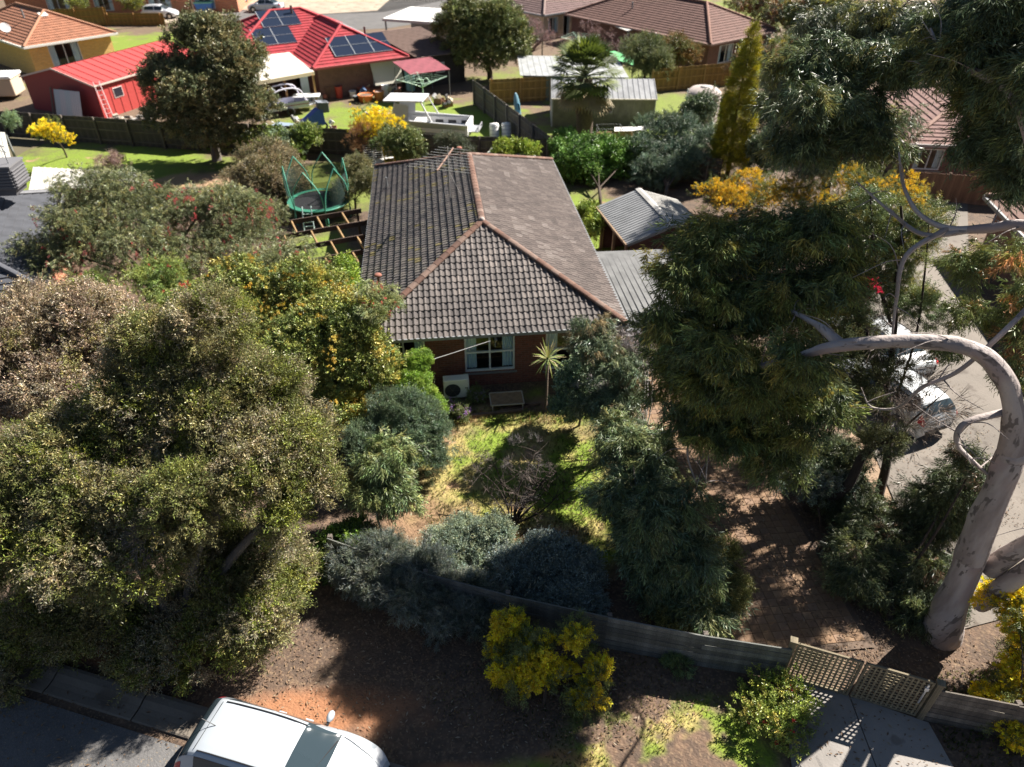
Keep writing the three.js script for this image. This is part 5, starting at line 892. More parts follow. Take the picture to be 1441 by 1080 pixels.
// bare shrub in the middle of the lawn
function bareShrub(name, label, base, lumps, n, m, r0, tips, tipCol, clumps) {
  const o = thing(name, label, 'shrub', [base[0], 0, base[2]]), gs = [];
  for (let i = 0; i < n; i++) {
    const L = pick(lumps), e = V(L[0] - base[0] + L[3] * gauss() * 0.6, Math.max(0.3, L[1] + L[4] * gauss() * 0.5), L[2] - base[2] + L[5] * gauss() * 0.6), mid = e.clone().multiplyScalar(0.5).add(V(rr(-0.2, 0.2), rr(-0.05, 0.3), rr(-0.2, 0.2)));
    gs.push(tube([[rr(-0.06, 0.06), 0, rr(-0.06, 0.06)], mid.toArray(), e.toArray()], r0 * rr(0.5, 1), 0.012, 6, 4, 0.2));
    for (let k = 0; k < tips; k++) { const t = rr(0.35, 1), p = mid.clone().lerp(e, t), d = rdir(); d.y = Math.abs(d.y) * 0.8 + 0.1; const l = rr(0.3, 0.8); gs.push(tube([p.toArray(), [p.x + d.x * l * 0.5, p.y + d.y * l * 0.45, p.z + d.z * l * 0.5], [p.x + d.x * l, p.y + d.y * l + rr(-0.1, 0.15), p.z + d.z * l]], 0.014, 0.004, 4, 2)); }
  }
  part('branches', gs, m, o, 'stuff');
  crown(o, 'twigs', lumps, { kind: 'twig', clumps, per: 7, spread: 0.15, size: [0.5, 0.9], inner: 0.5, m: twigM, colors: [tipCol] });
  return o;
}
bareShrub('bare_shrub', 'leafless dark branched shrub standing in the middle of the lawn', [0.03, 0, -14], [[-0.84, 1.15, -15.2, 0.79, 0.58, 0.68], [0.30, 1.53, -15.4, 0.83, 0.70, 0.77], [1.12, 0.97, -14.8, 0.66, 0.74, 0.70], [-0.01, 0.88, -14.6, 1.12, 0.74, 0.93], [0.70, 0.57, -14.2, 0.69, 0.41, 0.55]], 17, bark.dark, 0.04, 8, [0.10, 0.085, 0.08], 22);
// plants before the house wall
{
  const b = [1.17, 0, -19.28], o = thing('cordyline', 'spiky cabbage palm with strappy yellow green leaves before the window', 'plant', b), top = [1.22, 1.83, -19.9], T = [top[0] - b[0], top[1], top[2] - b[2]];
  part('trunk', tube([[0, 0, 0], [T[0] * 0.4, T[1] * 0.5, T[2] * 0.3], T], 0.06, 0.045, 8), bark.palm, o);
  for (let i = 0; i < 46; i++) { const a = i * 2.4, el = mix(1.35, -0.9, i / 46), l = rr(0.6, 0.85), d = V(Math.cos(a) * Math.cos(el), Math.sin(el), Math.sin(a) * Math.cos(el)), s = V(-Math.sin(a), 0, Math.cos(a)).multiplyScalar(0.026), O = V(...T), m1 = O.clone().addScaledVector(d, l * 0.5), t = O.clone().addScaledVector(d, l).add(V(0, -0.16 * l * (el < 0.9 ? 1 : 0.1), 0)); const pos = []; const tri = (p, q, r) => pos.push(...p.toArray(), ...q.toArray(), ...r.toArray()); const A = m1.clone().add(s), B = m1.clone().sub(s); tri(O.clone().addScaledVector(s, 0.5), A, B); tri(O.clone().addScaledVector(s, 0.5), B, O.clone().addScaledVector(s, -0.5)); tri(A, t, B); const g = new THREE.BufferGeometry(); g.setAttribute('position', new THREE.Float32BufferAttribute(pos, 3)); g.computeVertexNormals(); part('leaf', muv(g), pick([leafMat(0.24, 0.29, 0.06, 0.3), leafMat(0.32, 0.31, 0.10, 0.3), leafMat(0.17, 0.23, 0.05, 0.3), leafMat(0.38, 0.33, 0.16, 0.3)]), o); }
}
for (const [lab, b, ls, cl] of [['purple flowering daisy clump beside the air conditioner', [-1.9, 0, -18.97], [[-1.97, 0.26, -19.2, 0.32, 0.25, 0.28], [-1.66, 0.28, -18.9, 0.29, 0.22, 0.25]], [[0.46, 0.22, 0.60, 2], [0.62, 0.42, 0.70, 1]]], ['greyish violet dried flower clump against the brick wall', [-1.21, 0, -19.68], [[-1.24, 0.21, -19.9, 0.25, 0.25, 0.25]], [[0.24, 0.20, 0.27]]]]) {
  const o = plant('flower_clump', lab, 'flowers', b, ls, { r: 0.01, kind: 'small', clumps: 40, per: 8, spread: 0.1, size: [0.5, 0.8], colors: [[0.12, 0.15, 0.05]] });
  crown(o, 'blossom', ls, { kind: 'spike', clumps: 40, per: 4, spread: 0.07, size: [0.35, 0.6], inner: 0, m: flowerM, colors: cl });
}
plant('leafy_shrub', 'pale blue green glossy leaved shrub under the front eave', 'shrub', [2.28, 0, -18.52], [[2.04, 1.66, -18.7, 0.56, 0.60, 0.58], [2.55, 2.02, -19, 0.47, 0.42, 0.44], [2.66, 1.31, -18.4, 0.56, 0.56, 0.56], [1.85, 1.02, -18.2, 0.42, 0.42, 0.42]], { r: 0.04, kind: 'broad', clumps: 200, per: 10, spread: 0.16, size: [0.7, 1.0], colors: [[0.14, 0.20, 0.11], [0.20, 0.26, 0.16], [0.08, 0.12, 0.07]] });

// ---------------------------------------------------------------- the white gum and its neighbours
const gumBark = (() => { const t = tex(512, 512, (u, v, o) => { const a = sstep(0.3, 0.7, fbm(u, v * 0.5, 4, 5, 131)), b = fbm(u, v, 6, 4, 141), k = sstep(0.56, 0.66, b); o[0] = mix(0.28, 0.46, a); o[1] = mix(0.235, 0.41, a); o[2] = mix(0.22, 0.39, a); lay(o, [0.25, 0.175, 0.175], 0.6 * sstep(0.5, 0.62, fbm(u, v * 0.4, 3, 3, 151))); lay(o, [0.10, 0.085, 0.08], 0.8 * k * sstep(0.5, 0.6, fbm(u, v, 24, 2, 161))); }); return mat(1, 1, 1, 0.75, { map: rep(t, 1.5, 3), bumpMap: rep(grainy, 0.8), bumpScale: 0.012 }); })();
{
  const b = [10.63, 0, -10.4], o = thing('gum_tree', 'great white trunked gum tree with a long arching limb over the drive', 'tree', b), R = (p) => [p[0] - b[0], p[1], p[2] - b[2]];
  const limbs = [
    [[[0, -0.1, 0], R([10.45, 1.26, -10.45]), R([10.28, 2.99, -10.5]), R([10.07, 4.68, -10.5]), R([9.97, 5.93, -10.55])], [0.46, 0.35, 0.31, 0.29, 0.26]],
    [[R([9.97, 5.93, -10.55]), R([9.69, 6.80, -10.6]), R([9.20, 7.66, -10.7]), R([8.67, 8.16, -10.8]), R([8.14, 8.31, -10.9]), R([7.46, 8.27, -11.1]), R([6.67, 8.08, -11.3]), R([6.13, 7.85, -11.5]), R([5.82, 7.38, -11.9]), R([5.33, 6.42, -12.8]), R([4.80, 5.01, -13.6])], [0.24, 0.2, 0.18, 0.165, 0.15, 0.135, 0.13, 0.11, 0.08, 0.05, 0.03]],
    [[R([6.34, 7.96, -11.4]), R([6.19, 8.02, -11.8]), R([6.17, 7.79, -12.6]), R([5.87, 7.46, -13.8]), R([5.00, 7.19, -14.6])], [0.11, 0.09, 0.06, 0.04, 0.02]],
    [[R([9.97, 5.93, -10.55]), R([10.45, 7.09, -10.9]), R([10.65, 8.65, -11.5]), R([10.37, 9.62, -12.2]), R([9.85, 9.81, -12.8]), R([9.40, 9.57, -13.2]), R([8.95, 9.39, -13.6]), R([8.51, 9.52, -14]), R([8.31, 9.91, -14.6]), R([8.30, 10.42, -15.2])], [0.26, 0.2, 0.17, 0.15, 0.12, 0.09, 0.07, 0.045, 0.035, 0.02]],
    [[R([9.40, 9.57, -13.2]), R([8.61, 9.17, -13.8]), R([8.13, 9.39, -14.4]), R([7.47, 9.86, -15])], [0.07, 0.05, 0.035, 0.015]],
    [[R([8.95, 9.39, -13.6]), R([8.16, 8.88, -13.4]), R([8.17, 7.98, -13.2]), R([8.28, 7.04, -13])], [0.07, 0.05, 0.04, 0.02]],
    [[R([10.37, 9.62, -12.2]), R([9.88, 10.88, -13.2]), R([9.35, 11.96, -14]), R([8.86, 12.22, -14.8]), R([8.67, 12.33, -15.5]), R([8.56, 12.70, -16])], [0.15, 0.12, 0.10, 0.07, 0.05, 0.02]],
    [[R([8.86, 12.22, -14.8]), R([8.60, 12.13, -15.2]), R([8.47, 11.85, -15.8])], [0.06, 0.045, 0.02]],
    [[R([10.91, 2.50, -10.5]), R([10.87, 3.35, -10.2]), R([10.87, 4.69, -9.8]), R([10.83, 6.79, -9.6]), R([11.38, 7.94, -9.8]), R([13.00, 8.12, -10.4])], [0.24, 0.2, 0.18, 0.14, 0.09, 0.02]],
    [[R([11.13, 1.26, -10.45]), R([11.08, 2.76, -10]), R([11.17, 4.72, -9.4]), R([11.62, 5.95, -9]), R([12.21, 7.34, -9])], [0.24, 0.2, 0.16, 0.1, 0.02]],
    [[R([10.27, 6.88, -10.9]), R([9.29, 6.81, -10.7]), R([8.74, 6.66, -10.6]), R([8.79, 6.22, -10.6]), R([9.28, 5.73, -10.6]), R([9.75, 5.34, -10.6])], [0.09, 0.075, 0.06, 0.05, 0.045, 0.03]],
    [[R([9.77, 8.82, -11.6]), R([9.18, 8.22, -11.3]), R([8.76, 7.33, -11.4]), R([8.39, 6.83, -11.6]), R([8.27, 5.95, -12]), R([7.91, 5.77, -12.3]), R([7.67, 6.15, -12.5])], [0.05, 0.05, 0.045, 0.04, 0.03, 0.02, 0.01]],
    [[R([4.80, 5.01, -13.6]), R([4.44, 4.28, -13.4]), R([4.42, 3.44, -13.3]), R([4.75, 2.54, -13.2])], [0.035, 0.03, 0.03, 0.02]],
    [[R([4.95, 5.12, -13.6]), R([4.91, 4.05, -13.4]), R([4.99, 2.54, -13.2])], [0.035, 0.03, 0.015]],
  ];
  const tr = part('trunk', [tube(...[limbs[0][0]], limbs[0][1], 0, 20, 8, 0.1), new THREE.SphereGeometry(0.27, 14, 10).translate(...limbs[0][0][4])], gumBark, o);
  for (const [p, r] of limbs.slice(1)) part('limb', tube(p, r, 0, r[0] > 0.1 ? 14 : 8, 6, 0.14), gumBark, o);
  { const gs = []; for (const [p, r] of limbs.slice(1)) { const c = new THREE.CatmullRomCurve3(p.map((q) => V(...q))); for (let k = 0; k < 7; k++) { const t = rr(0.35, 1), q = c.getPoint(t), d = rdir(); d.y = d.y * 0.6 + 0.15; const l = rr(0.4, 1.3); gs.push(tube([q.toArray(), [q.x + d.x * l * 0.45 + rr(-0.1, 0.1), q.y + d.y * l * 0.5 + rr(-0.05, 0.15), q.z + d.z * l * 0.45], [q.x + d.x * l, q.y + d.y * l + rr(-0.2, 0.1), q.z + d.z * l]], 0.016, 0.004, 5, 4)); } } part('twigs', gs, gumBark, o, 'stuff'); }
  const ls = [[3.91, 7.62, -14.5, 0.78, 0.82, 0.80], [4.77, 8.09, -15, 0.96, 0.79, 0.87], [5.78, 8.36, -15, 1.01, 0.73, 0.87], [6.74, 8.55, -14.6, 0.87, 0.76, 0.82], [3.72, 6.58, -14, 0.70, 0.83, 0.76], [5.07, 6.87, -14, 1.15, 0.95, 1.05], [6.25, 7.44, -14, 1.00, 0.83, 0.91], [4.75, 5.33, -13.6, 1.22, 0.88, 1.05], [3.79, 4.99, -14.2, 0.74, 0.78, 0.76], [5.89, 5.69, -13.4, 1.10, 0.83, 0.96], [6.82, 5.05, -13, 0.87, 0.87, 0.87], [6.63, 3.71, -13, 0.79, 0.70, 0.74], [7.14, 7.71, -14, 0.71, 0.71, 0.71], [5.74, 7.25, -12, 0.58, 0.52, 0.55], [5.31, 6.32, -12.4, 0.65, 0.59, 0.62], [4.48, 6.80, -12.8, 0.65, 0.62, 0.63], [4.98, 4.17, -13.4, 0.77, 0.60, 0.68], [5.82, 4.11, -13.2, 0.76, 0.59, 0.68], [4.36, 4.18, -13.8, 0.61, 0.53, 0.57]];
  crown(o, 'crown', ls, { kind: 'gum', clumps: 1350, per: 14, spread: 0.26, size: [0.75, 1.15], droop: 0.9, facing: 0.6, colors: gumG });
  const up = [[9.43, 11.95, -16, 0.60, 0.72, 0.66], [9.94, 11.29, -15.5, 0.57, 0.60, 0.58], [9.46, 12.37, -15, 0.86, 0.86, 0.86], [10.12, 10.94, -14.5, 0.66, 0.80, 0.73], [10.00, 10.48, -15, 0.60, 0.51, 0.56], [9.43, 13.12, -15, 0.81, 0.51, 0.66], [9.13, 12.61, -16.5, 0.67, 0.67, 0.67], [10.09, 10.17, -14, 0.38, 0.43, 0.40], [9.83, 12.08, -14, 0.66, 1.20, 0.93], [6.74, 10.15, -16.5, 0.66, 0.49, 0.58], [6.33, 11.05, -16.4, 0.57, 0.57, 0.57], [7.62, 10.88, -17, 0.82, 0.75, 0.79], [8.25, 10.18, -16.4, 0.72, 0.65, 0.69], [7.21, 11.58, -18, 0.77, 0.67, 0.72], [8.48, 11.69, -17.5, 0.85, 0.72, 0.78], [10.74, 13.95, -16, 1.24, 0.83, 1.03]];
  crown(o, 'crown', up, { kind: 'gum', clumps: 1100, per: 13, spread: 0.26, size: [0.75, 1.1], droop: 0.9, facing: 0.6, colors: [[0.07, 0.095, 0.05, 3], [0.09, 0.11, 0.045, 2], [0.14, 0.14, 0.05, 0.6]] });
  const rt = [[11.38, 7.12, -15.6, 0.74, 0.70, 0.72], [11.86, 7.61, -15.4, 0.60, 0.68, 0.64], [11.26, 6.01, -15.4, 0.72, 0.72, 0.72], [12.15, 6.15, -15, 0.67, 0.67, 0.67], [11.23, 5.17, -15.2, 0.48, 0.40, 0.44], [12.18, 5.36, -14, 0.41, 0.86, 0.64], [13.02, 6.56, -15, 0.78, 1.04, 0.91], [13.00, 8.12, -10.4, 0.76, 0.64, 0.70], [11.99, 7.50, -9, 0.60, 0.54, 0.57], [11.86, 7.79, -10, 0.63, 0.51, 0.57]];
  crown(o, 'crown', rt, { kind: 'gum', clumps: 260, per: 9, spread: 0.24, size: [0.7, 1.05], droop: 0.9, facing: 0.6, colors: [[0.10, 0.125, 0.045, 3], [0.15, 0.16, 0.05, 1.4], [0.30, 0.17, 0.08, 0.5]] });
}
// weeping gums between lawn and drive
plant('weeping_gum', 'weeping dark leaved gum spilling between lawn and brick drive', 'tree', [4.17, 0, -10.64], [[3.57, 2.44, -14.4, 0.97, 0.77, 0.87], [3.25, 2.03, -13.2, 0.89, 0.89, 0.89], [3.90, 1.69, -12.4, 1.45, 1.00, 1.23], [3.47, 0.77, -11.9, 0.95, 0.88, 0.92], [4.57, 0.96, -12.2, 0.78, 0.92, 0.85], [2.90, 2.25, -15.2, 0.72, 0.76, 0.74], [4.41, 0.44, -11.4, 1.29, 0.74, 1.01], [4.88, 0.44, -11.4, 0.69, 0.73, 0.71]], { r: 0.13, m: bark.grey, kind: 'gum', clumps: 1000, per: 14, spread: 0.24, size: [0.75, 1.1], droop: 0.9, facing: 0.6, colors: [[0.075, 0.105, 0.055, 3], [0.095, 0.12, 0.05, 2], [0.13, 0.14, 0.06, 1]] });
plant('leafy_shrub', 'yellow green fine leaved shrub fringing the brick drive', 'shrub', [5.53, 0, -10.74], [[5.37, 0.82, -12.2, 0.37, 0.70, 0.54], [5.57, 0.35, -11.6, 0.37, 0.59, 0.48], [4.38, 0.22, -11, 1.10, 0.37, 0.73]], { r: 0.05, kind: 'small', clumps: 260, per: 13, spread: 0.16, size: [0.6, 0.9], colors: [[0.15, 0.155, 0.045], [0.19, 0.18, 0.06], [0.1, 0.11, 0.03]] });
plant('weeping_gum', 'small weeping gum drooping over the corner of the front gutter', 'tree', [3.66, 0, -17.09], [[2.72, 3.39, -18.2, 0.83, 0.79, 0.81], [3.33, 3.01, -17.6, 0.69, 0.73, 0.71], [2.50, 1.84, -17, 0.65, 0.61, 0.63], [3.23, 2.11, -17, 0.78, 0.74, 0.76]], { r: 0.09, m: bark.grey, kind: 'gum', clumps: 330, per: 13, spread: 0.22, size: [0.7, 1.0], droop: 0.9, facing: 0.6, colors: [[0.08, 0.11, 0.065, 2], [0.13, 0.15, 0.09, 1], [0.17, 0.14, 0.08, 0.5]] });
bareShrub('bare_shrub', 'tangle of grey dead branches hanging below the carport gutter', [4.12, 0, -17.09], [[2.69, 2.04, -18, 0.58, 0.49, 0.54], [3.58, 3.26, -18, 0.65, 0.65, 0.65], [4.00, 3.65, -18.2, 0.48, 0.35, 0.41]], 14, bark.pale, 0.035, 6, [0.30, 0.27, 0.27], 36);
// dark thicket by the neighbour's drive
const thicket = plant('dark_shrub', 'dense dark green thicket between the brick drive and white gum', 'shrub', [9.45, 0, -10.74], [[9.61, 0.45, -14.6, 0.91, 0.83, 0.87], [10.19, 0.46, -13.5, 1.11, 0.91, 1.01], [11.40, 0.97, -13.3, 1.08, 0.85, 0.97], [9.97, 0.64, -12, 1.33, 0.89, 1.11], [11.70, 1.99, -13.5, 0.72, 0.64, 0.68], [9.09, 0.42, -11.6, 0.83, 0.70, 0.76], [10.39, 0.33, -11.3, 1.09, 0.55, 0.82], [9.56, 1.21, -15.6, 0.72, 0.72, 0.72], [11.75, 3.07, -13.3, 0.43, 0.65, 0.54]], { r: 0.1, m: bark.dark, kind: 'gum', clumps: 1050, per: 13, spread: 0.24, size: [0.6, 0.95], droop: 0.7, facing: 0.6, colors: [[0.045, 0.06, 0.03, 3], [0.06, 0.075, 0.03, 2], [0.10, 0.115, 0.04, 0.6], [0.12, 0.08, 0.05, 0.3]] });
part('limb', tube([[8.7, 0, -14.7], [9.4, 1.3, -14.3], [9.8, 2.2, -14.7], [10.2, 3.1, -14.4]].map(([x, y, z]) => [x - thicket.position.x, y, z - thicket.position.z]), [0.15, 0.13, 0.12, 0.05], 0, 9, 5, 0.1), bark.dark, thicket);
plant('leafy_shrub', 'shaded small shrub with glossy silvery leaves beside the brick drive', 'shrub', [8.87, 0, -13.91], [[8.98, 0.88, -14.6, 0.69, 0.53, 0.61], [7.43, 1.72, -15.5, 0.62, 0.54, 0.58], [8.41, 0.97, -14.8, 0.62, 0.51, 0.56]], { r: 0.04, kind: 'broad', clumps: 130, per: 9, spread: 0.16, size: [0.7, 1], colors: [[0.10, 0.13, 0.09], [0.17, 0.19, 0.15]] });
{
  const b = [10.96, 0, -15.04], o = thing('acacia_tree', 'slender dark barked feathery tree beside the parked silver car', 'tree', b), R = (p) => [p[0] - b[0], p[1], p[2] - b[2]];
  const limbs = [[[[0, 0, 0], R([10.88, 1.62, -15.3]), R([10.33, 3.47, -15.6]), R([9.68, 4.85, -16]), R([8.98, 6.16, -16.4]), R([8.75, 6.99, -16.8])], [0.14, 0.12, 0.11, 0.10, 0.09, 0.04]], [[R([10.33, 3.47, -15.6]), R([10.18, 5.15, -15.9]), R([10.01, 6.58, -16.4]), R([10.06, 7.70, -17]), R([10.00, 8.31, -17.4])], [0.08, 0.07, 0.06, 0.05, 0.03]], [[R([10.04, 5.53, -16]), R([9.56, 6.69, -16.6]), R([9.29, 7.70, -17]), R([9.21, 8.61, -17.6])], [0.05, 0.045, 0.04, 0.02]], [[R([10.53, 3.62, -15.4]), R([10.64, 5.44, -15.8]), R([10.61, 7.00, -16.4]), R([10.62, 8.09, -17])], [0.035, 0.03, 0.025, 0.01]], [[R([10.68, 1.62, -15.3]), R([10.83, 2.94, -15]), R([11.25, 3.69, -15]), R([11.53, 4.21, -15])], [0.05, 0.035, 0.02, 0.008]]];
  part('trunk', tube(limbs[0][0], limbs[0][1], 0, 9, 5, 0.1), bark.dark, o); for (const [p, r] of limbs.slice(1)) part('limb', tube(p, r, 0, 7, 4, 0.1), bark.dark, o);
  const ls = [[9.29, 7.11, -17.4, 0.95, 0.76, 0.85], [10.37, 7.01, -17.4, 0.95, 0.86, 0.90], [10.02, 6.04, -17, 0.96, 0.68, 0.82], [10.98, 7.43, -17.6, 0.66, 0.66, 0.66], [10.68, 5.83, -16.6, 0.76, 0.53, 0.65], [8.84, 5.61, -16.6, 0.58, 0.69, 0.63], [9.69, 7.86, -18, 0.95, 0.57, 0.76]];
  crown(o, 'crown', ls, { kind: 'feather', clumps: 460, per: 10, spread: 0.24, size: [0.6, 0.95], facing: 0.5, colors: [[0.10, 0.14, 0.06, 3], [0.15, 0.18, 0.06, 2], [0.22, 0.2, 0.05, 0.7]] });
  crown(o, 'blossom', [[8.76, 6.86, -16.2, 0.22, 0.18, 0.20], [9.20, 6.64, -16, 0.11, 0.25, 0.18]], { kind: 'spike', clumps: 26, per: 4, spread: 0.06, size: [0.5, 0.8], inner: 0, m: flowerM, colors: [[0.55, 0.015, 0.06]] });
  crown(o, 'twigs', [[10.30, 3.62, -15.4, 1.17, 1.17, 1.17], [11.12, 2.94, -15, 0.88, 0.78, 0.83], [9.90, 5.08, -16, 0.76, 0.95, 0.86]], { kind: 'twig', clumps: 90, per: 4, spread: 0.2, size: [0.8, 1.5], inner: 0.6, m: twigM, colors: [[0.11, 0.085, 0.07], [0.2, 0.17, 0.15]] });
  crown(o, 'foliage', [[9.08, 3.93, -15, 0.76, 0.76, 0.76], [9.65, 4.43, -15.6, 0.76, 0.57, 0.67], [8.55, 5.03, -15.4, 0.63, 0.82, 0.73], [9.87, 2.60, -14.8, 0.70, 0.67, 0.68], [9.97, 4.04, -18.8, 0.92, 0.79, 0.86], [9.34, 4.44, -19.2, 0.88, 0.75, 0.81], [10.66, 3.39, -18.4, 0.75, 0.62, 0.68], [8.79, 3.65, -18.6, 0.88, 0.75, 0.81]], { kind: 'small', clumps: 420, per: 10, spread: 0.2, size: [0.7, 1], colors: [[0.06, 0.075, 0.035], [0.1, 0.11, 0.045]] });
}
// gums further back on the right
plant('gum_tree', 'tall gum with black trunks and loose grey foliage behind the garden shed', 'tree', [16.89, 0, -36.9], [[12.93, 7.05, -34, 1.36, 1.49, 1.42], [14.16, 5.92, -33, 1.55, 1.61, 1.58], [14.93, 7.74, -33, 1.87, 1.87, 1.87], [15.85, 9.36, -32, 1.62, 1.47, 1.54], [14.22, 9.40, -34, 1.86, 1.30, 1.58], [13.39, 4.46, -33, 1.32, 0.99, 1.16], [15.77, 6.05, -31.5, 1.42, 1.36, 1.39], [16.04, 8.76, -31, 1.04, 1.16, 1.10], [15.65, 10.42, -32, 1.72, 1.01, 1.37]], { r: 0.26, m: bark.dark, kind: 'gum', clumps: 1000, per: 12, spread: 0.42, size: [1.0, 1.5], droop: 0.8, facing: 0.6, colors: [[0.085, 0.105, 0.06, 3], [0.12, 0.135, 0.07, 2], [0.20, 0.2, 0.06, 1], [0.06, 0.075, 0.05, 2]] });
yellowWattle('golden flowering wattle behind the acacia and garden shed', [16.72, 0, -33.79], [[13.38, 2.44, -32, 1.34, 1.00, 1.17], [15.67, 2.75, -33, 1.71, 1.19, 1.45], [16.85, 2.85, -31, 1.62, 1.36, 1.49], [17.57, 2.76, -30, 0.95, 1.27, 1.11], [14.02, 2.43, -30, 1.91, 0.83, 1.37]], 260, 8, [0.8, 1.3], 0.34, 0.9, [[0.62, 0.42, 0.02, 2], [0.5, 0.36, 0.03, 1]]);
yellowWattle('mustard yellow shrub at the foot of the cypress', [11.74, 0, -34.22], [[10.84, 1.20, -36, 1.27, 0.82, 1.05], [12.81, 1.40, -36.5, 1.28, 0.91, 1.09], [11.74, 1.03, -35, 1.84, 0.81, 1.32], [13.35, 1.22, -35, 0.95, 0.81, 0.88]], 240, 8, [0.7, 1.1], 0.26, 0.5, [[0.62, 0.42, 0.02, 2], [0.5, 0.34, 0.02, 1]]);
{
  const b = [12.86, 0, -41.6], o = thing('cypress_tree', 'tall narrow golden cypress column', 'tree', b), ls = [];
  for (let i = 0; i < 9; i++) { const t = i / 8, r = mix(1.05, 0.26, t * t); ls.push([b[0] + 0.06 * Math.sin(i), 0.8 + t * 6.6, b[2], r, 0.9, r]); }
  woody(o, [ls[4], ls[8]], 0.14, bark.brown); crown(o, 'crown', ls, { kind: 'spray', broken: 0, clumps: 1500, per: 11, spread: 0.13, size: [0.45, 0.65], up: 1.3, facing: 0.7, colors: [[0.24, 0.235, 0.018, 3], [0.16, 0.175, 0.02, 2], [0.42, 0.37, 0.02, 1.6]] });
}
plant('glossy_shrub', 'glossy bright green shrub behind the end of the main roof', 'shrub', [4.9, 0, -37.49], [[3.51, 0.78, -44, 1.50, 0.97, 1.24], [5.43, 0.89, -43, 1.83, 1.48, 1.66], [4.21, 0.66, -41, 1.52, 1.10, 1.31], [6.65, 0.67, -42, 1.12, 1.12, 1.12]], { r: 0.1, kind: 'broad', clumps: 330, per: 11, spread: 0.34, size: [1.1, 1.6], colors: [[0.09, 0.18, 0.03, 2], [0.06, 0.12, 0.025, 2], [0.13, 0.23, 0.05, 1]] });
plant('blue_shrub', 'large blue green shrub mound beside the cypress', 'shrub', [8.44, 0, -37.49], [[9.14, 1.66, -44, 1.83, 1.31, 1.57], [10.27, 0.85, -42.5, 1.46, 1.29, 1.37], [8.15, 0.77, -42.5, 1.55, 1.29, 1.42], [9.46, 0.71, -41, 2.11, 1.18, 1.64], [11.60, 1.22, -44, 1.05, 1.49, 1.27]], { r: 0.12, kind: 'feather', clumps: 480, per: 12, spread: 0.34, size: [1.0, 1.5], colors: [[0.09, 0.135, 0.09, 2], [0.14, 0.19, 0.13, 1], [0.06, 0.09, 0.055, 2]] });
plant('leafy_shrub', 'lime green citrus bush at the eave of the sunny roof', 'shrub', [3.91, 0, -32.95], [[3.60, 1.52, -32.5, 0.55, 0.62, 0.59], [3.76, 1.41, -31.5, 0.40, 0.47, 0.44]], { r: 0.04, kind: 'broad', clumps: 70, per: 9, spread: 0.18, size: [0.7, 1], colors: [[0.22, 0.27, 0.04], [0.14, 0.19, 0.03]] });
plant('leafy_shrub', 'yellow green bush beyond the ridge of the main roof', 'shrub', [0.42, 0, -44.06], [[0.40, 1.49, -42, 1.09, 0.51, 0.80], [-0.65, 1.32, -42, 0.68, 0.42, 0.55]], { r: 0.04, kind: 'broad', clumps: 110, per: 9, spread: 0.22, size: [0.9, 1.2], colors: [[0.22, 0.28, 0.04], [0.16, 0.21, 0.03]] });
plant('glossy_shrub', 'dark green hedge shrubs beside the garden shed', 'shrub', [11.72, 0, -40.68], [[12.07, 2.29, -47, 0.91, 1.19, 1.05], [14.71, 1.71, -40, 0.97, 1.45, 1.21], [16.99, 2.01, -48, 1.12, 1.68, 1.40]], { r: 0.1, kind: 'broad', clumps: 220, per: 11, spread: 0.36, size: [1.1, 1.6], colors: [[0.10, 0.13, 0.08], [0.15, 0.18, 0.12], [0.06, 0.09, 0.04]] });
// fan palm
{
  const b = [4.83, 0, -47.76], o = thing('fan_palm', 'fan palm with a stout brown trunk and skirt of fronds before the shed', 'palm', b), H = 4.3;
  part('trunk', tube([[0, 0, 0], [-0.1, 1.2, 0], [-0.2, H, 0]], [0.62, 0.55, 0.5], 0, 12, 5, 0.15), bark.palm, o);
  for (let i = 0; i < 64; i++) {
    const a = i * 2.4, t = i / 63, el = mix(1.5, -1.05, t), st = rr(1.1, 1.6), O = V(-0.2, H + 0.1, 0), d = V(Math.cos(a) * Math.cos(el), Math.sin(el), Math.sin(a) * Math.cos(el)), hub = O.clone().addScaledVector(d, st), side = V(-Math.sin(a), 0, Math.cos(a)), nn = side.clone().cross(d).normalize(), pos = [];
    const stem = tube([O.toArray(), hub.toArray()], 0.03, 0.02, 4, 1);
    const n = 15, l = rr(1.05, 1.3); for (let k = 0; k < n; k++) { const f = (k / (n - 1) - 0.5) * 2.8, e = d.clone().multiplyScalar(Math.cos(f)).addScaledVector(side, Math.sin(f)), s = d.clone().multiplyScalar(-Math.sin(f)).addScaledVector(side, Math.cos(f)).multiplyScalar(0.085), mid = hub.clone().addScaledVector(e, l * 0.6).addScaledVector(nn, 0.03 * (k % 2)), tip = hub.clone().addScaledVector(e, l).addScaledVector(V(0, -1, 0), 0.13 * l * (0.3 + Math.abs(f) / 2)), A = mid.clone().add(s), B = mid.clone().sub(s); for (const [p, q, r] of [[hub, A, B], [A, tip, B]]) pos.push(...p.toArray(), ...q.toArray(), ...r.toArray()); }
    const g = new THREE.BufferGeometry(); g.setAttribute('position', new THREE.Float32BufferAttribute(pos, 3)); g.computeVertexNormals();
    const dead = t > 0.8; part('frond', [muv(g), stem], dead ? leafMat(0.30, 0.24, 0.14, 0.2) : pick([leafMat(0.10, 0.14, 0.02, 0.3), leafMat(0.16, 0.2, 0.026, 0.3), leafMat(0.07, 0.10, 0.018, 0.3)]), o);
  }
}
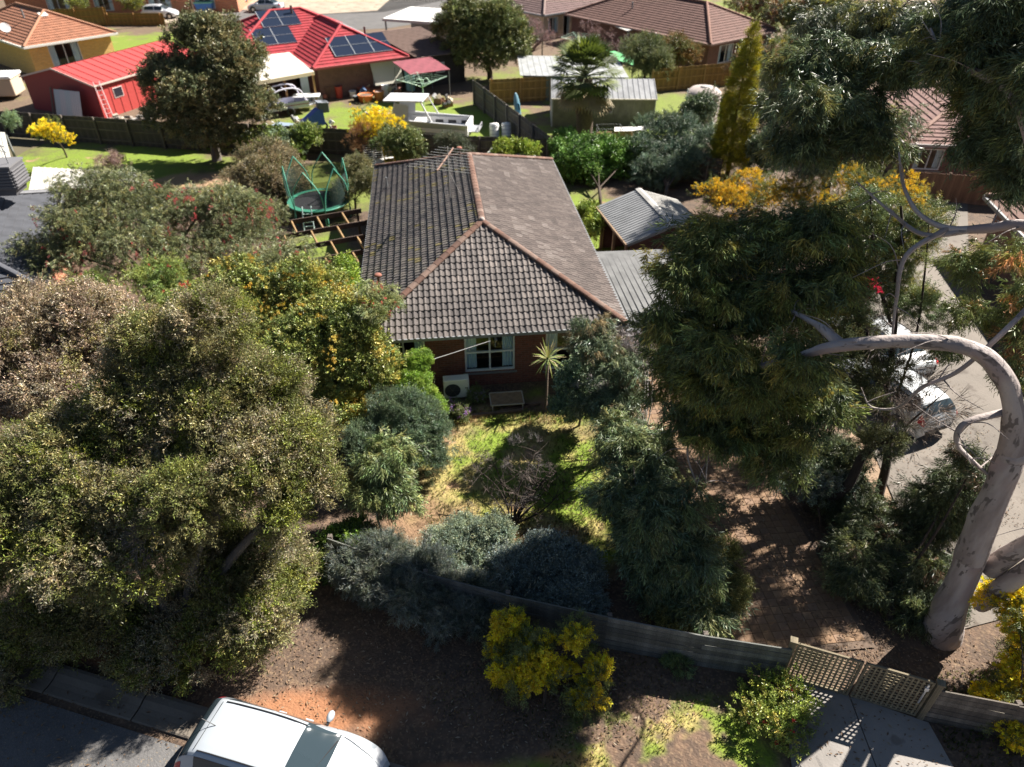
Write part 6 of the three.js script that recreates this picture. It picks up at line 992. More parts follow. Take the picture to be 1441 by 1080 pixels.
// trees of the yards behind
plant('leafy_tree', 'tall bushy olive tree behind the dark paling fence', 'tree', [-18.81, 0, -44.84], [[-18.24, 6.58, -45.5, 2.43, 1.51, 1.97], [-20.19, 4.92, -45, 1.78, 1.53, 1.66], [-16.80, 4.92, -45, 2.04, 1.70, 1.87], [-18.59, 4.01, -44.6, 2.73, 1.88, 2.31], [-21.09, 2.76, -44.6, 1.48, 1.30, 1.39], [-16.31, 2.76, -44.6, 1.65, 1.56, 1.61], [-18.34, 2.18, -44.4, 2.01, 1.40, 1.70]], { r: 0.3, m: bark.grey, kind: 'broad', clumps: 1250, per: 10, spread: 0.42, size: [0.9, 1.4], colors: [[0.13, 0.135, 0.06, 3], [0.17, 0.155, 0.07, 2], [0.09, 0.105, 0.05, 2], [0.20, 0.17, 0.08, 0.8]] });
plant('leafy_shrub', 'rounded olive brown shrub below the tall bushy tree', 'shrub', [-12.39, 0, -34.49], [[-14.03, 1.31, -40, 1.62, 1.14, 1.38], [-12.97, 0.70, -39.4, 1.13, 1.30, 1.21], [-14.35, 0.76, -38.4, 1.43, 1.27, 1.35], [-12.94, 0.62, -38, 1.35, 1.03, 1.19]], { r: 0.1, kind: 'fine', clumps: 420, per: 12, spread: 0.3, size: [1.0, 1.5], colors: [[0.17, 0.15, 0.085, 2], [0.21, 0.175, 0.11, 1], [0.12, 0.12, 0.045, 1]] });
plant('leafy_shrub', 'dark green hedge clump behind the trampoline', 'shrub', [-14.21, 0, -43.68], [[-14.50, 1.22, -44, 1.75, 0.70, 1.23], [-12.81, 1.50, -44.5, 0.97, 0.62, 0.79], [-16.39, 1.28, -44.5, 1.06, 0.62, 0.84]], { r: 0.05, kind: 'broad', clumps: 190, per: 10, spread: 0.3, size: [0.9, 1.3], colors: [[0.10, 0.15, 0.02], [0.16, 0.2, 0.05], [0.14, 0.18, 0.11]] });
plant('leafy_shrub', 'grey green bush beside the trampoline and roof edge', 'shrub', [-8.5, 0, -36.51], [[-8.56, 1.62, -38, 0.85, 0.85, 0.85], [-7.82, 1.28, -36.8, 0.68, 0.84, 0.76], [-8.73, 1.05, -36.4, 0.76, 0.76, 0.76]], { r: 0.06, kind: 'small', clumps: 200, per: 12, spread: 0.26, size: [0.9, 1.3], colors: [[0.14, 0.14, 0.06], [0.19, 0.18, 0.09], [0.10, 0.11, 0.04]] });
plant('leafy_shrub', 'rounded green bush next to the white sun loungers', 'shrub', [-6.89, 0, -43.68], [[-6.96, 1.38, -43.5, 1.21, 1.04, 1.13], [-6.27, 1.12, -43, 0.78, 0.78, 0.78]], { r: 0.06, kind: 'broad', clumps: 170, per: 10, spread: 0.28, size: [0.8, 1.2], colors: [[0.12, 0.15, 0.05], [0.17, 0.19, 0.07], [0.08, 0.11, 0.035]] });
yellowWattle('golden yellow shrub with rusty stems before the boat', [-8.71, 0, -45.38], [[-8.90, 2.47, -45.6, 1.15, 0.71, 0.93], [-7.84, 2.04, -45.6, 1.07, 0.71, 0.89], [-8.22, 1.78, -45, 1.51, 0.80, 1.15]], 150, 7, [0.8, 1.2], 0.3);
bareShrub('bare_shrub', 'rusty brown twiggy shrub behind the trampoline', [-9.4, 0, -44.06], [[-9.24, 1.87, -44, 0.70, 0.87, 0.78], [-9.58, 1.35, -43.6, 0.61, 0.52, 0.57]], 16, barkM(0.28, 0.14, 0.07), 0.03, 6, [0.34, 0.18, 0.08], 60);
plant('leafy_shrub', 'small dark tree behind the aerial beyond the roof', 'shrub', [-3.53, 0, -43.05], [[-3.84, 1.68, -42.6, 0.93, 0.68, 0.81], [-2.99, 1.53, -42.4, 0.59, 0.51, 0.55]], { r: 0.05, kind: 'small', clumps: 90, per: 10, spread: 0.24, size: [0.8, 1.2], colors: [[0.07, 0.09, 0.05], [0.13, 0.14, 0.09]] });
plant('lime_shrub', 'lime green leafy bush beside the pergola posts', 'shrub', [-7.23, 0, -27.54], [[-6.31, 2.95, -24.2, 0.43, 0.54, 0.48], [-5.97, 2.63, -23.4, 0.37, 0.42, 0.40]], { r: 0.03, kind: 'broad', clumps: 80, per: 10, spread: 0.16, size: [0.6, 0.9], colors: [[0.22, 0.30, 0.04], [0.15, 0.22, 0.03]] });
plant('leafy_tree', 'dense round green tree behind the blue grey fence', 'tree', [-1.89, 0, -65.42], [[-2.12, 4.21, -66, 2.87, 1.91, 2.39], [-4.24, 3.67, -66, 1.80, 2.04, 1.92], [-0.33, 2.76, -65, 1.79, 1.79, 1.79], [-2.42, 2.28, -64.6, 2.75, 1.67, 2.21], [-3.93, 5.13, -67, 1.68, 1.32, 1.50]], { r: 0.25, kind: 'broad', clumps: 600, per: 10, spread: 0.5, size: [1.2, 1.8], colors: [[0.11, 0.13, 0.045, 2], [0.15, 0.165, 0.055, 2], [0.08, 0.10, 0.035, 1]] });
plant('leafy_shrub', 'clipped green shrub beside the reddish brown roofed house', 'shrub', [11.05, 0, -63.03], [[10.61, 1.96, -63.5, 1.77, 1.42, 1.60], [12.02, 1.56, -62.8, 1.29, 1.18, 1.23]], { r: 0.1, kind: 'small', clumps: 260, per: 10, spread: 0.45, size: [1.3, 1.9], colors: [[0.14, 0.165, 0.07], [0.18, 0.2, 0.09], [0.10, 0.12, 0.05]] });
plant('leafy_shrub', 'bronze tipped shrub below the reddish brown eave', 'shrub', [14.88, 0, -68.5], [[13.82, 1.90, -66.5, 1.48, 1.11, 1.29], [15.01, 1.79, -66.2, 0.86, 0.86, 0.86]], { r: 0.08, kind: 'small', clumps: 160, per: 10, spread: 0.4, size: [1.3, 1.9], colors: [[0.22, 0.14, 0.05], [0.14, 0.16, 0.06]] });
for (const [lab, b, ls] of [['leafless mauve tree before the cream walled house', [1.72, 0, -75.77], [[2.01, 2.05, -75, 1.64, 1.50, 1.57], [3.36, 1.30, -74, 1.49, 1.22, 1.36]]], ['leafless purplish tree below the white patio cover', [8.42, 0, -72.71], [[7.66, 2.37, -70, 1.92, 1.28, 1.60], [9.52, 1.68, -69, 1.66, 1.15, 1.40], [6.09, 1.78, -70, 1.42, 1.03, 1.22]]]]) bareShrub('bare_tree', lab, b, ls, 22, barkM(0.22, 0.15, 0.14), 0.07, 8, [0.30, 0.2, 0.2], 110).userData.category = 'tree';
yellowWattle('small lollipop tree of yellow blossom in the grassy yard', [-28.63, 0, -45.38], [[-27.86, 2.21, -43.6, 1.12, 0.52, 0.82], [-27.21, 1.91, -43.2, 0.68, 0.43, 0.56], [-28.77, 1.96, -44, 0.69, 0.39, 0.54]], 110, 7, [0.8, 1.2], 0.24);
plant('small_weed', 'small pale green plant against the dark paling fence', 'plant', [-35.29, 0, -50.84], [[-32.72, 1.61, -47.5, 0.37, 0.42, 0.39]], { r: 0.02, kind: 'small', clumps: 30, per: 8, spread: 0.2, size: [1, 1.3], colors: [[0.17, 0.24, 0.12]] });
bareShrub('bare_shrub', 'round brown dried shrub at the edge of the shaded lawn', [-24.35, 0, -43.05], [[-22.19, 1.85, -39.6, 0.72, 0.48, 0.60], [-22.78, 1.66, -39, 0.55, 0.40, 0.47]], 12, barkM(0.22, 0.15, 0.13), 0.03, 6, [0.30, 0.21, 0.18], 70);
plant('leafy_tree', 'row of mixed green trees behind the reddish brown roofed house', 'tree', [29.63, 0, -80.8], [[26.30, 3.45, -74, 3.33, 1.73, 2.53], [25.01, 3.31, -80, 2.58, 1.14, 1.86], [28.58, 3.48, -72, 2.60, 1.95, 2.28], [24.95, 2.28, -66, 2.80, 1.46, 2.13], [19.91, 2.19, -60, 2.02, 1.46, 1.74]], { r: 0.25, kind: 'broad', clumps: 420, per: 10, spread: 0.55, size: [1.4, 2.0], colors: [[0.13, 0.15, 0.05, 2], [0.24, 0.22, 0.04, 1], [0.2, 0.12, 0.06, 1], [0.14, 0.17, 0.11, 1]] });
plant('leafy_shrub', 'garden shrubs against the orange brick house wall', 'shrub', [-53.69, 0, -97.58], [[-51.39, 1.47, -94, 1.17, 0.76, 0.96], [-45.04, 1.92, -94, 1.34, 1.00, 1.17], [-42.02, 0.73, -99, 0.88, 0.88, 0.88]], { r: 0.08, kind: 'small', clumps: 120, per: 10, spread: 0.5, size: [1.4, 2], colors: [[0.2, 0.22, 0.03], [0.09, 0.12, 0.04]] });

// ---------------------------------------------------------------- vehicles
const rubber = mat(0.02, 0.02, 0.02, 0.9), chromeM = mat(0.6, 0.6, 0.62, 0.25, { metalness: 0.9 }), darkGlass = mat(0.03, 0.045, 0.055, 0.06), trimM = mat(0.02, 0.02, 0.022, 0.5), redLamp = mat(0.5, 0.02, 0.03, 0.25), clearLamp = mat(0.6, 0.62, 0.65, 0.15);
// stations along the car: [x, sill, half width at waist, belt height, half width of belt, roof height, half width of roof edge]
const hatch = [[-2.02, 0.42, 0.60, 0.78, 0.58, 0.86, 0.5], [-1.97, 0.28, 0.76, 0.86, 0.74, 0.96, 0.62], [-1.80, 0.24, 0.84, 0.94, 0.80, 1.22, 0.60], [-1.50, 0.22, 0.87, 0.96, 0.82, 1.40, 0.58], [-0.9, 0.2, 0.88, 0.95, 0.83, 1.46, 0.585], [-0.2, 0.2, 0.88, 0.93, 0.83, 1.47, 0.585], [0.35, 0.2, 0.88, 0.91, 0.83, 1.42, 0.575], [0.75, 0.2, 0.88, 0.91, 0.82, 1.19, 0.62], [1.10, 0.21, 0.88, 0.91, 0.80, 0.99, 0.68], [1.5, 0.22, 0.87, 0.82, 0.74, 0.90, 0.58], [1.85, 0.25, 0.80, 0.70, 0.66, 0.78, 0.48], [2.08, 0.34, 0.62, 0.60, 0.5, 0.64, 0.36]];
const sedan = hatch.map((s) => [...s]); Object.assign(sedan, { 0: [-2.3, 0.42, 0.66, 0.85, 0.62, 0.90, 0.5], 1: [-2.2, 0.28, 0.8, 0.93, 0.76, 0.99, 0.6], 2: [-1.75, 0.24, 0.86, 0.94, 0.79, 1.0, 0.62], 3: [-1.2, 0.22, 0.88, 0.95, 0.82, 1.26, 0.6] });
function makeCar(o, st, paint) {
  const E = (x, k) => { let i = 0; while (i < st.length - 2 && st[i + 1][0] < x) i++; const p1 = st[i], p2 = st[i + 1], p0 = st[Math.max(0, i - 1)], p3 = st[Math.min(st.length - 1, i + 2)], t = clamp((x - p1[0]) / (p2[0] - p1[0]), 0, 1), m1 = (p2[k] - p0[k]) / (p2[0] - p0[0]) * (p2[0] - p1[0]), m2 = (p3[k] - p1[k]) / (p3[0] - p1[0]) * (p2[0] - p1[0]), a = t * t, b = a * t; return (2 * b - 3 * a + 1) * p1[k] + (b - 2 * a + t) * m1 + (-2 * b + 3 * a) * p2[k] + (b - a) * m2; };
  const sec = (x) => { const s = E(x, 1), w = E(x, 2), bh = E(x, 3), bw = E(x, 4), rh = E(x, 5), rw = E(x, 6); return [[w * 0.9, s], [w * 0.985, s + 0.14], [w, mix(s, bh, 0.55)], [w * 0.985, bh - 0.08], [bw, bh], [mix(bw, rw, 0.85), mix(bh, rh, 0.82)], [rw * 0.93, rh - 0.015], [rw * 0.6, rh + 0.005], [0, rh + 0.015]]; };
  const at = (x, t, side, off = 0) => { const c = sec(x), i = Math.min(c.length - 2, Math.floor(t)), f = t - i, z = mix(c[i][0], c[i + 1][0], f), y = mix(c[i][1], c[i + 1][1], f); return [x, y, z * side]; };
  const grid = (x0, x1, t0, t1, nx, nt, side, off = 0) => { const pos = [], idx = []; for (let i = 0; i <= nx; i++) for (let j = 0; j <= nt; j++) pos.push(...at(mix(x0, x1, i / nx), mix(t0, t1, j / nt), side)); for (let i = 0; i < nx; i++) for (let j = 0; j < nt; j++) { const a = i * (nt + 1) + j, b = a + nt + 1; side > 0 ? idx.push(a, b, a + 1, b, b + 1, a + 1) : idx.push(a, a + 1, b, b, a + 1, b + 1); } const g = new THREE.BufferGeometry(); g.setAttribute('position', new THREE.Float32BufferAttribute(pos, 3)); g.setIndex(idx); g.computeVertexNormals(); if (off) { const p = g.attributes.position, n = g.attributes.normal; for (let i = 0; i < p.count; i++) { const dn = n.getY(i) + n.getZ(i) * side < 0 ? -1 : 1; p.setXYZ(i, p.getX(i) + dn * n.getX(i) * off, p.getY(i) + dn * n.getY(i) * off, p.getZ(i) + dn * n.getZ(i) * off); } } g.setAttribute('uv', new THREE.Float32BufferAttribute(new Float32Array(p2(g)), 2)); return g.toNonIndexed(); };
  const p2 = (g) => { const a = []; for (let i = 0; i < g.attributes.position.count; i++) a.push(g.attributes.position.getX(i), g.attributes.position.getY(i)); return a; };
  const X0 = st[0][0], X1 = st[st.length - 1][0], hb = st === hatch;
  part('body', [grid(X0, X1, 0, 8, 60, 24, 1), grid(X0, X1, 0, 8, 60, 24, -1), box(X0 + 0.02, X0 + 0.03, st[0][1], st[0][5], -0.58, 0.58), box(X1 - 0.03, X1 - 0.02, st[11][1], st[11][5], -0.48, 0.48)], paint, o);
  part('underside', box(X0 + 0.15, X1 - 0.15, 0.2, 0.3, -0.75, 0.75), trimM, o);
  part('windscreen', [grid(0.40, 1.04, 5.1, 8, 12, 8, 1, 0.006), grid(0.40, 1.04, 5.1, 8, 12, 8, -1, 0.006)], darkGlass, o);
  part('rear_window', hb ? [grid(-1.9, -1.62, 5.2, 8, 8, 8, 1, 0.006), grid(-1.9, -1.62, 5.2, 8, 8, 8, -1, 0.006)] : [grid(-1.62, -1.02, 5.2, 8, 8, 8, 1, 0.006), grid(-1.62, -1.02, 5.2, 8, 8, 8, -1, 0.006)], darkGlass, o);
  for (const s of [-1, 1]) {
    part('side_window', grid(-1.45, -0.42, 4.12, 5.15, 10, 4, s, 0.006), darkGlass, o); part('side_window', grid(-0.34, 0.52, 4.12, 5.15, 10, 4, s, 0.006), darkGlass, o);
    part('roof_trim', tube(Array.from({ length: 8 }, (_, i) => { const x = mix(-1.42, 0.42, i / 7), p = at(x, 6.1, s); return [p[0], p[1] + 0.012, p[2]]; }), 0.014, 0.014, 5, 2), trimM, o);
    const mr = part('wing_mirror', new THREE.SphereGeometry(0.5, 12, 8).scale(0.16, 0.18, 0.26).translate(0.62, 0.99, s * 1.0), paint, o); part('mirror_arm', bar([0.62, 0.95, s * 0.82], [0.62, 0.96, s * 0.95], 0.05), trimM, mr);
    part('tail_light', grid(X0 + 0.03, X0 + 0.26, 3.1, 4.7, 5, 4, s, 0.006), redLamp, o); part('headlight', grid(X1 - 0.36, X1 - 0.08, 3.2, 5.4, 6, 4, s, 0.006), clearLamp, o);
    part('door_handle', box(-0.55, -0.38, 0.8, 0.83, s * 0.875, s * 0.9), paint, o); part('door_handle', box(0.3 - 0.05, 0.3 - 0.22, 0.8, 0.83, s * 0.875, s * 0.9), paint, o);
    for (const x of [X0 + 0.78, X1 - 0.82]) {
      part('wheel_arch', new THREE.CylinderGeometry(0.37, 0.37, 0.06, 22).rotateX(Math.PI / 2).translate(x, 0.34, s * 0.855), trimM, o);
      const w = new THREE.Group(); w.name = 'wheel'; w.position.set(x, 0.315, s * 0.8); o.add(w);
      part('tyre', new THREE.TorusGeometry(0.23, 0.085, 10, 22).scale(1, 1, 1.15), rubber, w); part('rim', [new THREE.CylinderGeometry(0.17, 0.17, 0.1, 18).rotateX(Math.PI / 2).translate(0, 0, s * 0.05), ...[0, 1, 2, 3, 4].map((i) => bar([0, 0, s * 0.105], [0.17 * Math.cos(i * 1.257), 0.17 * Math.sin(i * 1.257), s * 0.1], 0.03))], chromeM, w);
    }
  }
  for (const s of [-1, 1]) for (const x of [-1.05, -0.38, 0.62]) part('door_seam', tube(Array.from({ length: 6 }, (_, i) => { const q = at(x + (x > 0.5 ? 0.05 * i : 0), 0.9 + i * 0.6, s); return [q[0], q[1], q[2] * 1.003]; }), 0.006, 0.006, 4, 2), trimM, o);
  part('bonnet_seam', [...[-1, 1].map((s) => tube(Array.from({ length: 6 }, (_, i) => { const q = at(mix(1.08, X1 - 0.3, i / 5), 5.2, s); return [q[0], q[1] + 0.006, q[2]]; }), 0.006, 0.006, 4, 2))], trimM, o);
  part('bumper', box(X0 - 0.01, X0 + 0.05, 0.44, 0.52, -0.5, 0.5), trimM, o);
  part('number_plate', box(X0 - 0.02, X0 - 0.005, 0.66, 0.77, -0.18, 0.18), mat(0.7, 0.72, 0.74), o);
  part('aerial', bar([-1.3, 1.43, 0], [-1.62, 1.58, 0], 0.012), trimM, o);
  part('wiper', [bar([1.02, 1.035, -0.55], [0.86, 1.13, 0.1], 0.02), bar([1.02, 1.035, 0.05], [0.86, 1.13, 0.62], 0.02)], trimM, o);
  part('roof_seam', bar([-1.5, 1.412, -0.5], [-1.5, 1.412, 0.5], 0.006, 0.016), trimM, o);
}
const paintM = (r, g, b) => new THREE.MeshPhysicalMaterial({ color: lin(r, g, b), roughness: 0.35, clearcoat: 1, clearcoatRoughness: 0.06, side: THREE.DoubleSide });
for (const [lab, p, h, st, pt] of [
  ['white hatchback parked half on the dirt verge under the olive tree', [-4.67, 1.45, -7.03], -0.27, hatch, paintM(0.38, 0.42, 0.46)],
  ['silver white hatchback with red tail lights on the concrete side drive', [13.14, 1.2, -19.61], 1.95, hatch, paintM(0.42, 0.45, 0.47)],
  ['white sedan parked beyond the silver car on the side drive', [13.91, 1.2, -22.85], 1.9, sedan, paintM(0.44, 0.46, 0.47)],
  ['white hatchback parked at the end of the golden brown fence', [-42.15, 0.9, -94.8], 0.08, hatch, paintM(0.72, 0.75, 0.8)],
  ['silver station wagon on the pale concrete across the far road', [-30.88, 0.9, -99.43], 3.05, sedan, paintM(0.5, 0.54, 0.6)],
  ['dark sedan parked behind the silver wagon on pale concrete', [-36.93, 0.9, -103.91], 3.1, sedan, paintM(0.05, 0.055, 0.07)],
]) { const o = thing('parked_car', lab, 'car', [p[0], 0.03, p[2]], h); makeCar(o, st, pt); }

// ---------------------------------------------------------------- things in the back yards
const alloy = mat(0.52, 0.53, 0.55, 0.4, { metalness: 0.5 }), whitePl = mat(0.8, 0.8, 0.78, 0.5), bluePl = mat(0.03, 0.09, 0.4, 0.55), blackPl = mat(0.03, 0.03, 0.035, 0.6), orangePl = mat(0.65, 0.18, 0.04, 0.6), redPl = mat(0.5, 0.07, 0.05, 0.6), greenTube = mat(0.09, 0.34, 0.24, 0.45);
{ // boat on its trailer, bow to the left behind the golden shrub
  const p = [-5.85, 0, -48.96], o = thing('boat', 'grey aluminium boat with white canopy and open rear deck', 'boat', [p[0], 0, p[2]], -0.14);
  const pos = [], idx = [], N = 14; const hull = (t) => { const x = mix(-4.2, 3.1, t), w = 1.05 * Math.pow(Math.sin(Math.min(1, t * 1.7 + 0.02) * Math.PI / 2), 0.8); return [[0, mix(0.95, 0.5, Math.min(1, t * 2.2)), 0], [w * 0.75, mix(1.0, 0.62, Math.min(1, t * 2)), 0], [w, 1.35 + 0.3 * (1 - t), 0]].map(([z, y]) => [x, y, z]); };
  for (const s of [1, -1]) { const b = pos.length / 3; for (let i = 0; i <= N; i++) for (const q of hull(i / N)) pos.push(q[0], q[1], q[2] * s); for (let i = 0; i < N; i++) for (let j = 0; j < 2; j++) { const a = b + i * 3 + j; idx.push(a, a + 3, a + 1, a + 1, a + 3, a + 4); } }
  const g = new THREE.BufferGeometry(); g.setAttribute('position', new THREE.Float32BufferAttribute(pos, 3)); g.setIndex(idx); g.computeVertexNormals(); part('hull', muv(g), alloy, o);
  part('deck', slab([[-1.9, 0.78, 0.95], [3.05, 0.78, 0.98], [3.05, 0.78, -0.98], [-1.9, 0.78, -0.95]], 0.04), mat(0.2, 0.2, 0.22), o);
  part('foredeck', slab([[-4.0, 1.6, 0.1], [-1.9, 1.55, 0.92], [-1.9, 1.55, -0.92], [-4.0, 1.6, -0.1]], 0.04), alloy, o);
  for (const s of [-1, 1]) { part('gunwale', tube([[-4.1, 1.67, 0.05 * s], [-2, 1.58, 0.98 * s], [0.5, 1.48, 1.05 * s], [3.1, 1.37, 1.05 * s]], 0.06, 0.06, 6, 4), mat(0.65, 0.66, 0.68, 0.4), o); part('inner_side', box(-1.8, 3.0, 0.8, 1.34, s * 0.93, s * 0.9), alloy, o); for (const x of [0.5, 1.4, 2.3]) part('side_pocket', box(x, x + 0.55, 0.95, 1.15, s * 0.89, s * 0.88), blackPl, o); }
  part('transom', box(2.95, 3.1, 0.6, 1.45, -1.0, 1.0), whitePl, o);
  part('canopy', slab([[-2.5, 2.75, 0.95], [0.15, 2.8, 0.95], [0.15, 2.8, -0.95], [-2.5, 2.75, -0.95]], 0.08), mat(0.66, 0.67, 0.7, 0.5), o);
  for (const s of [-1, 1]) { part('canopy_post', bar([0.0, 2.75, 0.9 * s], [0.75, 1.4, 1.0 * s], 0.07), mat(0.65, 0.66, 0.68), o); part('canopy_post', bar([-1.7, 2.7, 0.9 * s], [-2.1, 1.55, 0.9 * s], 0.06), mat(0.65, 0.66, 0.68), o); part('cabin_side', poly([[-2.0, 1.5, 0.93 * s], [-0.9, 1.5, 0.96 * s], [-0.8, 2.5, 0.92 * s], [-1.8, 2.6, 0.9 * s]]), mat(0.45, 0.47, 0.5, 0.3), o); }
  part('console', rbox(0.7, 0.75, 0.8, 0.05, -0.2, 1.15, 0.45), whitePl, o); part('seat', rbox(0.5, 0.5, 0.5, 0.06, -1.2, 1.25, 0.4), whitePl, o);
  part('swim_platform', [box(3.1, 3.75, 0.85, 0.92, -0.7, 0.7), bar([3.75, 0.9, -0.7], [3.75, 1.15, -0.7], 0.05), bar([3.75, 0.9, 0.7], [3.75, 1.15, 0.7], 0.05), bar([3.75, 1.15, -0.7], [3.75, 1.15, 0.7], 0.05)], alloy, o);
  const t = thing('boat_trailer', 'galvanised boat trailer beneath the aluminium boat', 'trailer', [p[0], 0, p[2]], -0.14);
  for (const s of [-1, 1]) { part('rail', bar([-4.6, 0.45, 0.1 * s], [2.8, 0.45, 0.7 * s], 0.08), alloy, t); for (const x of [0.6, 1.4]) part('wheel', new THREE.TorusGeometry(0.22, 0.09, 8, 18).translate(x, 0.31, 0.95 * s), rubber, t); }
  part('cross_member', [bar([0, 0.5, -0.6], [0, 0.5, 0.6], 0.08), bar([2, 0.5, -0.7], [2, 0.5, 0.7], 0.08)], alloy, t);
}
{ // trampoline with arched green net poles and ladder
  const p = [-10.29, 0, -36.22], o = thing('trampoline', 'green framed trampoline with arched net poles and a ladder', 'trampoline', [p[0], 0, p[2]], 0.2), R = 1.62, y = 0.85;
  part('mat', new THREE.CircleGeometry(R - 0.25, 36).rotateX(-Math.PI / 2).translate(0, y, 0), blackPl, o);
  part('pad', new THREE.RingGeometry(R - 0.27, R, 40).rotateX(-Math.PI / 2).translate(0, y + 0.03, 0), mat(0.06, 0.30, 0.20, 0.6), o); part('rim', new THREE.TorusGeometry(R, 0.035, 6, 40).rotateX(Math.PI / 2).translate(0, y, 0), greenTube, o);
  for (let i = 0; i < 6; i++) { const a = i * Math.PI / 3 + 0.3, b = a + Math.PI / 3, m = (a + b) / 2, q = (t, r, h) => [r * Math.cos(t), h, r * Math.sin(t)]; part('net_pole', tube([q(a, R, y), q(a + 0.1, R + 0.05, y + 1.0), q(m, R * 0.95, y + 2.05)], 0.032, 0.032, 6, 5), greenTube, o); part('net_pole', tube([q(m, R * 0.95, y + 2.05), q(b - 0.1, R + 0.05, y + 1.0), q(b, R, y)], 0.032, 0.032, 6, 5), greenTube, o); part('leg', tube([q(a, R, y), q(a, R + 0.02, 0.03), q(b, R + 0.02, 0.03), q(b, R, y)], 0.03, 0.03, 6, 4), greenTube, o); }
  const net = new THREE.CylinderGeometry(R - 0.05, R - 0.02, 1.5, 40, 1, true).translate(0, y + 0.75, 0); part('net', net, new THREE.MeshStandardMaterial({ color: lin(0.02, 0.05, 0.045), transparent: true, opacity: 0.45, side: THREE.DoubleSide, roughness: 0.9 }), o);
  const l = new THREE.Group(); l.name = 'ladder'; o.add(l); for (const s of [-1, 1]) part('stile', tube([[-0.55 + s * 0.22, y + 0.28, R - 0.15], [-0.55 + s * 0.22, y + 0.2, R + 0.1], [-0.55 + s * 0.26, 0, R + 0.75]], 0.028, 0.028, 6, 4), mat(0.55, 0.7, 0.66, 0.4), l); for (let i = 1; i < 6; i++) { const t = i / 6; part('rung', bar([-0.77, mix(y + 0.2, 0, t), R + 0.1 + 0.65 * t], [-0.33, mix(y + 0.2, 0, t), R + 0.1 + 0.65 * t], 0.05, 0.03), mat(0.55, 0.7, 0.66, 0.4), l); }
}
function lounger(lab, p, turn, m, grp) {
  const o = thing('sun_lounger', lab, 'sun lounger', [p[0], 0, p[2]], turn, grp);
  for (const s of [-1, 1]) part('side_rail', tube([[s * 0.3, 0.38, 0.95], [s * 0.3, 0.38, 0.1], [s * 0.3, 1.25, -0.75]], 0.035, 0.035, 6, 5), m, o);
  for (let i = 0; i < 7; i++) part('slat', bar([-0.3, 0.40, 0.9 - i * 0.13], [0.3, 0.40, 0.9 - i * 0.13], 0.09, 0.02), m, o);
  for (let i = 0; i < 8; i++) { const t = (i + 0.5) / 8; part('slat', bar([-0.3, mix(0.42, 1.25, t), mix(0.08, -0.75, t)], [0.3, mix(0.42, 1.25, t), mix(0.08, -0.75, t)], 0.075, 0.02), m, o); }
  for (const [x, z] of [[-0.28, 0.85], [0.28, 0.85], [-0.28, -0.1], [0.28, -0.1]]) part('leg', bar([x, 0, z], [x, 0.38, z], 0.05), m, o);
}
lounger('white slatted sun lounger beside the trampoline', [-8.76, 0, -43.43], 0.25, whitePl, 'white sun loungers behind the roof');
lounger('white slatted sun lounger in the middle of the three', [-8.39, 0, -44.19], 0.2, whitePl, 'white sun loungers behind the roof');
lounger('white slatted sun lounger next to the green bush', [-7.94, 0, -44.84], 0.3, whitePl, 'white sun loungers behind the roof');
lounger('bright yellow sun lounger at the edge of the dark roof', [-7.43, 0, -43.05], 0.35, mat(0.75, 0.5, 0.02, 0.5));
{ // rotary clothes hoist
  for (const [lab, p, h] of [['pale green rotary clothes hoist on the bright lawn', [-6.65, 0, -55.54], 2.35], ['grey rotary clothes hoist behind the palm crown', [6.24, 0, -70.69], 2.4]]) {
    const o = thing('clothes_hoist', lab, 'clothes hoist', [p[0], 0, p[2]], 0.3), m = mat(0.45, 0.62, 0.5, 0.45); part('pole', cyl(0.04, 0.035, h, 0, 0, 0, 8), m, o);
    for (let i = 0; i < 4; i++) { const a = i * Math.PI / 2, d = [Math.cos(a), Math.sin(a)]; part('arm', tube([[0, h - 0.55, 0], [d[0] * 0.9, h - 0.2, d[1] * 0.9], [d[0] * 1.9, h + 0.1, d[1] * 1.9]], 0.03, 0.025, 6, 4), m, o); part('brace', tube([[0, h - 0.1, 0], [d[0] * 0.35, h + 0.08, d[1] * 0.35], [d[0] * 0.6, h - 0.3, d[1] * 0.6]], 0.025, 0.025, 5, 3), m, o); const b = a + Math.PI / 2, e = [Math.cos(b), Math.sin(b)]; for (const r of [0.7, 1.1, 1.5, 1.88]) part('line', bar([d[0] * r, h - 0.25 + r * 0.18, d[1] * r], [e[0] * r, h - 0.25 + r * 0.18, e[1] * r], 0.012), m, o); }
  }
}
for (const [lab, u] of [['white ribbed cylinder drum closer to the boat', 696], ['white ribbed cylinder drum closer to the blue kayak', 713]]) { // white drums
  const p = u === 696 ? [-1.19, 0, -49.11] : [-0.37, 0, -49.26], o = thing('plastic_drum', lab, 'drum', [p[0], 0, p[2]], 0.1); part('shell', lathe([[0.001, 0], [0.3, 0.02], [0.33, 0.1], [0.33, 0.85], [0.28, 0.98], [0.001, 1.02]], 0, 0.05, 0, 18).rotateX(-0.35), whitePl, o); for (const y of [0.25, 0.5, 0.75]) part('hoop', new THREE.TorusGeometry(0.335, 0.02, 5, 18).rotateX(Math.PI / 2).translate(0, y + 0.05, 0).rotateX(-0.35), mat(0.45, 0.46, 0.48), o); part('cap', lathe([[0.001, 0.06], [0.07, 0.05], [0.08, 0]], 0.12, 1.05, 0.05, 10).rotateX(-0.35), blackPl, o);
}
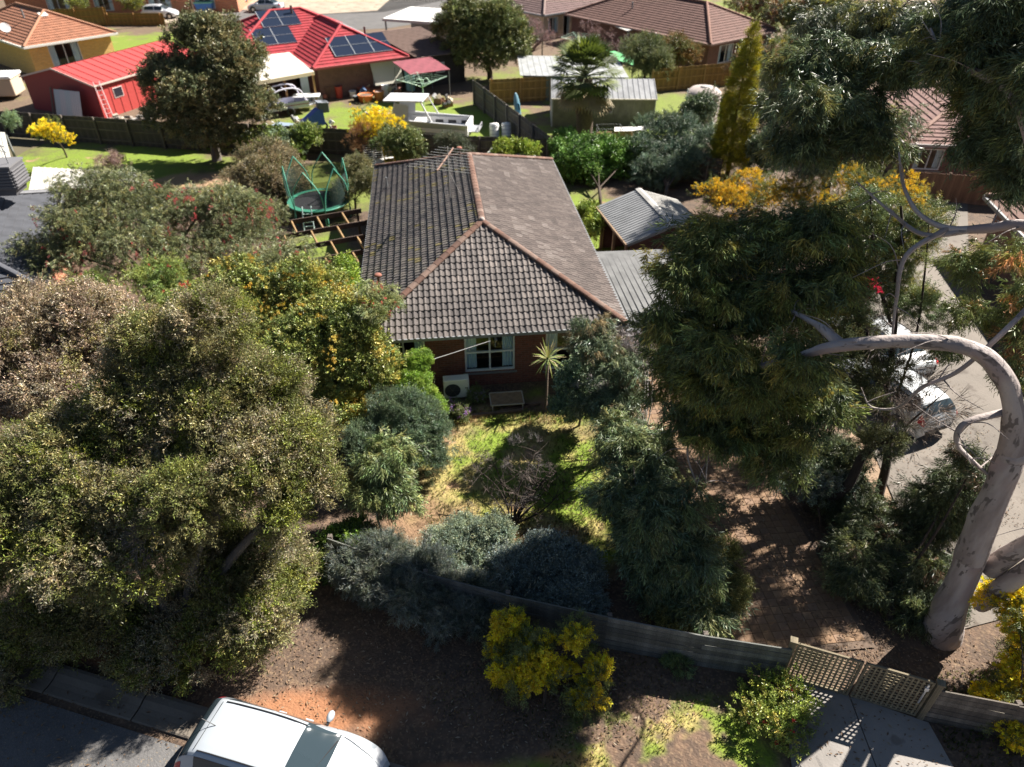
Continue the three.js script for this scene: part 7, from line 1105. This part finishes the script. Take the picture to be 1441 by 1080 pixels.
{ const p = [-1.7, 1.3, -41.57], o = thing('utility_shelter', 'small white flat topped shelter behind the main roof ridge', 'shelter', [p[0], 0, p[2]], -0.03); const s = part('top', slab([[0, 1.35, 0], [3.1, 1.4, 0], [2.9, 1.5, -1.6], [0.5, 1.45, -1.6]], 0.07), worn(0.78, 0.79, 0.77, 1.5, 0.6), o); for (const [x, z] of [[0.1, -0.1], [2.95, -0.1], [2.8, -1.5], [0.6, -1.5]]) part('post', box(x - 0.04, x + 0.04, 0, 1.3, z - 0.04, z + 0.04), whitePl, o); part('brace', bar([-0.9, 0.6, 0.3], [0.1, 1.3, 0], 0.05), whitePl, o); }
{ const p = [0.39, 0, -53.02], o = thing('kayak', 'pale blue kayak leaning upright against the blue grey fence', 'kayak', [p[0], 0, p[2]], 0.5), m = mat(0.14, 0.30, 0.38, 0.5); part('hull', new THREE.SphereGeometry(1, 14, 12).scale(0.25, 1.05, 0.13).rotateX(-0.3).translate(0, 1.0, 0), m, o); part('cockpit', new THREE.TorusGeometry(0.2, 0.03, 6, 18).scale(0.7, 1.5, 1).rotateX(-0.3).translate(0, 1.05, 0.13), mat(0.03, 0.15, 0.25), o); }
{ const p = [-14.01, 0, -50.68], o = thing('covered_motorbike', 'machine under a blue tarpaulin with a black bin on its rear', 'machine', [p[0], 0, p[2]], 0.5);
  part('tarpaulin', prism([[-0.9, 0.1], [0.9, 0.5], [0.85, 1.5], [0.5, 1.55], [-0.7, 0.75]], -0.35, 0.35), bluePl, o); part('bin', rbox(0.75, 0.7, 0.7, 0.08, 0.95, 1.6, 0), mat(0.08, 0.09, 0.1, 0.5), o); part('lid', slab([[0.55, 2.0, 0.38], [1.35, 1.9, 0.38], [1.35, 1.9, -0.38], [0.55, 2.0, -0.38]], 0.05), mat(0.2, 0.22, 0.25, 0.5), o); for (const x of [-0.7, 0.8]) part('wheel', new THREE.TorusGeometry(0.25, 0.08, 8, 16).translate(x, 0.33, 0.1), rubber, o); part('handlebar', bar([-0.8, 0.9, -0.4], [-0.8, 0.95, 0.45], 0.04), chromeM, o); }
{ const p = [-16.9, 0, -55.17], o = thing('box_trailer', 'silver box trailer with an arched ladder rack by the verandah', 'trailer', [p[0], 0, p[2]], 0.55), m = mat(0.5, 0.5, 0.58, 0.5), tn = mat(0.3, 0.12, 0.12);
  part('floor', box(-1.5, 1.5, 0.5, 0.56, -0.8, 0.8), m, o); for (const s of [-1, 1]) { part('side', box(-1.5, 1.5, 0.56, 0.95, s * 0.8, s * 0.77), m, o); part('stripe', box(-1.5, 1.5, 0.72, 0.78, s * 0.802, s * 0.81), tn, o); part('rack', tube([[-1.3, 0.95, s * 0.75], [-0.9, 1.75, s * 0.7], [0.9, 1.8, s * 0.7], [1.35, 0.95, s * 0.75]], 0.05, 0.05, 6, 4), mat(0.6, 0.58, 0.68), o); part('wheel', new THREE.TorusGeometry(0.24, 0.09, 8, 16).translate(0, 0.33, s * 0.9), rubber, o); } for (const x of [-1.48, 1.48]) part('end', box(x - 0.02, x + 0.02, 0.56, 0.95, -0.76, 0.76), m, o); for (const x of [-0.7, 0, 0.7]) part('cross_bar', bar([x, 1.78, -0.7], [x, 1.78, 0.7], 0.04), m, o); part('drawbar', [bar([1.5, 0.5, 0.4], [2.4, 0.5, 0], 0.07), bar([1.5, 0.5, -0.4], [2.4, 0.5, 0], 0.07)], m, o); }
{ const p = [-15.7, 0, -56.68], o = thing('table', 'white topped trestle table on the lawn by the trailer', 'table', [p[0], 0, p[2]], 0.1); part('tabletop', slab([[-1.0, 0.95, 0.5], [1.0, 0.95, 0.5], [1.0, 0.95, -0.5], [-1.0, 0.95, -0.5]], 0.05), whitePl, o); for (const [x, z] of [[-0.85, 0.4], [0.85, 0.4], [-0.85, -0.4], [0.85, -0.4]]) part('leg', bar([x, 0, z], [x, 0.9, z], 0.05), gutterM, o); }
{ const p = [-15.75, 0, -50.04], o = thing('wheelbarrow', 'grey blue wheelbarrow tipped beside the dark fence', 'wheelbarrow', [p[0], 0, p[2]], -0.4); part('tray', prism([[-0.6, 0.35], [0.4, 0.25], [0.75, 0.75], [-0.75, 0.7]], -0.4, 0.4), mat(0.25, 0.32, 0.4, 0.5), o); for (const s of [-1, 1]) part('handle', bar([-0.4, 0.3, s * 0.3], [-1.3, 0.7, s * 0.3], 0.04), whitePl, o); part('wheel', new THREE.TorusGeometry(0.16, 0.05, 6, 14).translate(0.6, 0.2, 0), rubber, o); }
// odds and ends along the brown wall
const bits = [['orange plastic tub with a pale blue lid', [-13.74, 0, -60.79], orangePl, 0.45, 0.7, 'lid', mat(0.4, 0.6, 0.7)], ['red gas bottle with black valve', [-13.84, 0, -59.51], redPl, 0.3, 0.9, 'valve', blackPl], ['white plastic bucket near the wall', [-12.79, 0, -59.72], whitePl, 0.28, 0.5, 'handle', gutterM], ['blue lidded bin against the brown wall', [-11.86, 0, -62.12], mat(0.12, 0.22, 0.4), 0.4, 0.9, 'lid', mat(0.3, 0.4, 0.5)], ['grey pot with dried plants beside the bins', [-12.42, 0, -61.23], mat(0.42, 0.4, 0.4), 0.35, 0.6, 'soil', mat(0.15, 0.1, 0.07)], ['bright orange planter box by the golden shrub', [-11.55, 0, -58.47], orangePl, 0.6, 0.55, 'soil', mat(0.15, 0.1, 0.07)], ['rusty orange drum at the corner of the wall', [-10.55, 0, -58.88], mat(0.5, 0.2, 0.08), 0.42, 0.7, 'lid', mat(0.4, 0.3, 0.25)], ['white plastic chair back by the awning', [-10.19, 0, -59.93], whitePl, 0.3, 0.9, 'back', whitePl], ['dark brown pot in front of the verandah door', [-14.81, 0, -59.51], mat(0.16, 0.09, 0.07), 0.45, 0.9, 'soil', mat(0.3, 0.2, 0.2)], ['black tub between the white bucket and boxes', [-12.26, 0, -58.68], blackPl, 0.35, 0.4, 'rim', gutterM], ['black crate beside the dark fence', [-10.83, 0, -48.81], blackPl, 0.5, 0.5, 'rim', gutterM], ['green covered mound by the black crate', [-11.48, 0, -48.65], mat(0.12, 0.3, 0.2), 0.6, 0.3, 'rim', mat(0.1, 0.25, 0.17)], ['teal water butt at the end of the brown wall', [-8.4, 0, -61.89], mat(0.2, 0.42, 0.45), 0.45, 1.7, 'lid', mat(0.3, 0.5, 0.52)]];
{ const where = [[[-14.85, 0, -61.67], 'beside the verandah door'], [[-13.78, 0, -62.57], 'tucked against the brown wall'], [[-11.18, 0, -60.79], 'between the bins and rusty drum'], [[-10.02, 0, -61.67], 'below the cream awning'], [[-9.38, 0, -60.36], 'in front of the awning'], [[-11.97, 0, -59.93], 'in front of the grey pot'], [[-15.38, 0, -58.47], 'near the end of the verandah'], [[-15.13, 0, -51.99], 'by the tarpaulin'], [[-12.45, 0, -50.36], 'on the lawn behind the fence'], [[-4.99, 0, -57.07], 'under the maroon awning'], [[-5.71, 0, -57.86], 'at the awning post']];
  for (const [p, w] of where) { const c = pick([[0.5, 0.5, 0.52, 'grey'], [0.25, 0.12, 0.08, 'brown'], [0.1, 0.18, 0.3, 'navy'], [0.6, 0.56, 0.5, 'cream'], [0.08, 0.08, 0.09, 'black']]), o = thing('junk_heap', `${c[3]} crate and loose junk ${w}`, 'junk', [p[0], 0, p[2]], rnd() * 3); part('crate', [box(-0.35, 0.35, 0, 0.05, -0.25, 0.25), box(-0.35, -0.31, 0.05, 0.45, -0.25, 0.25), box(0.31, 0.35, 0.05, 0.45, -0.25, 0.25), box(-0.31, 0.31, 0.05, 0.45, -0.25, -0.22), box(-0.31, 0.31, 0.05, 0.45, 0.22, 0.25)], mat(c[0], c[1], c[2], 0.6), o); for (let k = 0; k < 4; k++) { const b = part('scrap', rbox(rr(0.15, 0.5), rr(0.1, 0.5), rr(0.1, 0.3), 0.03), mat(...pick([[0.6, 0.6, 0.6], [0.3, 0.1, 0.06], [0.12, 0.2, 0.35], [0.5, 0.42, 0.3], [0.1, 0.1, 0.1]]), 0.6), o); b.position.set(rr(-0.6, 0.6), rr(0.2, 0.6), rr(-0.4, 0.4)); b.rotation.set(rnd(), rnd() * 3, rnd()); } }
}
for (const [lab, p, m, r, h, top, tm] of bits) { const o = thing('garden_tub', lab, 'tub', [p[0], 0, p[2]], rnd()); part('body', lathe([[0.001, 0], [r * 0.8, 0], [r, h * 0.9], [r * 1.05, h], [r * 0.92, h], [r * 0.9, h * 0.85], [0.001, h * 0.84]], 0, 0, 0, 14), m, o); part(top, lathe([[0.001, h * 0.99], [r * 0.5, h * 0.97], [r * 0.9, h * 0.88]], 0, 0, 0, 14), tm, o); }
{ const p = [-32.31, 0, -53.72], o = thing('roof_sheets', 'stack of blue grey corrugated sheets leaning on the red shed', 'sheets', [p[0], 0, p[2]], -0.22); for (let k = 0; k < 4; k++) { const g = new THREE.PlaneGeometry(0.8, 2.1, 24, 1), q = g.attributes.position; for (let i = 0; i < q.count; i++) q.setZ(i, 0.02 * Math.sin(q.getX(i) * 40)); g.computeVertexNormals(); g.rotateX(-0.3).translate(-0.75 + k * 0.5, 0.98, k * 0.06); part('sheet', g, mat(0.42 + 0.06 * (k % 2), 0.5, 0.55, 0.4), o); } }
{ const p = [-34.13, 0, -54.62], o = thing('timber_stack', 'weathered boards propped beside the corrugated sheets', 'timber', [p[0], 0, p[2]], -0.2); for (let i = 0; i < 5; i++) part('board', bar([i * 0.2, 0, 0.2], [i * 0.2 + 0.05, rr(1.5, 2.0), -0.4], 0.14, 0.04), greyRail, o); }
{ const p = [-29.16, 0, -53.02], o = thing('ladder', 'pale pink painted ladder leaning on the red shed wall', 'ladder', [p[0], 0, p[2]], 0.7); for (const s of [-1, 1]) part('stile', bar([s * 0.2, 0, 0], [s * 0.2, 2.6, -1.1], 0.06), mat(0.7, 0.5, 0.5), o); for (let i = 1; i < 9; i++) part('rung', bar([-0.2, i * 0.29, -i * 0.122], [0.2, i * 0.29, -i * 0.122], 0.035), mat(0.7, 0.55, 0.55), o); }
{ const p = [-27.28, 0, -52.5], o = thing('rubble_pile', 'heap of pale pots and pavers beside the red shed', 'pile', [p[0], 0, p[2]]); for (let i = 0; i < 14; i++) { const b = part('paver', rbox(rr(0.3, 0.6), rr(0.12, 0.3), rr(0.3, 0.5), 0.04), worn(...pick([[0.5, 0.48, 0.45], [0.35, 0.3, 0.26], [0.6, 0.52, 0.42], [0.12, 0.12, 0.13]]), 0.6), o); b.position.set(rr(-1.4, 1.4), rr(0.1, 0.55), rr(-0.5, 0.5)); b.rotation.set(rr(-0.3, 0.3), rnd() * 3, rr(-0.3, 0.3)); } }
{ const p = [-37.91, 0, -98.08], o = thing('skip_bin', 'small blue skip bin with a green cover beyond the bushy tree', 'skip bin', [p[0], 0, p[2]], 0.1); part('body', prism([[-0.7, 0], [0.7, 0], [1.05, 1.2], [-1.05, 1.2]], -0.7, 0.7), mat(0.03, 0.16, 0.5, 0.5), o); part('cover', slab([[-1.1, 1.32, 0.75], [1.1, 1.32, 0.75], [1.1, 1.32, -0.75], [-1.1, 1.32, -0.75]], 0.12), mat(0.15, 0.42, 0.33, 0.6), o); }
{ const p = [-37.35, 0, -92.84], o = thing('power_pole', 'brown timber power pole rising behind the bushy tree', 'pole', [p[0], 0, p[2]], 0.2); part('shaft', tube([[0, 0, 0], [-0.15, 9, 0]], 0.15, 0.11, 8, 2), bark.brown, o); part('crossarm', bar([-1.2, 8.4, 0], [1.0, 8.4, 0], 0.1), bark.brown, o); }
{ const p = [2.57, 0, -65.42], o = thing('flag_pole', 'thin brown post with a pink cap beside the golden fence', 'post', [p[0], 0, p[2]]); part('shaft', cyl(0.06, 0.05, 3.1, 0, 0, 0, 8), bark.brown, o); part('cap', lathe([[0.001, 0.16], [0.09, 0.1], [0.1, 0]], 0, 1.5, 0, 8), mat(0.7, 0.4, 0.36), o); }
{ const p = [13.79, 0, -53.37], o = thing('water_tank', 'pale pinkish round water tank beside the golden fence', 'water tank', [p[0], 0, p[2]]); const r = 1.2, prof = [[0.001, 0], [r, 0]]; for (let i = 0; i <= 30; i++) prof.push([r + 0.03 * Math.sin(i * 1.57), 0.1 + i * 0.065]); prof.push([0.9, 2.3], [0.001, 2.4]); part('shell', lathe(prof, 0, 0, 0, 30), worn(0.52, 0.45, 0.42, 2), o); part('lid', lathe([[0.001, 0.1], [0.3, 0.08], [0.32, 0]], 0, 2.36, 0, 14), mat(0.4, 0.38, 0.36), o); part('pipe', bar([-1.25, 0, 0.3], [-1.25, 2.3, 0.3], 0.07), whitePl, o); }
{ const p = [7.01, 0, -47.62], o = thing('cardboard_sheets', 'tan cardboard sheets propped upright on the lawn below the palm', 'cardboard', [p[0], 0, p[2]], 0.1); for (const [x, t, w] of [[-0.9, 0.5, 1.3], [0.35, -0.3, 1.2], [1.1, 0.3, 0.8]]) { const b = part('panel', box(-w / 2, w / 2, 0, 0.95, -0.03, 0.03), worn(0.55, 0.36, 0.2, 1), o); b.position.x = x; b.rotation.set(-0.25, t, 0); } }
{ const p = [8.08, 0, -50.04], o = thing('table', 'low white board lying on the grass before the olive shed', 'board', [p[0], 0, p[2]], 0.1); part('tabletop', slab([[-1.1, 0.42, 0.45], [1.1, 0.42, 0.45], [1.3, 0.42, -0.45], [-0.9, 0.42, -0.45]], 0.05), whitePl, o); for (const [x, z] of [[-0.9, 0.35], [0.9, 0.35], [1.1, -0.35], [-0.7, -0.35]]) part('leg', bar([x, 0, z], [x, 0.38, z], 0.05), gutterM, o); }
{ const p = [5.81, 0, -48.06], o = thing('wire_pen', 'wire mesh pet pen on the grass below the palm', 'pen', [p[0], 0, p[2]], 0.05); for (const [a, b] of [[[0, 0], [1.6, 0]], [[1.6, 0], [1.6, -1.2]], [[0, 0], [0, -1.2]], [[0, -1.2], [1.6, -1.2]]]) { for (const y of [0.05, 0.35, 0.65, 0.95]) part('wire', bar([a[0], y, a[1]], [b[0], y, b[1]], 0.02), gutterM, o); for (let i = 0; i <= 4; i++) { const t = i / 4; part('wire', bar([mix(a[0], b[0], t), 0, mix(a[1], b[1], t)], [mix(a[0], b[0], t), 1, mix(a[1], b[1], t)], 0.02), gutterM, o); } } }
{ const p = [-40.54, 0, -59.51], o = thing('caravan_cover', 'white topped low trailer beside the red shed gable', 'trailer', [p[0] - 1, 0, p[2]], 0.15); part('body', rbox(4.2, 1.3, 2, 0.1, 0, 0.95, 0), mat(0.5, 0.4, 0.3), o); part('lid', rbox(4.4, 0.25, 2.2, 0.1, 0, 1.7, 0), whitePl, o); for (const s of [-1, 1]) part('wheel', new THREE.TorusGeometry(0.24, 0.09, 8, 16).translate(0.3, 0.33, s * 1.02), rubber, o); }

renderer.render(scene, camera);
